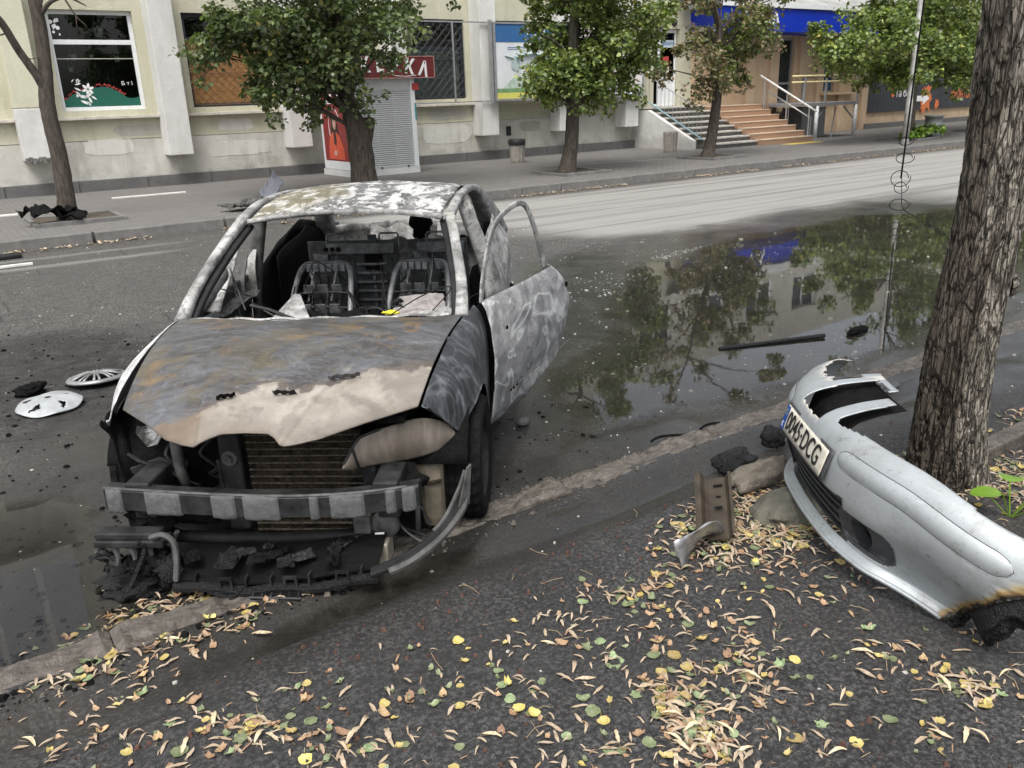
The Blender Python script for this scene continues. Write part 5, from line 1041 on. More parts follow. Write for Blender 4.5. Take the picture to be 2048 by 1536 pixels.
# curled paint flakes near the ash edge
for (a, b, L, wd, rz, mat) in [(0.50, -0.135, 0.075, 0.022, 0.45, M_char), (0.475, 0.10, 0.10, 0.018, -0.1, M_charm), (0.36, 0.31, 0.13, 0.020, 0.25, M_hood)]:
    i = int(np.argmin(np.hypot(U - a, Y - b))); zc = Z.ravel()[i]
    X = np.linspace(-1, 1, 12); W_ = np.linspace(0, 1, 5); A, B = np.meshgrid(X, W_, indexing='ij')
    px = a + (B * wd * (1 + 0.4 * np.sin(A * 7))) * math.cos(rz) - A * L / 2 * math.sin(rz); py = b + A * L / 2 * math.cos(rz) + B * wd * math.sin(rz)
    G().grid(np.stack([px, py, zc + 0.003 + 0.022 * B ** 1.5 + 0.004 * np.sin(A * 9)], -1)).obj('paint_curl', mat, hood, solid=0.0015)
# ---- fenders
def hood_edge(u):
    t = np.linspace(0, 1, 80); uu, yy, zz = hood_pt(np.ones(80), t); o = np.argsort(uu); return np.interp(u, uu[o], yy[o]), np.interp(u, uu[o], zz[o])
def fender_grid(front=0.42, nu=64, nw=22, bulge=0.0):
    us = np.concatenate([np.linspace(front, -0.36, nu - 10), np.linspace(-0.375, -0.60, 10)]); P = []
    for u in us:
        yi, zi = hood_edge(max(u, -0.40)); yi += 0.014
        if u < -0.40: yi += (-(u + 0.40)) * 0.10; zi += 0.0
        vm = np.interp(u, [-0.6, -0.2, 0.0, 0.1, 0.2, 0.25, 0.42], [0.812, 0.822, 0.822, 0.81, 0.775, 0.748, 0.66])
        r = 0.345; arch = 0.345 + math.sqrt(max(0, r * r - (u + 0.02) ** 2)) if abs(u + 0.02) < r else 0.20
        if u > 0.24: arch = np.interp(u, [0.24, 0.30, 0.42], [0.575, 0.64, 0.762])
        arch = min(arch, zi - 0.004)
        w = np.linspace(0, 1, nw)
        cx = [yi, yi + 0.4 * (vm - yi), yi + 0.8 * (vm - yi), vm, vm + 0.006 if abs(u) < 0.38 else vm - 0.012]; cz = [zi, zi - 0.028, zi - 0.09, zi - 0.22, arch]
        cz = [max(q, arch + (4 - k) * 0.001) for k, q in enumerate(cz)]; d = [0, 0.18, 0.38, 0.62, 1.0]
        y = np.interp(w, d, cx); z = np.interp(w, d, cz)
        y = np.convolve(np.pad(y, 2, 'edge'), np.ones(5) / 5, 'valid'); z2 = np.convolve(np.pad(z, 2, 'edge'), np.ones(5) / 5, 'valid'); z2[0], z2[-1] = z[0], z[-1]; y[0] = yi
        P.append(np.c_[np.full(nw, u), y, z2])
    return np.array(P)
F = fender_grid(); F[..., 1] += (fbm(F, 7, 3) - 0.5) * 0.006
fe = G().grid(F).obj('fender', M_fend, car, smooth=True, solid=0.004)
F2 = fender_grid(0.37); F2[..., 1] *= -1
k = sstep(-0.1, 0.37, F2[..., 0]); F2[..., 1] -= 0.035 * k; F2[..., 2] += -0.01 * k + (fbm(F2, 9, 3) - .5) * .008
fl = G().grid(F2).obj('fender', M_fend_w, car, smooth=True, solid=0.005); fl['label'] = 'ash white fender bent outwards'
# dark torn liner hanging from the left fender
X, W_ = np.meshgrid(np.linspace(0, 1, 12), np.linspace(0, 1, 10), indexing='ij')
G().grid(np.stack([0.36 - 0.10 * X + 0.02 * np.sin(W_ * 9), -0.755 + 0.07 * W_ ** 2 + 0.02 * X, 0.70 - (0.05 + 0.25 * W_) * (1 - 0.35 * X) * W_ - 0.02 * np.sin(X * 8), ], -1)).obj('fender_liner', M_char, fl, solid=0.006)
X, W_ = np.meshgrid(np.linspace(-0.38, 0.36, 20), np.linspace(0, 1, 8), indexing='ij')
for s in (1, -1):
    A = np.stack([0.37 * np.cos(np.linspace(0.35, np.pi - 0.2, 20))[:, None] * np.ones((1, 8)) - 0.02, s * (0.79 - 0.33 * W_), 0.345 + 0.37 * np.sin(np.linspace(0.35, np.pi - 0.2, 20))[:, None] * np.ones((1, 8))], -1); G().grid(A).obj('wheel_arch', M_char, car, smooth=True, solid=0.004)
# ---- engine bay core: keeps the light out under the hood
G().box((-0.42, -0.60, 0.28), (-0.36, 0.60, 0.90)).obj('firewall', M_char, car)
G().box((-0.30, -0.30, 0.25), (0.20, 0.16, 0.62)).obj('engine_block', M_charm, car, bevel=0.04)
g = G().cyl((0.18, -0.42, 0.50), (0.28, -0.42, 0.50), 0.17, seg=24).cyl((0.281, -0.42, 0.50), (0.30, -0.42, 0.50), 0.05, seg=14); g.obj('cooling_fan', M_char, car)
g = G()
for s in (-1, 1): g.box((-0.4, s * 0.50 - 0.045, 0.36), (0.56, s * 0.50 + 0.045, 0.48))
for s in (-1, 1): G().box((-0.38, s * 0.50 - 0.045, 0.36), (0.60, s * 0.50 + 0.045, 0.47)).obj('chassis_rail', M_grey, car, bevel=0.01)
for s in (-1, 1): G().box((-0.38, s * 0.60 - 0.04, 0.60), (0.28, s * 0.60 + 0.04, 0.66)).obj('inner_wing', M_charm, car, bevel=0.01)
G().box((0.36, -0.56, 0.70), (0.44, 0.56, 0.735)).obj('slam_panel', M_char, car, bevel=0.008)
# ---- radiator with corrugated core
M_rad = simple('scorched_fins', (0.035, 0.027, 0.019), 0.7, 0.3, var=0.9, scale=45, bump=0.8, dist=0.006, spec=0.15)
rd = G().box((0.40, -0.11, 0.20), (0.435, 0.37, 0.675)).obj('radiator', M_rad, car)
fin = G().box((0.436, -0.108, -0.0022), (0.446, 0.368, 0.0022)); f0 = fin.obj('fin', simple('fin_ash', (0.10, 0.088, 0.07), 0.7, 0.3, var=0.9, scale=60), rd); f0.location.z = 0.225
for k in range(1, 15): c_ = copy_of(f0, rd); c_.location.z = 0.225 + k * 0.031; c_.rotation_euler.x = random.uniform(-0.006, 0.006)
g = G().box((0.44, -0.215, 0.24), (0.475, -0.125, 0.70)); po = g.obj('radiator_post', M_grey, car, bevel=0.012)
G().lathe([(0.0, 0.026), (0.016, 0.026), (0.018, 0.014), (0.032, 0.012), (0.034, 0.0)], (0.477, -0.168, 0.575), 18, 'x').obj('bolt', M_greyl, po)
G().box((0.45, -0.235, 0.42), (0.47, -0.214, 0.56)).obj('bracket_ear', M_grey, po, bevel=0.006)
G().box((0.44, 0.372, 0.24), (0.47, 0.43, 0.66)).obj('radiator_post', M_charm, car, bevel=0.01)
G().tube([(0.47, -0.56, 0.26), (0.50, -0.42, 0.225), (0.51, 0, 0.22), (0.50, 0.35, 0.235), (0.46, 0.50, 0.28)], 0.028, 8, flat=0.9).obj('lower_crossmember', M_charm, car, smooth=True)
# ---- bumper beam with foam remains
yb_ = np.linspace(-0.65, 0.63, 60); ub = 0.70 - 0.085 * (yb_ / 0.64) ** 2; zt_ = 0.505 + 0.012 * (yb_ / 0.64) - 0.012 * np.sin(yb_ * 4)
prof = [(-0.075, 0.035), (-0.06, 0.05), (-0.012, 0.048), (0.0, 0.040), (0.0, -0.040), (-0.015, -0.048), (-0.075, -0.045)]
P = np.array([[(ub[i] + a, yb_[i], zt_[i] - 0.045 + b) for a, b in prof] for i in range(60)])
bmx = G().grid(P, True); bmx.f += [tuple(range(7)), tuple(59 * 7 + k for k in range(6, -1, -1))]
beam = bmx.obj('bumper_beam', simple('beam_steel', (0.022, 0.023, 0.024), 0.5, 0.15, var=0.6, scale=16, bump=0.5, spec=0.35), car, smooth=False)
G().tube([(ub[i] - 0.008, yb_[i], zt_[i] + 0.0035) for i in range(0, 60, 3)], 0.006, 6).obj('beam_ridge', M_greyl, beam)
def xv(px): return (px - 208) / 630 * 1.275 - 0.65
for (a, b) in ((210, 254), (299, 383), (440, 495), (503, 580), (632, 655), (670, 742), (775, 800), (806, 838)):
    ya_, yb2 = xv(a) + 0.004, xv(b) - 0.004; n = 14; Yg, Wg = np.meshgrid(np.linspace(ya_, yb2, n), np.linspace(0, 1, 12), indexing='ij')
    ubx = 0.70 - 0.085 * (Yg / 0.64) ** 2; ztx = 0.505 + 0.012 * (Yg / 0.64) - 0.012 * np.sin(Yg * 4) - 0.045
    ang = Wg * np.pi; ed = np.clip(np.minimum(Yg - ya_, yb2 - Yg) / 0.012, 0, 1) ** 0.5
    nz = fbm(np.stack([Yg, Wg, np.zeros_like(Yg)], -1), 26, 4) - 0.5
    u = ubx - 0.004 + (0.016 * np.sin(ang) ** 0.4 + nz * 0.010) * ed; z = ztx + np.cos(ang) * (0.046 + 0.004 * ed + nz * 0.008) - 0.003
    G().grid(np.stack([u, Yg, z], -1)).obj('foam_remnant', M_foam, beam, smooth=True)
for s in (-1, 1):
    G().box((0.42, s * 0.50 - 0.05, 0.43), (0.625, s * 0.50 + 0.05, 0.53)).obj('crash_box', M_grey, car, bevel=0.008)
# ---- headlamps
HL = [(0.56, 0.318, 0.559), (0.53, 0.354, 0.543), (0.461, 0.444, 0.532), (0.369, 0.567, 0.515), (0.296, 0.673, 0.525), (0.25, 0.743, 0.572)]
HT = [(0.56, 0.318, 0.562), (0.524, 0.373, 0.655), (0.494, 0.413, 0.679), (0.388, 0.555, 0.693), (0.333, 0.63, 0.684), (0.278, 0.706, 0.637), (0.25, 0.743, 0.575)]
def resample(p, n):
    p = np.array(p); d = np.r_[0, np.cumsum(np.linalg.norm(np.diff(p, axis=0), axis=1))]; return np.stack([np.interp(np.linspace(0, d[-1], n), d, p[:, k]) for k in range(3)], -1)
b_, t_ = resample(catmull(HL, 6), 36), resample(catmull(HT, 6), 36); W_ = np.linspace(0, 1, 18)[:, None, None]
Lg = b_[None] * (1 - W_) + t_[None] * W_; bul = np.sin(np.pi * W_[..., 0]) * np.sin(np.pi * np.linspace(0, 1, 36))[None] ** 0.6; Lg[..., 0] += 0.022 * bul; Lg[..., 1] += 0.008 * bul
m_l, _ = burnt('heat_browned_lens', [(0.30, (0.08, 0.066, 0.052)), (0.5, (0.17, 0.145, 0.118)), (0.7, (0.29, 0.258, 0.22))], 4.5, 0.6, 0.0, None, 0.3, (0.35, 0.6), 0.0, aniso=(1, 2.5, 0.35))
hlo = G().grid(Lg).obj('headlamp', m_l, car, smooth=True, solid=0.005); hlo['label'] = 'heat-browned headlamp lens sagging below the hood'
G().tube([tuple(p) for p in (b_[::-1][:1].tolist() + t_[1:14].tolist())][1:], 0.006, 6).obj('lens_rim', M_grey, hlo)
G().tube([tuple(p + np.array([0.012, 0.004, 0])) for p in (Lg[:, 5])], 0.006, 5).obj('lens_rib', M_charm, hlo)
G().box((0.10, 0.36, 0.54), (0.34, 0.66, 0.66)).obj('lamp_housing', M_char, hlo, bevel=0.03)
# left lamp: only the bare reflector is left
M_chrome = simple('chrome_reflector', (0.60, 0.60, 0.59), 0.22, 0.9, var=0.6, scale=25)
RFL = [(0, -0.075, 0.02), (-1, -0.06, 0.06), (0, -0.005, 0.062), (0, 0.03, 0.055), (0, 0.045, 0.01), (0, 0.01, -0.035), (0, -0.035, -0.045)]
rows_ = [[(0.385 - 0.02 * k_, -0.525 + y_ * (1 - 0.28 * k_), 0.630 + z_ * (1 - 0.28 * k_)) for _, y_, z_ in RFL] for k_ in range(4)]
rf = G().grid(np.array(rows_), True).obj('lamp_reflector', M_chrome, car, solid=0.003)
G().tube([(0.39, -0.42, 0.72), (0.41, -0.42, 0.6), (0.42, -0.415, 0.5), (0.42, -0.40, 0.42)], [0.03, 0.026, 0.024, 0.022], 8).obj('lamp_bracket', M_greyl, car, smooth=True)
G().prism([(-0.64, 0.50), (-0.50, 0.55), (-0.44, 0.52), (-0.46, 0.44), (-0.60, 0.42)], lambda y, z: (0.40, y, z), lambda y, z: (0.415, y, z)).obj('lamp_plate', M_grey, car, bevel=0.004)
G().lathe([(0.0, 0.016), (0.014, 0.016), (0.024, 0.012), (0.026, 0.0)], (0.417, -0.54, 0.49), 14, 'x').obj('bolt', M_greyl, car)
G().tube([(0.40, -0.64, 0.56), (0.43, -0.58, 0.54), (0.42, -0.5, 0.51), (0.40, -0.45, 0.46)], 0.008, 6).obj('wire', M_charm, car)
# ---- washer bottle, horn, bracket, loose pipes
g = G()
Pw = []
for z, (a, b, c, d) in ((0.15, (0.21, 0.29, 0.585, 0.655)), (0.18, (0.19, 0.31, 0.575, 0.668)), (0.37, (0.19, 0.31, 0.57, 0.672)), (0.41, (0.20, 0.30, 0.56, 0.672)), (0.44, (0.21, 0.30, 0.525, 0.672)), (0.47, (0.22, 0.29, 0.515, 0.655))):
    Pw.append([(a, c, z), ((a + b) / 2, c - 0.008, z), (b, c, z), (b + 0.01, (c + d) / 2, z), (b, d, z), ((a + b) / 2, d + 0.008, z), (a, d, z), (a - .01, (c + d) / 2, z)])
g.grid(np.array(Pw), True); g.f += [tuple(range(8)), tuple(5 * 8 + k for k in range(8))]
G_b = g.obj('washer_bottle', simple('smoked_plastic', (0.17, 0.148, 0.11), 0.6, var=0.35, scale=9, bump=0.4), car, smooth=False, sub=1)
G().tube([(0.30, 0.568, 0.385), (0.318, 0.625, 0.38), (0.312, 0.672, 0.388)], 0.012, 6, flat=0.6).obj('strap', M_rad, G_b)
G().cyl((0.26, 0.645, 0.465), (0.265, 0.645, 0.51), 0.022, 0.028, 10).obj('cap', M_melt, G_b)
hn = G().lathe([(0.0, 0.05), (0.012, 0.052), (0.02, 0.045), (0.045, 0.042), (0.058, 0.034), (0.062, 0.02), (0.055, 0.0), (0.0, -0.01)], (0.47, 0.455, 0.275), 24, 'x').obj('horn', M_greyl, car, smooth=True)
bx_ = G().box((0.46, 0.36, 0.125), (0.57, 0.475, 0.225)).obj('relay_box', simple('stained_steel', (0.32, 0.295, 0.24), 0.6, 0.2, var=0.35, scale=20), car, bevel=0.006)
G().tube([(0.52, 0.42, 0.225), (0.525, 0.42, 0.25), (0.525, 0.455, 0.252)], 0.006, 4, flat=1.0).obj('bracket', M_white, bx_)
G().box((0.45, 0.33, 0.25), (0.53, 0.40, 0.325)).obj('bracket_box', M_greyl, car, bevel=0.006)
G().cyl((0.50, 0.60, 0.48), (0.505, 0.595, 0.24), 0.011, seg=8).obj('hanging_pipe', M_greyl, car, smooth=True)
for pts_ in ([(0.46, 0.50, 0.27), (0.50, 0.55, 0.24), (0.53, 0.62, 0.21), (0.52, 0.66, 0.19)], [(0.47, 0.52, 0.25), (0.52, 0.60, 0.25), (0.52, 0.66, 0.22), (0.49, 0.68, 0.18)], [(0.44, 0.5, 0.3), (0.42, 0.58, 0.33), (0.46, 0.64, 0.26)]): G().tube([tuple(p) for p in catmull(pts_, 5)], 0.0055, 5).obj('wire', M_greyl if pts_[0][0] == 0.46 else M_charm, car)
# ---- under tray, melted remains of the bumper carrier
Yg, Wg = np.meshgrid(np.linspace(-0.34, 0.46, 50), np.linspace(0, 1, 14), indexing='ij')
A = np.stack([0.52 + 0.24 * Wg - 0.10 * (Yg / 0.6) ** 2, Yg, 0.215 - 0.055 * Wg + 0.04 * sstep(-0.1, 0.46, Yg) + (fbm(np.stack([Yg, Wg, Yg * 0], -1), 14, 3) - .5) * 0.02], -1)
tray = G().grid(A).obj('under_tray', simple('tray_char', (0.005, 0.005, 0.005), 0.9, var=0.4, scale=60, bump=0.9, dist=0.006, spec=0.2), car, solid=0.01)
e1 = [(0.74 - 0.10 * (y / 0.6) ** 2 + 0.03, y, 0.135 + 0.05 * max(0, y) + 0.008 * math.sin(y * 21)) for y in np.linspace(-0.36, 0.46, 30)]
G().tube(e1, 0.014, 6, flat=1.6).obj('tray_lip', M_melt, tray)
for y in (-0.13, 0.13, 0.33):
    u_ = 0.77 - 0.10 * (y / 0.6) ** 2; zc = 0.165 + 0.05 * max(0, y)
    G().box((u_, y - 0.028, zc - 0.028), (u_ + 0.012, y - 0.018, zc + 0.028)).box((u_, y + 0.018, zc - 0.028), (u_ + 0.012, y + 0.028, zc + 0.028)).box((u_, y - 0.0179, zc + 0.018), (u_ + 0.012, y + 0.0179, zc + 0.028)).box((u_, y - 0.0179, zc - 0.028), (u_ + 0.012, y + 0.0179, zc - 0.018)).obj('clip', M_charm, tray)
# right wing of the splitter, curled up by the wheel
for k, (off, mat) in enumerate(((0.0, M_greyl), (0.022, M_charm), (0.044, M_charm), (0.062, M_greyl))):
    pts_ = catmull([(0.74 - off * .5, 0.44, 0.175 + off * .4), (0.70 - off * .6, 0.58, 0.215 + off * .5), (0.60 - off * .7, 0.70, 0.27 + off * .6), (0.50 - off, 0.775 - off * .2, 0.335 + off), (0.44 - off, 0.80 - off * .2, 0.40 + off)], 8)
    if k in (0, 3): pts_ = pts_[4 if k == 0 else 14:]
    G().tube([tuple(p) for p in pts_], 0.011, 6, flat=1.5).obj('splitter_rib', mat, car)
G().prism([(0.0, 0.0), (0.10, -0.01), (0.14, 0.16), (0.10, 0.15)], lambda a, z: (0.50 - a * 0.5, 0.765 + a * 0.35, 0.36 + z), lambda a, z: (0.506 - a * 0.5, 0.771 + a * 0.35, 0.36 + z)).obj('splitter_tip', M_greyl, car)
# left melted crossbar stump
G().box((0.60, -0.69, 0.275), (0.69, -0.40, 0.305)).box((0.61, -0.685, 0.306), (0.68, -0.42, 0.335)).obj('carrier_stump', M_grey, car, bevel=0.006)
def blob(name, c, r, mat, parent, seed, amp=0.7, n=26, flatz=1.0, world=False, **kw):
    th_ = np.linspace(0, 2 * np.pi, n, endpoint=False); ph = np.linspace(0.02, np.pi - 0.02, n // 2 + 2); T2, P2 = np.meshgrid(th_, ph, indexing='ij')
    D = np.stack([np.cos(T2) * np.sin(P2), np.sin(T2) * np.sin(P2), np.cos(P2)], -1); k_ = 1 + amp * (fbm(D + seed, 2.3, 4) - 0.5) * 2 + 0.25 * amp * (fbm(D + seed, 9, 3) - .5)
    Q = np.array(c) + D * k_[..., None] * np.array(r); Q[..., 2] = np.maximum(Q[..., 2], kw.pop('zmin', -9)); g = G(); g.grid(np.swapaxes(Q, 0, 1), True)
    return g.obj(name, mat, parent, smooth=True, world=world, **kw)
blob('melted_lump', (0.60, -0.54, 0.12), (0.10, 0.13, 0.045), M_melt, car, 1.0, 1.0, zmin=0.08); blob('melted_lump', (0.64, -0.46, 0.19), (0.06, 0.07, 0.05), M_char, car, 1.5, 1.0); blob('melted_lump', (0.52, -0.50, 0.35), (0.09, 0.11, 0.07), M_char, car, 2.0, 0.9)
blob('melted_lump', (0.68, -0.40, 0.16), (0.05, 0.05, 0.07), M_melt, car, 3.0, 1.0, zmin=0.08); blob('melted_lump', (0.45, -0.35, 0.33), (0.09, 0.15, 0.06), M_char, car, 4.0, 0.9); blob('melted_lump', (0.40, 0.45, 0.42), (0.10, 0.14, 0.10), M_char, car, 5.0, 0.8)
G().tube([tuple(p) for p in catmull([(0.70, -0.44, 0.33), (0.715, -0.38, 0.35), (0.72, -0.34, 0.32), (0.73, -0.335, 0.24), (0.74, -0.345, 0.16)], 6)], 0.012, 6).obj('melted_strand', M_greyl, car)
for y, h in ((-0.62, 0.1), (-0.55, 0.12), (-0.48, 0.11)): G().tube([(0.66, y, 0.28), (0.665, y + 0.01, 0.22), (0.66, y - 0.005, 0.28 - h)], [0.018, 0.009, 0.014], 6).obj('melted_strand', M_foam, car)
# ---- roof
Sg, Tg = np.meshgrid(np.linspace(-1, 1, 60), np.linspace(0, 1, 60), indexing='ij')
u = -1.045 - 1.50 * Tg - 0.06 * (1 - Sg ** 2) * (1 - Tg); wv_ = np.interp(Tg, [0, 0.4, 1], [0.535, 0.55, 0.52]); y = Sg * wv_
z = np.interp(Tg, [0, 0.15, 0.4, 0.65, 0.85, 1], [1.335, 1.375, 1.408, 1.405, 1.375, 1.325]) + 0.035 * (1 - np.abs(Sg) ** 2.4) + (fbm(np.stack([u, y, u * 0], -1), 3.5, 3) - .5) * 0.022
mr = Mat('roof_flaking'); rn = mr.noise(5, 8, 0.75, 0.4, mr.mapping((0.6, 1.2, 1))); rc = mr.mix(mr.ramp(rn, [(0.46, 0.0), (0.50, 1.0)]), (0.50, 0.50, 0.49), mr.ramp(mr.noise(16, 6, .7), [(0.35, (0.05, 0.05, 0.05)), (0.65, (0.22, 0.22, 0.22))]))
sx_ = mr.sep(); om = mr.math('MULTIPLY', mr.ramp(mr.math('ADD', mr.math('MULTIPLY', sx_[1], -1.0), mr.math('MULTIPLY', mr.noise(4, 5), 0.5)), [(0.30, 0.0), (0.45, 1.0)]), mr.ramp(mr.noise(3, 5, .6, .8), [(0.40, 0.2), (0.55, 1.0)]))
rc = mr.mix(mr.math('MULTIPLY', om, 0.8), rc, mr.mix(mr.noise(9, 5), (0.12, 0.105, 0.05), (0.22, 0.20, 0.13)))
wh = mr.ramp(mr.noise(9, 7, .7, .3), [(0.54, 0.0), (0.58, 1.0)]); rc = mr.mix(mr.math('MULTIPLY', wh, 0.75), rc, (0.58, 0.58, 0.57))
M_roof = mr.bsdf(rc, 0.8, 0.0, mr.bump(mr.math('ADD', rn, mr.noise(60, 5)), 0.5, 0.006), 0.3)
roof = G().grid(np.stack([u, y, z], -1)).obj('roof', M_roof, car, smooth=True, solid=0.012)
G().tube([(-1.045 - 0.06 * (1 - s * s) + 0.0, s * 0.545, 1.328 + 0.035 * (1 - abs(s) ** 2.4)) for s in np.linspace(-1, 1, 24)], 0.022, 8, flat=0.7).obj('header_rail', M_shell, roof, smooth=True)
hd = G(); 
for k in range(46):
    s = -0.1 + 1.05 * k / 46; hd.box((-1.03 - 0.06 * (1 - s * s) + 0.012, s * 0.54 - 0.004, 1.318 + 0.035 * (1 - abs(s) ** 2.4)), (-1.03 - 0.06 * (1 - s * s) + 0.020, s * 0.54 + 0.004, 1.328 + 0.035 * (1 - abs(s) ** 2.4)))
hd.obj('seal_stubs', M_shell, roof)
def sweep(path, w_, h_, n=6, tw=0.0):
    Q = catmull(path, n); g = G(); V = []
    for i, p in enumerate(Q):
        t = Q[min(i + 1, len(Q) - 1)] - Q[max(i - 1, 0)]; t /= np.linalg.norm(t); side = np.cross(t, [0, 0, 1.0]); side /= np.linalg.norm(side) + 1e-9; upv = np.cross(side, t)
        ww = np.interp(i / (len(Q) - 1), np.linspace(0, 1, len(w_)), w_) if isinstance(w_, (list, tuple)) else w_; hh = np.interp(i / (len(Q) - 1), np.linspace(0, 1, len(h_)), h_) if isinstance(h_, (list, tuple)) else h_
        V.append([p + side * a * ww / 2 + upv * b * hh / 2 for a, b in ((-1, -.6), (-.7, -1), (.7, -1), (1, -.6), (1, .6), (.7, 1), (-.7, 1), (-1, .6))])
    g.grid(np.array(V), True); k = len(Q) - 1; g.f += [tuple(range(7, -1, -1)), tuple(k * 8 + j for j in range(8))]; return g
for s in (1, -1):
    g = sweep([(-0.40, 0.705, 0.925), (-0.58, 0.69, 1.05), (-0.85, 0.635, 1.22), (-1.06, 0.585, 1.335)], [0.065, 0.055, 0.05, 0.055], [0.055, 0.04, 0.036, 0.04]); (g if s > 0 else mir(g)).obj('front_pillar', M_shell, car, smooth=True)
    g = sweep([(-1.04, 0.585, 1.332), (-1.35, 0.592, 1.382), (-1.75, 0.592, 1.395), (-2.25, 0.585, 1.362), (-2.60, 0.595, 1.255), (-2.85, 0.64, 1.08), (-3.0, 0.68, 0.93)], [0.055, 0.05, 0.05, 0.06, 0.11, 0.16, 0.16], [0.04, 0.036, 0.036, 0.045, 0.10, 0.16, 0.18]); (g if s > 0 else mir(g)).obj('roof_rail', M_shell, car, smooth=True)
    g = sweep([(-1.62, 0.765, 0.32), (-1.58, 0.76, 0.75), (-1.54, 0.725, 0.98), (-1.47, 0.61, 1.36)], [0.05, 0.05, 0.045, 0.04], [0.18, 0.15, 0.10, 0.075]); (g if s > 0 else mir(g)).obj('middle_pillar', M_shell if s > 0 else M_greyl, car, smooth=True)
    # inner pillar trim metal, darker
    g = sweep([(-0.43, 0.675, 0.90), (-0.62, 0.655, 1.03), (-0.88, 0.60, 1.19), (-1.08, 0.55, 1.30)], 0.05, 0.03); (g if s > 0 else mir(g)).obj('pillar_inner', M_charm, car, smooth=True)
    # rear quarter panel
    us = np.linspace(-1.60, -3.05, 50); P = []
    for uu in us:
        belt = np.interp(uu, [-3.05, -2.45, -1.9, -1.6], [1.05, 1.16, 1.08, 1.00]); r = 0.34; low = 0.345 + math.sqrt(max(0, r * r - (uu + 2.46) ** 2)) if abs(uu + 2.46) < r else 0.22
        vm = np.interp(uu, [-3.05, -2.8, -2.4, -1.6], [0.70, 0.79, 0.825, 0.815]); w = np.linspace(0, 1, 16)
        P.append(np.c_[np.full(16, uu), s * np.interp(w, [0, 0.12, 0.35, 0.7, 1], [vm - 0.12, vm - 0.085, vm - 0.01, vm, vm - 0.02]), np.interp(w, [0, 1], [belt, low])])
    P = np.array(P); P[..., 1] += s * (fbm(P, 5, 3) - .5) * 0.02; G().grid(P).obj('quarter_panel', M_shell if s > 0 else M_greyl, car, smooth=True, solid=0.005)
    G().box((-1.66, s * 0.74 - 0.05, 0.18), (-0.50, s * 0.74 + 0.05, 0.30)).obj('sill', M_charm, car, bevel=0.015)
# tail and hatch
Yg, Wg = np.meshgrid(np.linspace(-0.68, 0.68, 40), np.linspace(0, 1, 16), indexing='ij')
A = np.stack([-3.10 + 0.13 * (Yg / 0.7) ** 2 + 0.16 * Wg ** 2.2, Yg, 0.30 + 0.77 * Wg - 0.03 * (Yg / 0.68) ** 2], -1); A[..., 0] += (fbm(A, 5, 3) - .5) * 0.03
hatch = G().grid(A).obj('tailgate', M_shell, car, smooth=True, solid=0.02)
for s in (-1, 1):
    g = sweep([(-2.93, 0.60, 1.04), (-2.78, 0.58, 1.18), (-2.55, 0.54, 1.31)], 0.05, 0.05); (g if s > 0 else mir(g)).obj('tailgate_frame', M_charm, hatch, smooth=True)
for yy, w2 in ((-0.12, 0.34), (0.38, 0.3)):
    Yg, Wg = np.meshgrid(np.linspace(-1, 1, 20), np.linspace(0, 1, 10), indexing='ij'); G().grid(np.stack([-2.86 - 0.05 * Wg, yy + Yg * w2 * 0.5, 0.93 + 0.10 * Wg + 0.02 * np.sin(Yg * 5)], -1)).obj('inner_panel', M_shell, hatch, smooth=True, solid=0.006)
blob('charred_trim', (-2.62, 0.155, 1.08), (0.06, 0.07, 0.11), M_char, car, 8.0, 0.9)
# cabin shell
G().box((-3.0, -0.74, 0.22), (-0.40, 0.74, 0.25)).obj('floor_pan', M_char, car)
G().tube([(-2.9, 0, 0.26), (-0.5, 0, 0.27)], 0.12, 8, flat=0.7).obj('floor_tunnel', M_char, car, smooth=True)
for s in (-1, 1): blob('wheel_tub', (-2.5, s * 0.60, 0.45), (0.36, 0.16, 0.36), M_char, car, 6.0 + s, 0.15)
for s in (-1, 1):
    Xg, Wg = np.meshgrid(np.linspace(-1.75, -3.0, 20), np.linspace(0, 1, 10), indexing='ij'); G().grid(np.stack([Xg, s * (0.66 + 0.02 * np.sin(Xg * 9)), 0.3 + Wg * np.interp(Xg, [-3.0, -2.4, -1.75], [0.7, 0.82, 0.70])], -1)).obj('side_lining', M_char, car, smooth=True, solid=0.01)
M_seat = simple('seat_steel', (0.055, 0.057, 0.058), 0.5, 0.2, var=0.7, scale=16, bump=0.6, spec=0.4); M_seatl = simple('seat_tube_steel', (0.15, 0.155, 0.158), 0.45, 0.3, var=0.6, scale=18, bump=0.4)
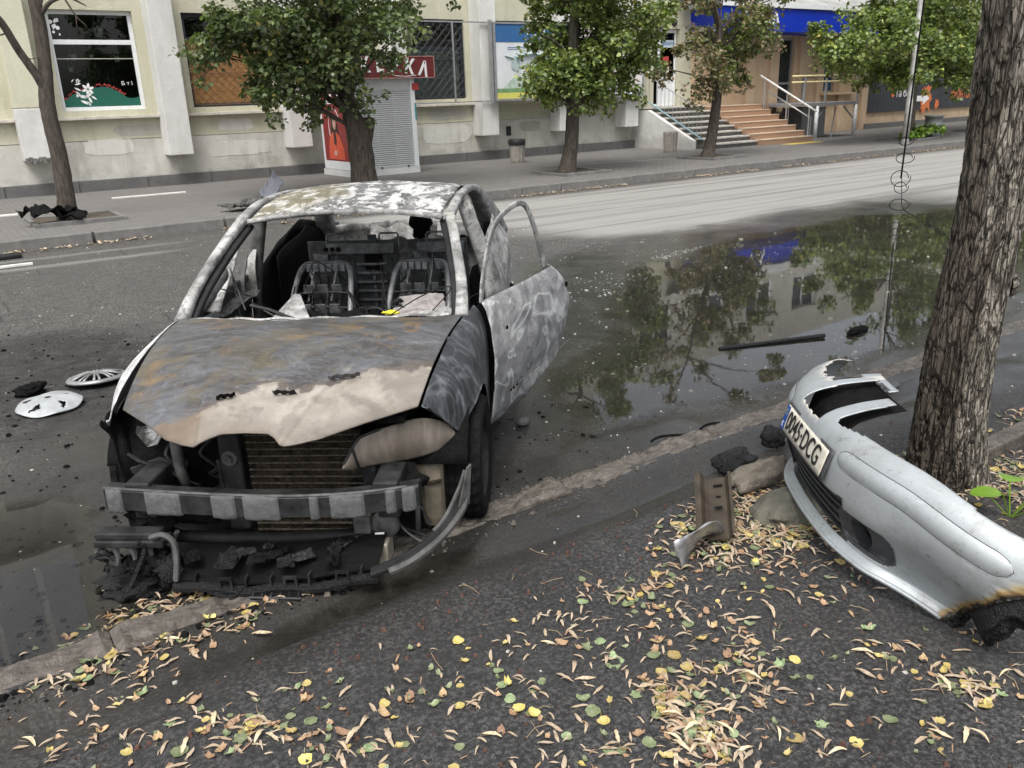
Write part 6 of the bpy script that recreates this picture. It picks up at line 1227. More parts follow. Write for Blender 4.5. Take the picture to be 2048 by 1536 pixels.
# rear seat backs: pressed steel panels
def seat_back(y0, y1, holes_, loop):
    p = G().box((-2.03, y0, 0.50), (-2.02, y1, 1.06)).obj('rear_seat_panel', M_seat, car, bevel=0.003)
    G().box((-2.018, y0 + 0.14 if holes_ else y0 + .06, 0.97), (-1.985, y1 - 0.02, 1.045)).obj('top_rail', M_seatl, p, bevel=0.008)
    if holes_:
        for k in range(3): G().cyl((-1.984, -0.395 + k * 0.042, 1.008), (-1.981, -0.395 + k * 0.042, 1.008), 0.016, seg=14).obj('hole', M_char, p)
    for yl in loop:
        G().tube([(-2.0, yl - 0.065, 0.86), (-2.02, yl - 0.065, 1.09), (-2.02, yl - 0.055, 1.105), (-2.02, yl + 0.055, 1.105), (-2.02, yl + 0.065, 1.09), (-2.0, yl + 0.065, 0.86)], 0.0065, 6).obj('headrest_loop', M_seatl, p, smooth=True)
    for k in range(6):
        zz = 0.90 - k * 0.062; G().tube([(-2.012, (y0 + y1) / 2 + 0.02, zz), (-2.012, y1 - 0.08, zz)], 0.020, 6, flat=0.7).obj('pressed_rib', M_seatl, p, smooth=True)
    for j in range(3):
        for k in range(2): G().box((-2.018, y0 + 0.06 + j * 0.085, 0.66 + k * 0.10), (-2.008, y0 + 0.12 + j * 0.085, 0.73 + k * 0.10)).obj('embossing', M_seat, p, bevel=0.008)
    G().prism([(y0 + 0.03, 0.98), (y0 + 0.13, 0.97), (y0 + 0.13, 0.86), (y0 + 0.05, 0.88)], lambda y, z: (-2.016, y, z), lambda y, z: (-2.008, y, z)).obj('gusset', M_seatl, p)
    for j in range(5): yy_ = y0 + 0.05 + (y1 - y0 - 0.1) * j / 4; G().tube([(-2.012, yy_, 0.52), (-2.006, yy_ + 0.01, 0.70), (-2.012, yy_, 0.94)], 0.010, 5, flat=0.6).obj('panel_bead', M_seatl if j % 2 else M_seat, p)
    return p
pA = seat_back(-0.53, 0.085, True, (-0.33, 0.03)); pB = seat_back(0.16, 0.56, False, (0.35,))
G().box((-2.018, -0.145, 0.86), (-2.0, -0.02, 1.0)).obj('latch_pocket', M_char, pA, bevel=0.01); G().box((-2.012, -0.11, 1.03), (-1.99, -0.05, 1.10)).obj('latch', M_seat, pA, bevel=0.006)
G().tube([tuple(p) for p in catmull([(-2.008, 0.09, 0.9), (-2.0, 0.12, 0.8), (-1.995, 0.10, 0.68), (-2.0, 0.02, 0.62), (-2.005, -0.05, 0.60)], 6)], 0.022, 8, flat=0.7).obj('pressed_channel', M_seatl, pA, smooth=True)
# front seats: bare tube frames
def front_seat(yc, lab):
    a = 0.165
    s_ = G().tube([tuple(p) for p in catmull([(-1.02, yc - a - 0.03, 0.42), (-1.18, yc - a - 0.02, 0.72), (-1.36, yc - a, 0.93), (-1.44, yc - a + 0.03, 1.0), (-1.45, yc - 0.08, 1.012), (-1.45, yc + 0.08, 1.012), (-1.44, yc + a - 0.03, 1.0), (-1.36, yc + a, 0.93), (-1.18, yc + a + 0.02, 0.72), (-1.02, yc + a + 0.03, 0.42)], 6)], 0.017, 8).obj('front_seat_frame', M_seatl, car, smooth=True)
    G().box((-1.452, yc - 0.13, 0.965), (-1.425, yc + 0.13, 1.02)).obj('top_plate', M_seat, s_, bevel=0.008)
    for k in range(6): G().box((-1.424, yc - 0.118 + k * 0.041, 0.968), (-1.418, yc - 0.088 + k * 0.041, 1.016)).obj('embossing', M_seatl, s_, bevel=0.004)
    G().tube([(-1.44, yc - 0.075, 0.985), (-1.455, yc - 0.075, 1.085), (-1.455, yc + 0.065, 1.07), (-1.44, yc + 0.065, 0.985)], 0.005, 5).obj('headrest_loop', M_seat, s_)
    for d in (-0.08, 0.06): G().tube([(-1.43, yc + d, 0.97), (-1.36, yc + d - 0.03, 0.80)], 0.007, 5).obj('rod', M_seatl, s_)
    for k in range(6): z_ = 0.86 - k * 0.075; x_ = np.interp(z_, [0.42, 0.72, 0.93], [-1.02, -1.18, -1.36]); G().tube([(x_, yc - a - 0.01, z_), (x_ - 0.02, yc, z_ + 0.006), (x_, yc + a + 0.01, z_)], 0.003, 4).obj('spring_wire', M_seat, s_)
    for d in (-0.06, 0.03): G().tube([(-1.06, yc + d, 0.46), (-1.30, yc + d, 0.86)], 0.0025, 4).obj('spring_wire', M_seat, s_)
    for k in range(5):
        Xg = np.linspace(-0.62, -1.02, 8); G().tube([(x_, yc - 0.16 + k * 0.08, 0.42 + 0.012 * math.sin(x_ * 60)) for x_ in Xg], 0.005, 4).obj('seat_spring', M_charm, s_)
    for d in (-0.19, 0.19): G().box((-1.12, yc + d - 0.012, 0.26), (-0.58, yc + d + 0.012, 0.42)).obj('seat_rail', M_charm, s_)
    for k in range(4):
        for j in range(3): z_ = 0.55 + k * 0.10; x_ = np.interp(z_, [0.42, 0.72, 0.93], [-1.02, -1.18, -1.36]) - 0.03; G().box((x_ - 0.006, yc - 0.12 + j * 0.085, z_), (x_ + 0.004, yc - 0.055 + j * 0.085, z_ + 0.06)).obj('back_plate', M_seat, s_, bevel=0.006)
    return s_
front_seat(-0.245, ''); front_seat(0.345, '')
# dash remains: crossbar, pale bracket plate, burnt sheets
G().tube([(-0.58, -0.70, 0.80), (-0.60, 0.0, 0.82), (-0.58, 0.70, 0.80)], 0.025, 8).obj('dash_crossbar', M_charm, car, smooth=True)
Xg = [(-0.42, -0.285, 0.90), (-0.43, -0.05, 0.895), (-0.66, -0.17, 1.0), (-0.70, -0.215, 0.995)]
g = G().add(Xg + [(a - 0.006, b, c - 0.012) for a, b, c in Xg], [(0, 1, 2, 3), (7, 6, 5, 4), (0, 4, 5, 1), (1, 5, 6, 2), (2, 6, 7, 3), (3, 7, 4, 0)]); pb_ = g.obj('bracket_plate', M_shell, car, bevel=0.004)
G().tube([(-0.55, -0.40, 0.97), (-0.52, -0.30, 0.955), (-0.46, -0.16, 0.92), (-0.42, -0.08, 0.905)], 0.009, 6).obj('strut', M_grey, pb_)
def crumple(name, c, sx, sy, rot, mat, seed, amp=0.03, parent=None, solid=0.003, world=False, n=14, tilt=(0, 0), **kw):
    A, B = np.meshgrid(np.linspace(-1, 1, n), np.linspace(-1, 1, n), indexing='ij'); zz = (fbm(np.stack([A, B, A * 0 + seed], -1), 1.6, 4) - .5) * 2 * amp + (A * tilt[0] + B * tilt[1])
    ed = 1 + (fbm(np.stack([A, B, A * 0 + seed + 5], -1), 2.4, 3) - .5) * 0.6; X = A * sx * ed; Y = B * sy * ed; cr, sr = math.cos(rot), math.sin(rot)
    return G().grid(np.stack([c[0] + X * cr - Y * sr, c[1] + X * sr + Y * cr, c[2] + zz], -1)).obj(name, mat, parent, smooth=False, solid=solid, world=world, **kw)
M_paper = simple('scorched_sheet', (0.24, 0.22, 0.215), 0.7, var=0.4, scale=14)
crumple('burnt_sheet', (-0.78, 0.46, 0.905), 0.10, 0.11, 0.3, M_paper, 1.0, 0.02, car, tilt=(-0.03, 0.0)); crumple('burnt_sheet', (-0.62, 0.44, 0.90), 0.07, 0.14, -0.2, M_paper, 2.0, 0.02, car); crumple('burnt_sheet', (-0.52, 0.56, 0.925), 0.06, 0.10, 0.6, M_shell, 3.0, 0.02, car)
blob('yellow_scrap', (-0.50, 0.335, 0.93), (0.025, 0.04, 0.012), simple('yellow_scrap', (0.6, 0.52, 0.03)), car, 3.0, 0.6)
for k, (x_, y_) in enumerate(((-0.55, -0.55), (-0.50, -0.35), (-0.62, 0.15), (-0.6, -0.1))): blob('dash_rubble', (x_, y_, 0.84), (0.10, 0.14, 0.06), M_char if k else M_grey, car, 20.0 + k, 0.9)
Yg = np.linspace(-0.66, 0.64, 40); G().tube([(-0.245 - 0.155 * (q / 0.7) ** 2 - 0.03, q, 0.965 - 0.03 * (q / 0.7) ** 2 + 0.004 * math.sin(q * 30)) for q in Yg], 0.012, 6, flat=0.5).obj('scuttle_edge', M_shell, car)
# right (image left) door: closed, window frame gone, warped strips stand up from it
us = np.linspace(-0.60, -1.60, 30); P = []
for uu in us:
    w = np.linspace(0, 1, 16); P.append(np.c_[np.full(16, uu), -np.interp(w, [0, .1, .35, .7, 1], [0.735, 0.76, 0.812, 0.822, 0.79]), np.interp(w, [0, 1], [0.93 + 0.03 * (-(uu + .6)), 0.24])])
P = np.array(P); P[..., 1] -= (fbm(P, 5, 3) - .5) * 0.02
dr_ = G().grid(P).obj('passenger_door', M_greyl, car, smooth=True, solid=0.05, off=1.0)
for pts_, wd, mat in (([(-0.80, -0.725, 0.88), (-0.98, -0.735, 0.955), (-1.14, -0.715, 1.07), (-1.17, -0.705, 1.12), (-1.235, -0.70, 1.15)], [0.10, 0.07, 0.05, 0.045, 0.012], M_shell), ([(-1.27, -0.735, 0.82), (-1.30, -0.735, 0.95), (-1.36, -0.725, 1.03), (-1.41, -0.72, 1.085)], [0.05, 0.05, 0.035, 0.008], M_greyl), ([(-1.42, -0.74, 0.82), (-1.44, -0.735, 0.98), (-1.50, -0.70, 1.10)], [0.10, 0.12, 0.03], M_shell), ([(-0.62, -0.70, 0.93), (-0.85, -0.66, 1.05), (-0.92, -0.655, 1.09)], [0.05, 0.07, 0.01], M_greyl)):
    sweep(pts_, wd, 0.012, 6).obj('warped_strip', mat, dr_, smooth=True)
crumple('inner_skin', (-0.98, -0.70, 0.875), 0.36, 0.07, 0.0, M_greyl, 9.0, 0.05, dr_, 0.006)
# left (image right) door: open
DA = R_(22.0); dm = Matrix.Translation((-0.60, 0.80, 0)) @ Matrix.Rotation(math.pi - DA, 4, 'Z')   # local x: along the door from the hinge, local -y: outside
nu_, nw_ = 60, 40; Ag, Wg = np.meshgrid(np.linspace(0, 1, nu_), np.linspace(0, 1, nw_), indexing='ij')
top = 0.965 + 0.012 * Ag; bot = np.interp(Ag, [0, 0.5, 0.85, 1], [0.26, 0.29, 0.36, 0.47]); zz = top + (bot - top) * Wg
x_ = -0.04 + Ag * np.interp(Wg, [0, 0.15, 0.35, 0.7, 1.0], [0.985, 1.055, 1.10, 1.05, 0.99])
cut = np.clip((0.06 - Ag) / 0.06, 0, 1)
out = np.interp(Wg, [0, 0.06, 0.18, 0.42, 0.66, 0.70, 0.90, 1.0], [0.0, 0.028, 0.055, 0.072, 0.062, 0.052, 0.035, -0.01]) + 0.012 * np.sin(Ag * np.pi) - 0.06 * sstep(0.92, 1.0, Ag)
x_ = x_ + 0.10 * np.clip(Wg - 0.55, 0, 1) * (1 - Ag) * 0.3
D3 = np.stack([x_, -out, zz], -1); D3[..., 1] += (fbm(D3, 4, 3) - .5) * 0.012 + 0.010 * np.exp(-((Ag - 0.93) / 0.05) ** 2 - ((Wg - 0.25) / 0.06) ** 2)
V = [tuple(dm @ Vector(p)) for p in D3.reshape(-1, 3)]; g = G(); g.add(V, [(i * nw_ + j, i * nw_ + j + 1, (i + 1) * nw_ + j + 1, (i + 1) * nw_ + j) for i in range(nu_ - 1) for j in range(nw_ - 1)])
od = g.obj('driver_door', M_doorm, car, smooth=True, solid=0.004); od['label'] = 'open door with white tide marks'
inn = D3.copy(); inn[..., 1] = 0.05 + 0.0 * inn[..., 1]; inn = inn[2:-2, 2:-2]; V = [tuple(dm @ Vector(p)) for p in inn.reshape(-1, 3)]; a_, b__ = inn.shape[:2]
G().add(V, [(i * b__ + j, (i + 1) * b__ + j, (i + 1) * b__ + j + 1, i * b__ + j + 1) for i in range(a_ - 1) for j in range(b__ - 1)]).obj('inner_panel', M_charm, od)
FR = [(-0.035, 0.955), (0.0, 1.074), (0.12, 1.274), (0.244, 1.352), (0.40, 1.387), (0.514, 1.385), (0.591, 1.335), (0.686, 1.188), (0.785, 0.985)]
fp = catmull([(a, 0.0 + 0.03 * max(0, b - 0.97), b) for a, b in FR], 6); sweep([tuple(dm @ Vector(p)) for p in fp], 0.012, [0.044, 0.036, 0.03, 0.028, 0.036, 0.046], 2).obj('window_frame', M_shell, od, smooth=True)
G().tube([tuple(dm @ Vector((x, -0.074 - 0.008 * math.sin(x * 3), 0.455 + 0.05 * x))) for x in np.linspace(0.06, 0.90, 12)], 0.004, 5, flat=0.7).obj('moulding_line', M_greyl, od)
for k, (x, z) in enumerate(((0.12, 0.45), (0.155, 0.452), (0.20, 0.458), (0.10, 0.80))): G().lathe([(0, 0.002), (0.011, 0.002), (0.011, -0.002)], seg=10, axis='y').obj('hole', M_char, od).matrix_basis = dm @ Matrix.Translation((x, -0.0735 if z < .6 else -0.075, z))
kh = G().lathe([(0, 0.003), (0.013, 0.003), (0.018, -0.002)], seg=14, axis='y').obj('lock_hole', M_char, od); kh.matrix_basis = dm @ Matrix.Translation((0.985, -0.052, 0.845))
# black gap between fender and door
G().box((-0.625, 0.70, 0.25), (-0.585, 0.775, 0.90)).obj('hinge_pillar', M_char, car)
# ---- wheels
def wheel(uc, s, tilt):
    c = (uc - 0.02, s * (0.742 if uc > -1 else 0.735), 0.36); prof = [(0.19, -0.085), (0.25, -0.098), (0.275, -0.09), (0.288, -0.07), (0.29, 0.0), (0.288, 0.07), (0.275, 0.09), (0.25, 0.098), (0.19, 0.085)]
    seg = 60; P = []
    for r, h in prof:
        row = []
        for k in range(seg):
            t = 2 * math.pi * k / seg; rr = r - (0.007 if (r > 0.28 and k % 2) else 0); zz = c[2] + rr * math.sin(t); row.append((c[0] + rr * math.cos(t), c[1] + h, max(zz, 0.078)))
        P.append(row)
    ty = G().grid(np.array(P), True).obj('wheel', M_tyre, car)
    G().lathe([(0.0, 0.05), (0.05, 0.055), (0.06, 0.03), (0.15, 0.02), (0.185, 0.06), (0.192, 0.085)] if s > 0 else [(0.0, -0.05), (0.05, -0.055), (0.06, -0.03), (0.15, -0.02), (0.185, -0.06), (0.192, -0.085)], c, 24, 'y').obj('rim', M_charm, ty, smooth=True)
    for q in (-0.05, -0.018, 0.018, 0.05): G().tube([(c[0] + 0.2885 * math.cos(t), c[1] + q, max(c[2] + 0.2885 * math.sin(t), 0.0795)) for t in np.linspace(0, 6.283, 50)], 0.004, 4).obj('tread_groove', M_char, ty)
for uc in (0.0, -2.46):
    for s in (1, -1): wheel(uc, s, 0)

# clutter on the tray and under the hood
rc_ = np.random.default_rng(5)
for k in range(14): crumple('burnt_scrap', (0.52 + 0.22 * rc_.random(), -0.30 + 0.72 * rc_.random(), 0.235), rc_.uniform(0.02, 0.06), rc_.uniform(0.015, 0.05), rc_.uniform(0, 3), (M_char, M_charm, M_melt)[k % 3], 140.0 + k, 0.03, tray, 0.003, n=8)
for y_ in (-0.26, -0.05, 0.05, 0.2, 0.4): G().box((0.74 - 0.10 * (y_ / 0.6) ** 2, y_ - 0.004, 0.14 + 0.05 * max(0, y_)), (0.775 - 0.10 * (y_ / 0.6) ** 2, y_ + 0.004, 0.19 + 0.05 * max(0, y_))).obj('tray_fin', M_charm, tray)
for k in range(9):
    y_ = rc_.uniform(-0.6, -0.22); z_ = rc_.uniform(0.34, 0.68); G().tube([tuple(p) for p in catmull([(0.36, y_, z_), (0.42, y_ + rc_.uniform(-.06, .06), z_ - 0.05), (0.40, y_ + rc_.uniform(-.1, .1), z_ - 0.12), (0.36, y_ + rc_.uniform(-.1, .1), z_ - 0.17)], 5)], rc_.uniform(0.004, 0.010), 5).obj('burnt_hose', (M_charm, M_grey)[k % 2], car)

for k in range(14):
    y_ = rc_.uniform(-0.68, -0.36); u_ = rc_.uniform(0.56, 0.72); z_ = rc_.uniform(0.16, 0.28)
    if k % 2: crumple('melted_shred', (u_, y_, z_), 0.03 + 0.04 * rc_.random(), 0.02 + 0.03 * rc_.random(), rc_.uniform(0, 3), (M_melt, M_char, M_charm)[k % 3], 70.0 + k, 0.05, car, 0.004, n=8)
    else: G().tube([tuple(p) for p in catmull([(u_, y_, z_ + 0.05), (u_ + rc_.uniform(-.03, .03), y_ + rc_.uniform(-.05, .05), z_), (u_ + rc_.uniform(-.05, .05), y_ + rc_.uniform(-.08, .08), 0.10)], 5)], rc_.uniform(0.004, 0.011), 5).obj('melted_strand', (M_melt, M_foam, M_charm)[k % 3], car)
# tangled wires, springs and ash in the cabin
for k in range(44):
    p0_ = np.array([rc_.uniform(-1.9, -0.6), rc_.uniform(-0.6, 0.6), rc_.uniform(0.5, 0.95)]); d_ = rc_.normal(0, 0.16, (3, 3)); G().tube([tuple(p) for p in catmull([p0_, p0_ + d_[0], p0_ + d_[0] + d_[1] * 0.7, p0_ + d_[1] + d_[2] * 0.6], 5)], rc_.uniform(0.0025, 0.006), 4).obj('cabin_wire', (M_charm, M_grey, M_greyl)[k % 3], car)
for k in range(9): crumple('cabin_scrap', (rc_.uniform(-1.8, -0.6), rc_.uniform(-0.5, 0.5), rc_.uniform(0.40, 0.80)), rc_.uniform(0.05, 0.14), rc_.uniform(0.04, 0.10), rc_.uniform(0, 3), (M_char, M_charm, M_grey)[k % 3], 90.0 + k, 0.08, car, 0.004, n=9)
for s in (-1, 1):
    for k in range(5): blob('ash_heap', (rc_.uniform(-1.3, -0.7), s * rc_.uniform(0.1, 0.5), 0.44), (0.12, 0.14, 0.06), M_char, car, 120.0 + k + s, 0.9, 16)
# ================================================================== TORN BUMPER
BM = Matrix(((-0.5947, 0.7803, 0.1935, 2.7865), (-0.804, -0.5777, -0.1412, 1.9459), (0.0017, -0.2395, 0.9709, 0.4782), (0, 0, 0, 1)))
bp = thing('torn_bumper', 'torn-off silver front bumper with a number plate lying before the near tree', 'bumper', mat=BM)
PS = np.array([(-0.97, 0.47), (-0.92, 0.37), (-0.84, 0.29), (-0.74, 0.22), (-0.63, 0.16), (-0.52, 0.10), (-0.40, 0.05), (-0.26, 0.015), (0, 0), (0.26, 0.015), (0.40, 0.05), (0.52, 0.10), (0.63, 0.16), (0.74, 0.22), (0.84, 0.29), (0.92, 0.37), (0.97, 0.47)])
PC = catmull(PS, 30)
def plan(s): return np.interp(s, PC[:, 0], PC[:, 1])
_pf = catmull(np.array([(-0.315, 0.108), (-0.302, 0.088), (-0.285, 0.098), (-0.262, 0.110), (-0.20, 0.082), (-0.14, 0.042), (-0.08, 0.012), (0.0, 0.0), (0.06, 0.0), (0.10, 0.010), (0.13, 0.028), (0.16, 0.062), (0.19, 0.115), (0.22, 0.18), (0.275, 0.33)]), 12)
def prof(h): return np.interp(h, _pf[:, 0], _pf[:, 1])
def bpt(s, h, out=0.0):
    s = np.asarray(s, float); h = np.asarray(h, float); e = 1e-3; tx, ty = 2 * e, plan(s + e) - plan(s - e); L = np.hypot(tx, ty); nx, ny = ty / L, -tx / L
    d = prof(h); wrp = sstep(0.48, 0.80, s) * sstep(0.02, -0.28, h); return np.stack([s - nx * d + nx * out - 0.05 * wrp, plan(s) - ny * d + ny * out + 0.085 * wrp, h + 0 * s], -1)
ns, nh = 250, 130
Sg, Hg = np.meshgrid(np.linspace(-0.965, 0.965, ns), np.linspace(-0.31, 0.27, nh), indexing='ij')
nz = fbm(np.stack([Sg * 3, Hg * 3, Sg * 0], -1), 6, 4) - 0.5; nzf = fbm(np.stack([Sg, Hg, Sg * 0 + 4], -1), 40, 3) - 0.5
top = np.interp(Sg, [-1, -0.40, -0.365, -0.36, -0.28, -0.275, -0.20, -0.195, 0.045, 0.05, 0.135, 0.14, 0.17, 0.24, 0.34, 0.9, 1], [0.17, 0.185, 0.2, 0.2, 0.2, 0.27, 0.27, 0.108, 0.104, 0.25, 0.25, 0.150, 0.140, 0.15, 0.160, 0.157, 0.14]) + nzf * 0.02 * (Sg < 0.1) + nz * 0.02 * (Sg < 0.05)
keep = Hg < top
keep |= (Sg > -0.37) & (Sg < -0.27) & (Hg > 0.243)
keep |= (Sg > -0.30) & (Sg < -0.02) & (Hg > 0.255 + 0.03 * nz)
low_open = (np.abs(Sg + 0.02) < 0.40) & (Hg > -0.262) & (Hg < -0.085 + 0.012 * np.abs(Sg))
def rrect(s, h, cs, ch, a, b, r): q = np.hypot(np.maximum(np.abs(s - cs) - (a - r), 0), np.maximum(np.abs(h - ch) - (b - r), 0)); return q < r
fogN = rrect(Sg, Hg, 0.475, -0.185, 0.125, 0.068, 0.055); fogF = rrect(Sg, Hg, -0.475, -0.185, 0.125, 0.068, 0.055)
keep &= ~(low_open | fogN | fogF)
bl = -0.30 + (Sg - 0.79) * 1.75 + nz * 0.05; keep &= ~((Sg > 0.785) & (Hg < bl))
burn = sstep(0.11, 0.0, Hg - bl + nzf * 0.05) * sstep(0.68, 0.79, Sg)
P = bpt(Sg, Hg); wr = burn * 0.010 * np.sin((Sg * 60 + Hg * 90) + nz * 30)
P[..., 1] += wr + (fbm(np.stack([Sg, Hg, Sg * 0 + 9], -1), 5, 3) - .5) * 0.006
sag = sstep(0.55, 0.97, Sg); P[..., 2] -= 0.045 * sag * (Hg < 0.3)
idx = -np.ones(Sg.shape, int); cell = keep[:-1, :-1] & keep[1:, :-1] & keep[1:, 1:] & keep[:-1, 1:]
use = np.zeros(Sg.shape, bool); use[:-1, :-1] |= cell; use[1:, :-1] |= cell; use[1:, 1:] |= cell; use[:-1, 1:] |= cell
idx[use] = np.arange(use.sum()); fs = [(idx[i, j], idx[i + 1, j], idx[i + 1, j + 1], idx[i, j + 1]) for i, j in zip(*np.nonzero(cell))]
g = G(); g.add(P[use], fs); g.at['burn'] = burn[use]
tedge = np.clip(sstep(0.022, 0.0, np.abs(top - Hg)) * (Sg < 0.05), 0, 1); g.at['raw'] = tedge[use]
mp = Mat('silver_paint'); d1 = mp.noise(4, 6, .65, .4); d2 = mp.noise(60, 4, .7)
pc = mp.mix(mp.ramp(d1, [(0.35, 0), (0.7, 1)]), (0.40, 0.435, 0.455), (0.33, 0.352, 0.362))
pc = mp.mix(mp.ramp(mp.noise(9, 7, .75, .3), [(0.52, 0), (0.72, 0.45)]), pc, (0.20, 0.188, 0.162)); pc = mp.mix(mp.ramp(d2, [(0.60, 0), (0.72, 0.6)]), pc, (0.17, 0.16, 0.145)); pc = mp.mix(mp.ramp(mp.noise(220, 2), [(0.70, 0), (0.74, 0.8)]), pc, (0.08, 0.075, 0.07))
scr = mp.noise(3, 4, .6, 0, mp.mapping((1.5, 1.5, 38), rot=(0, 0.35, 0))); pc = mp.mix(mp.ramp(scr, [(0.66, 0), (0.70, 0.5)]), pc, (0.55, 0.57, 0.58)); pc = mp.mix(mp.ramp(mp.noise(13, 7, .8, .5), [(0.58, 0), (0.66, 0.6)]), pc, (0.15, 0.135, 0.11))
pc = mp.mix(mp.attr('raw'), pc, (0.66, 0.64, 0.59))
pc = mp.mix(mp.ramp(mp.attr('burn'), [(0.12, 0.0), (0.40, 0.75), (0.62, 1.0)]), pc, mp.ramp(mp.attr('burn'), [(0.15, (0.36, 0.35, 0.29)), (0.45, (0.37, 0.29, 0.14)), (0.75, (0.24, 0.15, 0.06)), (0.9, (0.03, 0.025, 0.02))]))
M_silver = mp.bsdf(pc, mp.ramp(d1, [(0.3, 0.36), (0.7, 0.55)]), mp.mix(mp.attr('burn'), 0.3, 0.0), mp.bump(mp.math('ADD', mp.math('MULTIPLY', d2, 0.5), mp.noise(25, 4)), 0.12, 0.003), 0.5)
skin = g.obj('skin', M_silver, bp, smooth=True, solid=0.005, off=1.0)
M_bplast = simple('black_plastic', (0.05, 0.052, 0.056), 0.5, var=0.35, scale=30, bump=0.25)
def band(s0, s1, h0, h1, out, n=60, m=6):
    A, B = np.meshgrid(np.linspace(s0, s1, n), np.linspace(h0, h1, m), indexing='ij'); Q = bpt(A, B, out); Q[..., 2] -= 0.045 * sstep(0.55, 0.97, A); return Q
# lower grille: backing and slats
G().grid(band(-0.43, 0.37, -0.275, -0.07, -0.085)).obj('grille_backing', M_char, bp, smooth=True)
for k, h in enumerate((-0.245, -0.205, -0.165, -0.125, -0.095)):
    a = np.linspace(-0.41, 0.36, 50); Q1 = bpt(a, np.full(50, h), -0.015); Q2 = bpt(a, np.full(50, h + 0.006), -0.075); Q3 = bpt(a, np.full(50, h - 0.010), -0.014)
    G().grid(np.stack([Q2, Q1, Q3], 1)).obj('grille_slat', M_bplast, bp, smooth=False, solid=0.004)
# fog lamp pods
def fog(sg):
    cs_, ch = 0.475 * sg, -0.185; t = np.linspace(0, 2 * np.pi, 48, endpoint=False)
    def ring(a, b, r, out, e=4.0):
        c_, s_ = np.cos(t), np.sin(t); x = np.sign(c_) * np.abs(c_) ** (2 / e) * a; y = np.sign(s_) * np.abs(s_) ** (2 / e) * b; return bpt(cs_ + x, ch + y, out)
    def ringc(r, out, dx=0.0): return bpt(cs_ - dx + r * np.cos(t), ch + r * np.sin(t), out)
    pod = G().grid(np.array([ring(0.127, 0.070, 0, 0.004), ring(0.120, 0.063, 0, 0.001), ring(0.112, 0.058, 0, -0.012), ringc(0.062, -0.022, 0.03 * sg), ringc(0.056, -0.018, 0.03 * sg), ringc(0.050, -0.05, 0.03 * sg), ringc(0.042, -0.085, 0.03 * sg), ringc(0.001, -0.088, 0.03 * sg)]), True).obj('fog_lamp_bezel', M_bplast, bp, smooth=False)
    G().grid(np.array([ringc(0.030, -0.086, 0.045 * sg), ringc(0.026, -0.07, 0.045 * sg), ringc(0.001, -0.068, 0.045 * sg)]), True).obj('lamp_hole', M_char, pod)
fog(1); fog(-1)
# lip with pale chipped edge
G().tube([tuple(p) for p in band(-0.90, 0.77, -0.303, -0.303, 0.006, 90, 1)[:, 0]], 0.009, 6).obj('lip', M_silver, bp, smooth=True)
# rub strip: capsule panel set in a groove
n_, m_ = 90, 14; A = np.linspace(0, 1, n_); Bv = np.linspace(-1, 1, m_); AA, BB = np.meshgrid(A, Bv, indexing='ij')
cap = np.sqrt(np.clip(1 - np.clip((0.09 - AA) / 0.09, 0, 1) ** 2, 0, 1)) * np.sqrt(np.clip(1 - np.clip((AA - 0.93) / 0.07, 0, 1) ** 2, 0, 1)) + 1e-3
def strip_for(s0, s1):
    ss = s0 + (s1 - s0) * AA; hh = 0.058 + 0.0 * AA + BB * 0.037 * cap; Q = bpt(ss, hh, 0.005 + 0.008 * (1 - BB ** 2) * cap); Q[..., 2] -= 0.045 * sstep(0.55, 0.97, ss)
    st = G().grid(Q).obj('rub_strip', M_silver, bp, smooth=True)
    o_ = np.concatenate([Q[:, 0], Q[::-1, -1], Q[:1, 0]]); G().tube([tuple(p) for p in o_[::2]], 0.0018, 5).obj('strip_groove', M_bplast, st)
strip_for(0.30, 0.925); strip_for(-0.30, -0.925)
# number plate, bent to the bumper
def plate_pt(s, h, out): s = np.asarray(s, float); return np.stack([s, 0.22 * plan(s) - out + h * 0.06, h + 0 * s], -1)
A, B = np.meshgrid(np.linspace(-0.26, 0.26, 40), np.linspace(-0.055, 0.055, 6), indexing='ij'); mpl = Mat('plate_white'); pn = mpl.noise(20, 6, .7)
M_plate = mpl.bsdf(mpl.mix(mpl.ramp(pn, [(0.45, 0), (0.7, 0.8)]), (0.66, 0.63, 0.55), (0.40, 0.36, 0.28)), 0.45)
npl = G().grid(plate_pt(A, B, 0.012)).obj('number_plate', M_plate, bp, smooth=True, solid=0.003)
A2, B2 = np.meshgrid(np.linspace(-0.258, -0.222, 6), np.linspace(-0.0535, 0.0535, 6), indexing='ij'); G().grid(plate_pt(A2, B2, 0.0155)).obj('blue_band', simple('eu_blue', (0.02, 0.07, 0.30), 0.45), npl, solid=0.001)
def plate_text(txt, size, x, y, mat, sx=1.0, bold=0.0):
    o = text_part('plate_text', txt, size, Matrix.Translation((x, y, 0)), mat, npl, 0.0004, 'LEFT', bold, sx); inv = wm(npl).inverted()
    me = o.data; me.transform(inv.inverted())
    co = np.empty(len(me.vertices) * 3); me.vertices.foreach_get('co', co); co = co.reshape(-1, 3)
    if 1: co[:, 0] = x + (co[:, 0] - x * 1.0)
    me.vertices.foreach_set('co', plate_pt(co[:, 0], co[:, 1], 0.0165 + co[:, 2]).reshape(-1)); me.update()
plate_text('0045·DCG', 0.118, -0.205, 0.0, M_blackprint, 0.80, 0.0012); plate_text('E', 0.032, -0.250, -0.032, M_white)
gs_ = G()
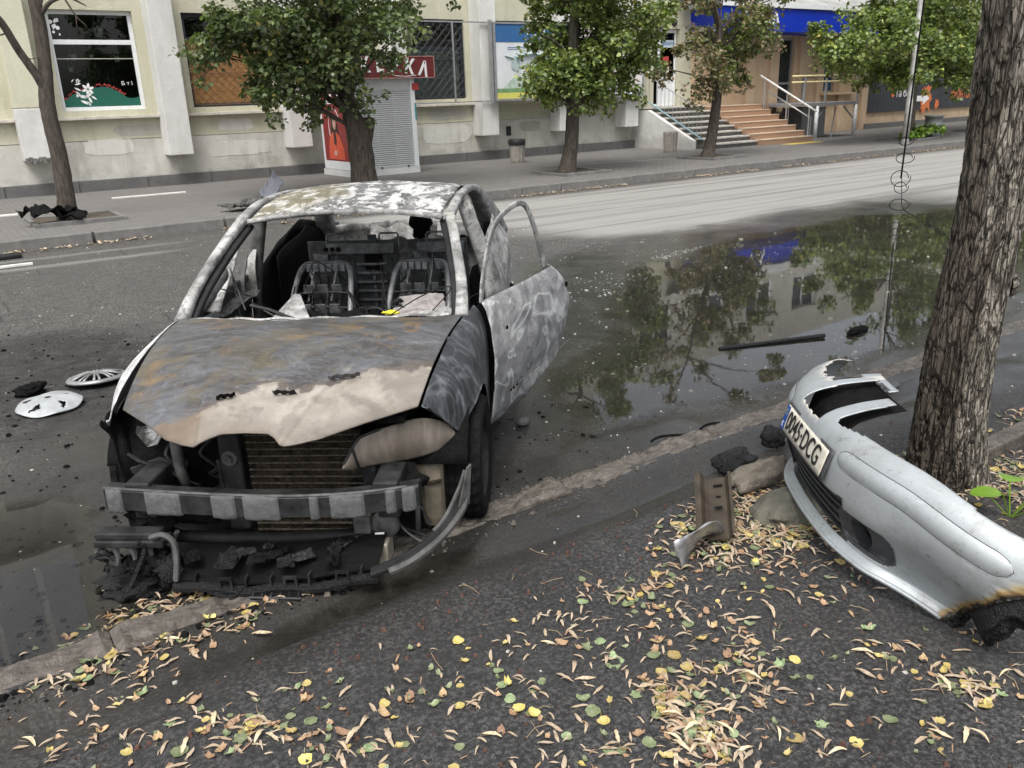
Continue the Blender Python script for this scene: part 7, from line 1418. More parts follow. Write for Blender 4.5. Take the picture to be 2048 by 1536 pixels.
for k in range(12):
    t = 2 * math.pi * k / 12; c0_ = np.array([[-0.240 + 0.011 * math.cos(t), 0.026 + 0.011 * math.sin(t)]]); q = [plate_pt(np.array([c0_[0, 0] + 0.0022 * math.cos(a)]), np.array([c0_[0, 1] + 0.0022 * math.sin(a)]), 0.0175)[0] for a in np.linspace(0, 6.283, 6)[:-1]]; gs_.add(q, [(0, 1, 2, 3, 4)])
gs_.obj('star_ring', simple('star_yellow', (0.7, 0.6, 0.05)), npl)
A, B = np.meshgrid(np.linspace(-0.285, 0.285, 40), np.linspace(-0.066, 0.066, 6), indexing='ij'); G().grid(plate_pt(A, B, 0.006)).obj('plate_holder', M_bplast, bp, smooth=True, solid=0.004)
# inner web seen through the torn grille
G().grid(band(-0.50, 0.13, 0.02, 0.235, -0.085)).obj('inner_web', M_char, bp, smooth=True)
# burnt, melted foot reaching the ground
A = np.linspace(0, 1, 40); ss = 0.79 + 0.17 * A; hh = -0.292 + (ss - 0.79) * 1.75; E0 = bpt(ss, hh, -0.002); E0[:, 2] -= 0.045 * sstep(0.55, 0.97, ss); Bm = np.array(BM.to_3x3()); Tm = np.array(BM.translation)
W0 = E0 @ Bm.T + Tm; rows = []
for k, t in enumerate(np.linspace(0, 1, 16)):
    nzz = fbm(np.c_[A * 3, np.full(40, t * 3), np.full(40, 2.0)], 2.2, 4) - .5
    zt2 = W0[:, 2] * (1 - t) + t * (0.05 + 0.10 * A + 0.05 * np.sin(A * 9)); inx = W0[:, 0] + 0.05 * t + nzz * 0.05 * t * 2 - 0.03 * math.sin(t * 3.1); iny = W0[:, 1] - 0.02 * t + nzz * 0.05 * t * 2
    rows.append(np.c_[inx, iny, np.maximum(zt2 + nzz * 0.03 * t, 0.03)])
G().grid(np.array(rows)).obj('melted_foot', M_melt, bp, smooth=True, solid=0.018, world=True)

# ================================================================== LOOSE DEBRIS
def zr(x, y): return float(z_walk(np.array([x]), np.array([y]))[0]) if y < 2.85 else float(z_road(np.array([x]), np.array([y]))[0])
# brown steel crash bracket with a twisted aluminium foot
M_brown = simple('scorched_brown_steel', (0.062, 0.049, 0.034), 0.5, 0.3, var=0.35, scale=12, bump=0.3)
bk = thing('steel_bracket', 'twisted brown steel bracket with square holes lying on the leafy asphalt', 'bracket', (2.45, 2.15, 0.05))
a = np.array([2.71, 2.35, 0.17]); b = np.array([2.42, 2.06, 0.08]); ax = (b - a) / np.linalg.norm(b - a); sd_ = np.cross(ax, [0.0, 0.25, 1.0]); sd_ /= np.linalg.norm(sd_); nn_ = np.cross(sd_, ax)
def bkp(t, w, n): return a + (b - a) * t + sd_ * w + nn_ * n
pr = [(-0.075, 0.030), (-0.062, 0.032), (-0.055, 0.012), (-0.045, 0.0), (0.03, 0.0), (0.045, 0.012), (0.06, 0.045), (0.072, 0.048), (0.085, 0.046)]
rows = [[bkp(t, w * (1 - 0.0 * t) , n + 0.004 * math.sin(t * 9)) for w, n in pr] for t in np.linspace(0, 1, 14)]
G().grid(np.array(rows)).obj('plate', M_brown, bk, world=True, solid=0.004, smooth=False)
for t, w, s in ((0.16, -0.012, 0.020), (0.34, -0.012, 0.011), (0.52, -0.010, 0.016)): q = [bkp(t - s * 1.2, w - s, -0.0045), bkp(t + s * 1.2, w - s, -0.0045), bkp(t + s * 1.2, w + s, -0.0045), bkp(t - s * 1.2, w + s, -0.0045)]; G().add(q, [(0, 1, 2, 3)]).add([p + nn_ * 0.0065 * 1.6 for p in q], [(0, 1, 2, 3)]).obj('hole', M_char, bk, world=True)
rows = []
for t in np.linspace(0, 1, 14):
    c = np.array([2.44, 2.10, 0.10]) * (1 - t) + np.array([2.17, 2.03, 0.055]) * t; c[2] += 0.05 * math.sin(t * 3.1); wd = 0.05 + 0.07 * t; tw = t * 1.9
    rows.append([c + np.array([0.55 * math.cos(tw), -0.6 * math.cos(tw), math.sin(tw)]) * wd * q + np.array([0, 0, 0.02 * math.cos(q * 5 + t * 6)]) for q in np.linspace(-1, 1, 9)])
G().grid(np.array(rows)).obj('twisted_foot', simple('crumpled_aluminium', (0.40, 0.40, 0.41), 0.35, 0.7, var=0.45, scale=14), bk, world=True, solid=0.004, smooth=True)
# rubble stones by the bumper
M_stone = simple('rubble_stone', (0.135, 0.118, 0.097), 0.9, var=0.4, scale=14, bump=0.8, dist=0.01)
def lump(name, lab, cat, c, r, mat, seed, amp=0.5, group=None):
    t = blob(name, (0, 0, 0), r, mat, None, seed, amp, 30, zmin=-r[2] * 0.6); t.location = c; return tag(t, lab, cat, group)
lump('rubble_stone', 'long pinkish broken kerb stone under the far end of the bumper', 'stone', (3.03, 2.35, 0.09), (0.20, 0.07, 0.07), M_stone, 31.0, 0.45); lump('rubble_stone', 'large rounded mossy stone propping up the bumper', 'stone', (2.93, 2.08, 0.06), (0.22, 0.13, 0.07), simple('mossy_stone', (0.10, 0.096, 0.076), 0.9, var=0.4, scale=12, bump=0.8, dist=0.01), 33.0, 0.35)
lump('melted_clump', 'black melted plastic clump with an ashen edge on the wet footway left of the bumper', 'debris', (3.07, 2.53, 0.08), (0.12, 0.09, 0.06), M_melt, 41.0, 0.6); lump('melted_clump', 'small black melted clump touching the far end of the bumper', 'debris', (3.44, 2.60, 0.09), (0.07, 0.06, 0.06), M_melt, 43.0, 0.6)
lump('melted_clump', 'wrinkled black melted clump lying in front of the under tray', 'debris', (0.72, 3.05, 0.03), (0.10, 0.09, 0.05), M_melt, 45.0, 0.8); lump('melted_clump', 'flat black melted clump on the broken kerb before the car', 'debris', (1.08, 2.92, 0.06), (0.15, 0.07, 0.045), M_melt, 47.0, 0.8)
lump('melted_clump', 'ashy black melted pile under the torn carrier at the left of the car', 'debris', (0.42, 3.38, 0.02), (0.16, 0.12, 0.045), M_melt, 49.0, 0.9); lump('melted_clump', 'small black clump behind the white wheel cover', 'debris', (0.33, 6.5, 0.03), (0.10, 0.07, 0.05), M_char, 51.0, 0.9)
lump('grey_fragment', 'small pale grey block lying on the wet road beside the car door', 'debris', (2.66, 3.80, 0.02), (0.045, 0.03, 0.03), M_greyl, 53.0, 0.2); lump('dark_fragment', 'small dark lump in the water beyond the black strip', 'debris', (5.87, 3.70, 0.02), (0.13, 0.03, 0.03), M_char, 55.0, 0.5)
# curved grille fragment
gf_ = thing('grille_fragment', 'fan shaped black ribbed grille fragment before the car', 'debris', (0.86, 2.96, 0.03), R_(-130))
A, B = np.meshgrid(np.linspace(-1, 1, 24), np.linspace(0, 1, 12), indexing='ij'); G().grid(np.stack([-0.02 + 0.15 * B, A * (0.075 + 0.03 * B) + 0.02 * B, 0.05 * (1 - B) + 0.018 * (1 - A ** 2) * (1 - B) + 0.012], -1)).obj('shell', M_char, gf_, solid=0.004, smooth=True)
for k in range(6): q = -0.9 + k * 0.36; G().tube([(-0.02 + 0.15 * t, q * (0.075 + 0.03 * t) + 0.02 * t, 0.05 * (1 - t) + 0.018 * (1 - q * q) * (1 - t) + 0.018) for t in np.linspace(0, 1, 6)], 0.0035, 4).obj('rib', M_grey, gf_)
G().tube([(0.13, q * 0.105 + 0.02, 0.016) for q in np.linspace(-1, 1, 12)], 0.005, 4).obj('rim', M_grey, gf_)
# wheel covers
def wheel_cover(label, loc, tilt, mat, spokes, slots):
    t = thing('wheel_cover', label, 'wheel cover', loc, 0.3, group='wheel covers left of the car'); t.rotation_euler = (tilt[0], tilt[1], 0.35); M_ = Matrix.Translation(loc); WM[t.name] = M_
    R0 = 0.205
    if slots:
        n = 80; rows = []
        for r in np.linspace(0.02, R0, 30):
            row = []
            for k in range(n):
                th_ = 2 * math.pi * k / n; row.append((r * math.cos(th_), r * math.sin(th_), 0.05 * (1 - (r / R0) ** 2.2) + 0.006 * math.cos(5 * th_ + r * 14) * (r / R0)))
            rows.append(row)
        P = np.array(rows); g = G(); v = P.reshape(-1, 3); f = []
        for i in range(29):
            r = np.linspace(0.02, R0, 30)[i]
            for k in range(n):
                th_ = 2 * math.pi * (k + .5) / n; ph = (5 * th_ + r * 9) / (2 * math.pi) % 1
                if 0.085 < r < 0.175 and ph < 0.26 * (1 - abs((r - 0.13) / 0.05)): continue
                f.append((i * n + k, i * n + (k + 1) % n, (i + 1) * n + (k + 1) % n, (i + 1) * n + k))
        g.add(v, f); g.obj('disc', mat, t, smooth=True, solid=0.005)
    else:
        G().lathe([(0.165, 0.012), (0.19, 0.016), (R0, 0.0), (R0, -0.012), (0.19, 0.004)], seg=48).obj('rim', mat, t, smooth=True); G().lathe([(0, 0.046), (0.03, 0.046), (0.045, 0.04), (0.05, 0.03)], seg=24).obj('hub', mat, t, smooth=True)
        for k in range(spokes):
            th_ = 2 * math.pi * k / spokes + (0.05 if k % 2 else -0.05); c_, s_ = math.cos(th_), math.sin(th_); G().tube([(0.04 * c_, 0.04 * s_, 0.038), (0.11 * c_, 0.11 * s_, 0.034), (0.175 * c_, 0.175 * s_, 0.014)], [0.009, 0.008, 0.011], 5, flat=0.6).obj('spoke', mat, t, smooth=True)
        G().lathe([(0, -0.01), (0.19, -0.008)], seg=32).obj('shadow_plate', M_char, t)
wheel_cover('white five-slot wheel cover lying flat on the scorched road', (0.40, 6.08, 0.03), (0.06, -0.05), simple('cover_white', (0.38, 0.40, 0.41), 0.4, 0.2, var=0.18), 0, True)
wheel_cover('grey many-spoked wheel cover lying behind the white one', (0.76, 6.50, 0.03), (-0.08, 0.04), simple('cover_grey', (0.26, 0.27, 0.27), 0.4, 0.4, var=0.3), 20, False)
# black strip in the water, cable
g = G(); A = np.linspace(0, 1, 20); g.tube([(4.70 + 0.85 * t, 4.09 - 0.31 * t, 0.010 + 0.012 * t) for t in A], 0.018, 6, flat=0.8)
tag(g.obj('trim_strip', M_melt, None, smooth=False), 'long black trim strip lying bent in the puddle', 'trim strip')
g = G(); g.tube([(3.02 + 0.5 * t, 3.08 - 0.06 * t + 0.03 * math.sin(t * 9), 0.03) for t in A], 0.008, 5); tag(g.obj('wire_scrap', M_char, None), 'short black wire scrap lying at the water edge by the kerb', 'wire')
cb = thing('hanging_cable', 'thin black overhead cable hanging down in coils above the puddle', 'cable', (12.0, 7.1, 0.0))
G().tube([(12.5 - 0.12 * t ** 2, 7.35, 7.5 - 7.0 * t) for t in np.linspace(0, 1, 16)], 0.014, 5).obj('cable', M_char, cb, world=True)
for k, (z, r, tx) in enumerate(((1.05, 0.10, 0.3), (0.80, 0.13, 0.2), (0.50, 0.14, 1.6), (0.36, 0.10, 1.5), (0.10, 0.15, 0.2))):
    G().tube([(12.36 + r * math.cos(q) * 0.8 + 0.035 * math.sin(k * 2.2) + 0.01 * q, 7.35 - r * math.cos(q) * 0.6, z + r * math.sin(q) * (0.55 + 0.2 * tx)) for q in np.linspace(0, 6.6, 26)], 0.006, 5).obj('coil', M_char, cb, world=True)
G().tube([tuple(p) for p in catmull([(12.40, 7.35, 0.5), (12.42, 7.33, 0.25), (12.3, 7.2, 0.05), (11.5, 6.4, 0.02), (10.4, 5.4, 0.02)], 6)], 0.006, 4).obj('tail', M_char, cb, world=True)
# things on the far footway
M_plank = simple('white_plank', (0.62, 0.61, 0.58), 0.7, var=0.15)
tag(G().box((3.25, 19.40, 0.15), (4.75, 19.52, 0.18)).obj('white_board', M_plank, None, bevel=0.004), 'long white board lying on the far footway below the boarded window', 'board')
tag(G().box((0.2, 17.75, 0.15), (1.35, 17.9, 0.18)).obj('white_board', M_plank, None, bevel=0.004), 'pale board lying at the left edge of the far footway', 'board')
tag(G().box((-0.3, 12.55, 0.0), (1.0, 12.63, 0.03)).obj('white_board', M_plank, None, bevel=0.004), 'white strip lying on the road at the left edge', 'board')
tag(G().box((0.2, 13.35, 0.0), (0.95, 13.6, 0.05)).obj('dark_slab', M_charm, None, bevel=0.01), 'flat dark slab lying on the road by the far kerb', 'debris')
o = crumple('torn_black_panel', (0, 0, 0), 0.36, 0.26, 0.4, M_char, 61.0, 0.26, None, 0.01, n=12); o.location = (1.62, 15.65, 0.36); tag(o, 'crumpled black panel leaning in the tree pit of the bare tree', 'debris')
o = crumple('torn_black_panel', (0, 0, 0), 0.22, 0.2, 1.2, M_char, 63.0, 0.22, None, 0.01, n=10); o.location = (1.95, 15.55, 0.33); tag(o, 'smaller crumpled black scrap against the foot of the bare tree', 'debris')
o = crumple('bent_panel', (0, 0, 0), 0.50, 0.20, 0.55, M_greyl, 65.0, 0.16, None, 0.02, n=14); o.location = (4.75, 15.15, 0.28); tag(o, 'bent grey car panel lying on the far footway left of the roof', 'debris')
o = crumple('bent_panel', (0, 0, 0), 0.20, 0.14, 0.3, simple('bluish_scrap', (0.13, 0.14, 0.165), 0.7), 67.0, 0.16, None, 0.02, n=10, tilt=(0.22, 0.1)); o.location = (5.72, 16.6, 0.36); tag(o, 'small bluish scrap standing on the far footway just left of the car roof', 'debris')
# edging stone and seedling at the near tree
tag(G().box((4.05, 1.80, 0.0), (5.6, 1.90, 0.11), rot=Matrix.Rotation(0, 4, 'Z')).obj('edging_stone', M_ckerb, None, bevel=0.012), 'low concrete edging right of the near trunk', 'edging')
sp = thing('seedling', 'bright green heart-leaved seedling at the foot of the near trunk', 'plant', (3.58, 1.46, 0.06))
msd = Mat('seedling_leaf'); M_seed = msd.bsdf(msd.mix(msd.noise(40, 4), (0.10, 0.20, 0.015), (0.17, 0.29, 0.03)), 0.45, 0, None, 0.4)
for k, (dx, dy, h, sz, rz) in enumerate(((-0.02, 0.02, 0.10, 0.13, 2.2), (0.06, -0.05, 0.085, 0.10, -0.6), (0.10, 0.05, 0.11, 0.11, 0.3), (0.02, -0.09, 0.06, 0.08, -1.6), (0.13, -0.08, 0.12, 0.12, -0.9), (0.0, 0.09, 0.07, 0.07, 1.6))):
    tt_ = np.linspace(0, 2 * np.pi, 19)[:-1]; out_ = [(0, 0, 0)]
    for q in tt_:
        r = sz * 0.5 * (0.86 + 0.14 * math.cos(q)); x_ = sz * 0.42 + r * math.cos(q) * 1.05; y_ = r * math.sin(q); out_.append((x_, y_, 0.10 * abs(y_) - 0.25 * x_ * x_ / sz))
    Mx = Matrix.Translation((dx, dy, h)) @ Matrix.Rotation(rz, 4, 'Z') @ Matrix.Rotation(-0.12, 4, 'Y'); G().add([tuple(Mx @ Vector((sz * 0.42, 0, -0.03 * sz)))] + [tuple(Mx @ Vector(p)) for p in out_[1:]], [(0, i + 1, (i + 1) % 18 + 1) for i in range(18)]).obj('leaf', M_seed, sp, smooth=True)
    G().tube([(0.04, 0.0, -0.03), (dx, dy, h)], 0.003, 4).obj('stem', M_seed, sp)
# ================================================================== FALLEN LEAVES AND LITTER
lr = np.random.default_rng(21)
def hz(x, y):
    x = np.atleast_1d(np.asarray(x, float)); y = np.atleast_1d(np.asarray(y, float)); return np.where(y < 2.86, z_walk(x, y), z_road(x, y))
def leaf_shape(kind, seed):
    r = np.random.default_rng(seed)
    if kind == 'bract':      # pale strap-like linden bract, curled, with a thin stalk
        n = 9; xs = np.linspace(0, 1, n); w = r.uniform(0.06, 0.12) * np.sin(np.pi * np.clip(xs * 0.96 + 0.04, 0, 1)) ** 0.7 * (1 + r.uniform(-0.25, 0.25, n)); bend = r.uniform(-0.25, 0.25); z = 0.05 + r.uniform(0.03, 0.3) * np.sin(np.pi * xs) * 1.0 + 0.02 * np.sin(xs * 7)
        V = []; F = []
        for x, ww, zz in zip(xs, w, z): cy = bend * x * x; V += [(x, cy - ww, zz + 0.03), (x, cy, zz), (x, cy + ww, zz + 0.03)]
        for i in range(n - 1): F += [(3 * i, 3 * i + 3, 3 * i + 4, 3 * i + 1), (3 * i + 1, 3 * i + 4, 3 * i + 5, 3 * i + 2)]
        k = len(V); V += [(0.55, bend * .3, 0.05), (1.0, bend * .3 + 0.25, 0.06), (1.0, bend * .3 + 0.265, 0.06), (0.55, bend * .3 + 0.015, 0.05)]; F += [(k, k + 1, k + 2, k + 3)]
        return np.array(V), F
    m = 16; t = np.linspace(0, 2 * np.pi, m, endpoint=False); lob = {'heart': 0.0, 'curl': 0.04, 'maple': 0.26}[kind]
    rad = 0.5 * (1 + (lob * np.cos(5 * t) if kind != 'heart' else 0.12 * np.cos(t) - 0.10 * np.cos(2 * t)) + r.uniform(-0.10, 0.10, m) * (1 + (kind == 'curl')) - (0.28 * np.exp(-((t - r.uniform(1, 5)) / 0.4) ** 2) if r.random() < 0.6 else 0)); x = 0.5 + rad * np.cos(t) * 1.05; y = rad * np.sin(t) * (0.92 if kind != 'curl' else 0.62)
    amp = {'heart': 0.3, 'curl': 0.85, 'maple': 0.35}[kind]; ph = r.uniform(0, 6.28); a1, a2 = r.uniform(0.3, 1.0, 2) * amp
    def zf(x, y): return 0.04 + a1 * np.abs(y) * 0.8 + a2 * (x - 0.5) ** 2 * 1.6 + 0.05 * amp * np.sin(9 * x + ph) + 0.06 * amp * np.sin(8 * y + ph)
    V = [(0.5, 0, float(zf(0.5, 0)))] + [(float(a), float(b), float(zf(a, b))) for a, b in zip(0.5 + (x - .5) * 0.55, y * 0.55)] + [(float(a), float(b), float(zf(a, b))) for a, b in zip(x, y)]
    F = [(0, 1 + i, 1 + (i + 1) % m) for i in range(m)] + [(1 + i, 1 + m + i, 1 + m + (i + 1) % m, 1 + (i + 1) % m) for i in range(m)]
    k = len(V); V += [(0.02, -0.012, 0.05), (-0.45, 0.08, 0.05), (-0.45, 0.10, 0.05), (0.02, 0.012, 0.05)]; F += [(k, k + 1, k + 2, k + 3)]
    return np.array(V), F
def leaf_mat(name, c1, c2, vein):
    m = Mat(name); n = m.noise(6, 5, .65, .5); oi = m.n.new('ShaderNodeObjectInfo'); c = m.mix(m.ramp(n, [(0.35, 0), (0.68, 1)]), c1, c2); c = m.mix(m.ramp(m.noise(22, 4), [(0.62, 0), (0.72, 0.6)]), c, vein)
    hv = m.n.new('ShaderNodeHueSaturation'); m.l.new(c, hv.inputs['Color']); m.l.new(m.math('ADD', m.math('MULTIPLY', oi.outputs['Random'], 0.6), 0.65), hv.inputs['Value']); m.l.new(m.math('ADD', m.math('MULTIPLY', oi.outputs['Random'], 0.03), 0.485), hv.inputs['Hue'])
    return m.bsdf(hv.outputs[0], 0.5, 0, m.bump(n, 0.3, 0.02), 0.4)
KINDS = {
 'yellow': (leaf_mat('leaf_yellow', (0.40, 0.31, 0.08), (0.52, 0.44, 0.20), (0.26, 0.17, 0.06)), ['curl', 'heart', 'curl', 'heart'], (0.024, 0.048)),
 'green': (leaf_mat('leaf_green', (0.14, 0.19, 0.085), (0.31, 0.36, 0.21), (0.10, 0.11, 0.05)), ['curl', 'heart', 'curl', 'heart', 'curl', 'maple'], (0.02, 0.048)),
 'brown': (leaf_mat('leaf_brown', (0.27, 0.165, 0.09), (0.45, 0.31, 0.19), (0.13, 0.075, 0.045)), ['curl', 'bract', 'curl'], (0.02, 0.045)),
 'tan': (leaf_mat('leaf_tan', (0.46, 0.36, 0.23), (0.62, 0.53, 0.38), (0.24, 0.15, 0.07)), ['bract'], (0.026, 0.068))}
proto = {}
for kn, (mat, shp, _) in KINDS.items():
    proto[kn] = []
    for q in range(8):
        V, F = leaf_shape(shp[q % len(shp)], len(kn) * 31 + q * 7); me = bpy.data.meshes.new('leaf_' + kn); me.from_pydata([tuple(v) for v in V], [], F); me.materials.append(mat); me.polygons.foreach_set('use_smooth', [True] * len(me.polygons)); proto[kn].append((me, V, F))
def density(x, y):
    edge = np.interp(x, [-2, 0, 0.5, 1.0, 2.0, 3.0, 5], [2.75, 2.70, 2.42, 2.22, 2.08, 2.2, 1.95]); nzv = n2(x, y, 1.6, 3, 31.0); d = sstep(0.15, -0.35, y - edge) * (0.10 + 1.9 * sstep(0.45, 0.64, nzv) * (0.35 + 1.2 * sstep(0.4, 0.7, n2(x, y, 5.0, 2, 33.0))))
    d = np.maximum(d, 0.40 * sstep(0.42, 0.2, np.hypot((x - 0.5) / 1.2, (y - 2.98) / 0.55) * 0.6 + (nzv - 0.5) * 0.5) * (x < 1.0))
    d = np.maximum(d, sstep(0.3, 0.1, np.hypot((x - 2.75) / 0.9, (y - 2.1) / 0.5) * 0.4) * 0.9)
    return np.clip(d * (1 - 0.6 * sstep(1.5, 2.3, x) * sstep(1.75, 1.45, y)), 0, 1)
CAM = np.array([0, 0, 1.848])
pts = []
while len(pts) < 7600:
    n = 7600; x = lr.uniform(-1.9, 5.6, n); y = lr.uniform(0.0, 3.25, n); near = np.exp(-np.hypot(x - 0.6, y - 1.6) * 0.12)
    ok = lr.random(n) < density(x, y) * near
    # the leaves that show largest in the photograph become single objects
    dx = np.c_[x, y, np.zeros(n)] - CAM; zc = dx @ np.array(fw); px = 1024 + 1662 * (dx @ np.array(rt)) / zc; py = 768 - 1662 * (dx @ np.array(up_)) / zc
    seen = (zc > 0.5) & (px > 0) & (px < 2048) & (py < 1536)
    ok &= lr.random(n) < np.where(seen, 1.0, 0.22)      # what the photograph shows nothing of is kept thin
    for k in np.nonzero(ok)[0]: pts.append((x[k], y[k], zc[k], seen[k]))
pts = pts[:7600]
kinds = lr.choice(['tan', 'brown', 'yellow', 'green'], len(pts), p=[0.55, 0.23, 0.07, 0.15])
sizes = np.array([lr.uniform(*KINDS[k][2]) for k in kinds]); sizes *= lr.uniform(0.75, 1.15, len(pts))
app = sizes / np.maximum(0.5, np.array([p[2] for p in pts])) * np.where(kinds == 'tan', 0.55, 1.0) * np.array([1.0 if p[3] else 0.01 for p in pts]); order = np.argsort(-app)
LAB = {'yellow': 'fallen yellow leaf on the dark near footway', 'green': 'fallen green leaf on the dark near footway', 'brown': 'curled dry brown leaf on the dark near footway', 'tan': 'pale strap-shaped linden bract on the dark near footway'}
groups = {k: ([], []) for k in KINDS}
ZP = hz([p[0] for p in pts], [p[1] for p in pts])
for rank, i in enumerate(order):
    x, y = pts[i][:2]; kn = kinds[i]; me, V, F = proto[kn][lr.integers(8)]; s = sizes[i]; z = float(ZP[i]) + 0.001; rz = lr.uniform(0, 6.28); tx, ty = lr.normal(0, 0.10, 2); fl = lr.random() < 0.25 and kn != 'tan'
    if rank < 300:
        o = bpy.data.objects.new('fallen_leaf' if kn != 'tan' else 'fallen_bract', me); C.objects.link(o); o.location = (x, y, z); o.rotation_euler = (tx, ty, rz); o.scale = (s, s, s); tag(o, LAB[kn], 'leaf', 'fallen %s on the near footway' % ('bracts' if kn == 'tan' else kn + ' leaves'))
    else:
        M_ = np.array((Matrix.Translation((x, y, z)) @ Matrix.Rotation(rz, 4, 'Z') @ Matrix.Rotation(tx, 4, 'X') @ Matrix.Rotation(ty, 4, 'Y') @ Matrix.Scale(s, 4))); W = V @ M_[:3, :3].T + M_[:3, 3]; vs, fs_ = groups[kn]; b0 = len(vs); vs += [tuple(p) for p in W]; fs_ += [tuple(q + b0 for q in f) for f in F]
for kn, (vs, fs_) in groups.items():
    g = G(); g.add(vs, fs_); o = g.obj('leaf_litter', KINDS[kn][0], None, smooth=True); tag(o, {'yellow': 'scattered small yellow leaves', 'green': 'scattered green leaf pieces', 'brown': 'scattered dry brown leaves', 'tan': 'scattered pale bracts'}[kn] + ' over the near footway', 'leaf litter', kind='stuff')
# leaf drift along the far kerb
g = G()
for k in range(1400):
    x = lr.uniform(-2, 34); y = 14.03 - abs(lr.normal(0, 0.16))
    if math.sin(x * 1.3) + math.sin(x * 3.1 + 1) < -0.6: continue
    me, V, F = proto[lr.choice(['tan', 'brown'])][lr.integers(8)]; s = lr.uniform(0.05, 0.09); M_ = np.array(Matrix.Translation((x, y, 0.003)) @ Matrix.Rotation(lr.uniform(0, 6.28), 4, 'Z') @ Matrix.Scale(s, 4)); g.add(V @ M_[:3, :3].T + M_[:3, 3], F)
tag(g.obj('kerb_leaves', KINDS['tan'][0], None), 'line of dry leaves along the foot of the far kerb', 'leaf litter', kind='stuff')
# seeds, twigs, grit, glass crumbs, char
def chips(name, n, region, smin, smax, mat, lab, flat=0.5, dens=None, tall=1.0):
    X = []; Y = []
    while sum(map(len, X)) < n:
        x = lr.uniform(region[0], region[1], n * 2); y = lr.uniform(region[2], region[3], n * 2)
        ok = np.ones(n * 2, bool) if dens is None else lr.random(n * 2) < dens(x, y); X.append(x[ok]); Y.append(y[ok])
    x = np.concatenate(X)[:n]; y = np.concatenate(Y)[:n]; z = hz(x, y); s = lr.uniform(smin, smax, n) * (0.5 + lr.random(n) ** 3 * 1.6); a = lr.uniform(0, 6.28, n); V = np.empty((n, 8, 3))
    top = s * flat * lr.uniform(0.5, 1.2, n)
    for k in range(4):
        r = lr.uniform(0.5, 1.0, n) * s; px, py = r * np.cos(k * 1.57 + a), r * np.sin(k * 1.57 + a); V[:, k] = np.stack([x + px, y + py, z + 0.001], -1); V[:, 4 + k] = np.stack([x + px * 0.6, y + py * 0.6, z + top], -1)
    F = [tuple(q + 8 * i for q in f) for i in range(n) for f in ((0, 1, 5, 4), (1, 2, 6, 5), (2, 3, 7, 6), (3, 0, 4, 7), (4, 5, 6, 7))]
    g = G(); g.add(V.reshape(-1, 3), F); return tag(g.obj(name, mat, None), lab, 'debris', kind='stuff')
chips('seed_litter', 2600, (-1.2, 4.8, 0.3, 2.5), 0.003, 0.008, simple('red_seed', (0.085, 0.042, 0.03), 0.7, var=0.5, scale=60), 'tiny red-brown seeds and husks strewn over the near footway', 1.0, lambda x, y: 0.15 + 0.85 * sstep(0.45, 0.65, n2(x, y, 1.2, 3, 50.0)))
chips('pale_grit', 1500, (-1.2, 7.5, 0.3, 13.8), 0.004, 0.010, simple('pale_grit', (0.42, 0.40, 0.36), 0.7, var=0.4, scale=60), 'pale grit and stone chips scattered over road and footway', 0.5)
chips('glass_crumbs', 1500, (1.5, 8.5, 3.2, 8.6), 0.004, 0.012, simple('glass_crumb', (0.40, 0.42, 0.42), 0.15, 0.0, var=0.3, scale=80), 'pale glass crumbs and paper bits scattered on the wet road', 0.5, lambda x, y: np.clip(0.12 + sstep(1.3, 0.4, np.hypot((x - 5.6) / 2.2, (y - 6.4) / 0.5)) * 0.9 + 0.5 * sstep(0.9, 0.3, np.hypot((x - 6.0) / 2.2, (y - 3.4) / 0.5)), 0, 1))
chips('leaf_char', 700, (-0.6, 1.1, 2.75, 3.3), 0.005, 0.018, M_char, 'black ash crumbs mixed into the leaf bank before the car', 0.5)
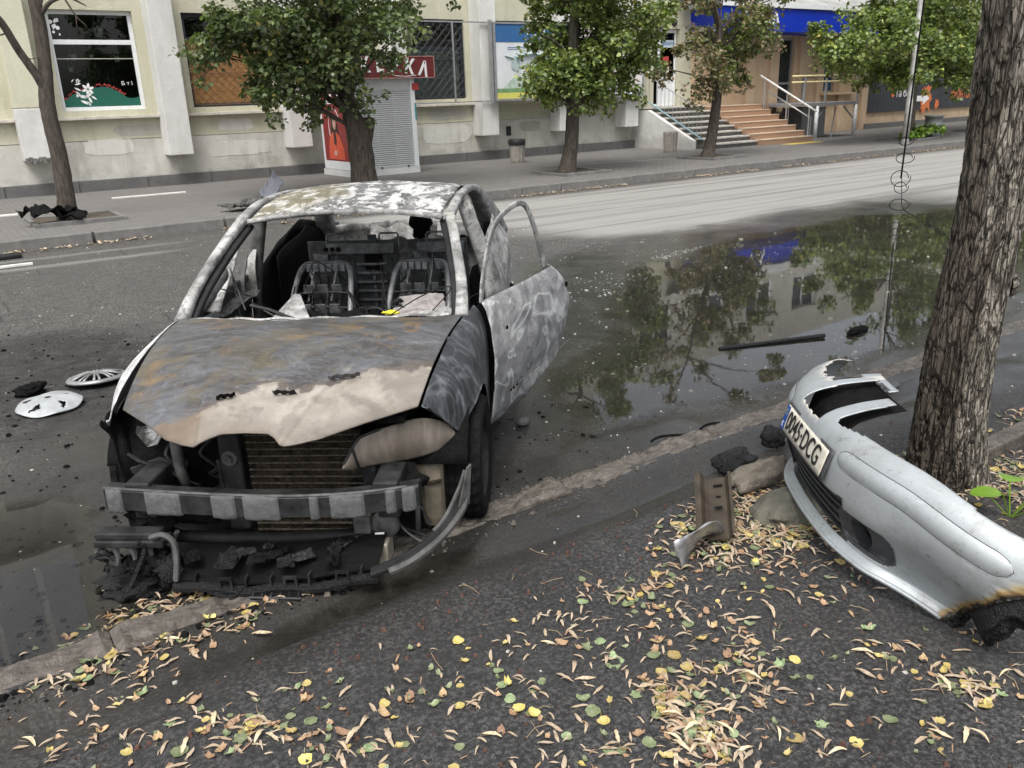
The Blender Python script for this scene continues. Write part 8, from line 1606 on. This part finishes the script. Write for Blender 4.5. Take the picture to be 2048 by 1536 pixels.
chips('char_bits', 1800, (-0.6, 4.2, 2.9, 9.3), 0.004, 0.018, M_char, 'black charred scraps scattered around the burnt car', 0.5, lambda x, y: f_soot(x, y) * (0.25 + 0.75 * sstep(0.45, 0.65, n2(x, y, 2.0, 3, 60.0))))
chips('pale_litter', 260, (-0.5, 30, 13.5, 21.5), 0.02, 0.06, simple('pale_litter', (0.45, 0.44, 0.42), 0.8, var=0.3), 'small pale litter and rubble crumbs on the far footway', 0.4) if False else None
g = G()
for k in range(170):
    x = lr.uniform(-1.0, 4.8); y = lr.uniform(0.3, 2.5); L = lr.uniform(0.03, 0.11); a = lr.uniform(0, 6.28); z = float(hz(x, y)[0]) + 0.006; b = lr.uniform(-0.3, 0.3)
    g.tube([(x, y, z), (x + L * .5 * math.cos(a), y + L * .5 * math.sin(a), z + 0.004), (x + L * math.cos(a + b), y + L * math.sin(a + b), z)], 0.0012, 4)
tag(g.obj('twig_litter', simple('twig', (0.28, 0.21, 0.13), 0.8), None), 'thin stalks and twigs strewn among the fallen leaves', 'debris', kind='stuff')
# crumbs of the broken kerb
chips('kerb_rubble', 1100, (-1.2, 3.6, 2.76, 3.10), 0.005, 0.014, M_ckerb, 'crumbled kerb rubble along the road edge', 0.9, lambda x, y: sstep(3.6, 2.0, x) * 0.9 + 0.1)

RIDGE = catmull([(7.0, 7.1), (7.82, 7.28), (8.4, 7.0), (8.80, 6.3), (8.86, 5.6), (8.75, 4.9), (8.22, 4.24)], 8)
def near_ridge(x, y):
    d = np.full(x.shape, 9.0)
    for p in RIDGE: d = np.minimum(d, np.hypot(x - p[0], y - p[1]))
    return sstep(0.13, 0.04, d)
chips('silt_line', 700, (6.9, 9.0, 4.1, 7.5), 0.004, 0.014, simple('silt_scum', (0.24, 0.235, 0.21), 0.7, var=0.6, scale=50), 'thin line of silt and scum curving through the puddle', 0.8, near_ridge)
chips('floating_bits', 420, (3.5, 13, 3.2, 7.4), 0.006, 0.020, simple('floating_bit', (0.30, 0.29, 0.25), 0.7, var=0.6, scale=50), 'pale floating bits and leaf scraps on the puddle', 0.6, lambda x, y: sstep(-0.1, 0.2, poly_sd(x, y, PUD)))
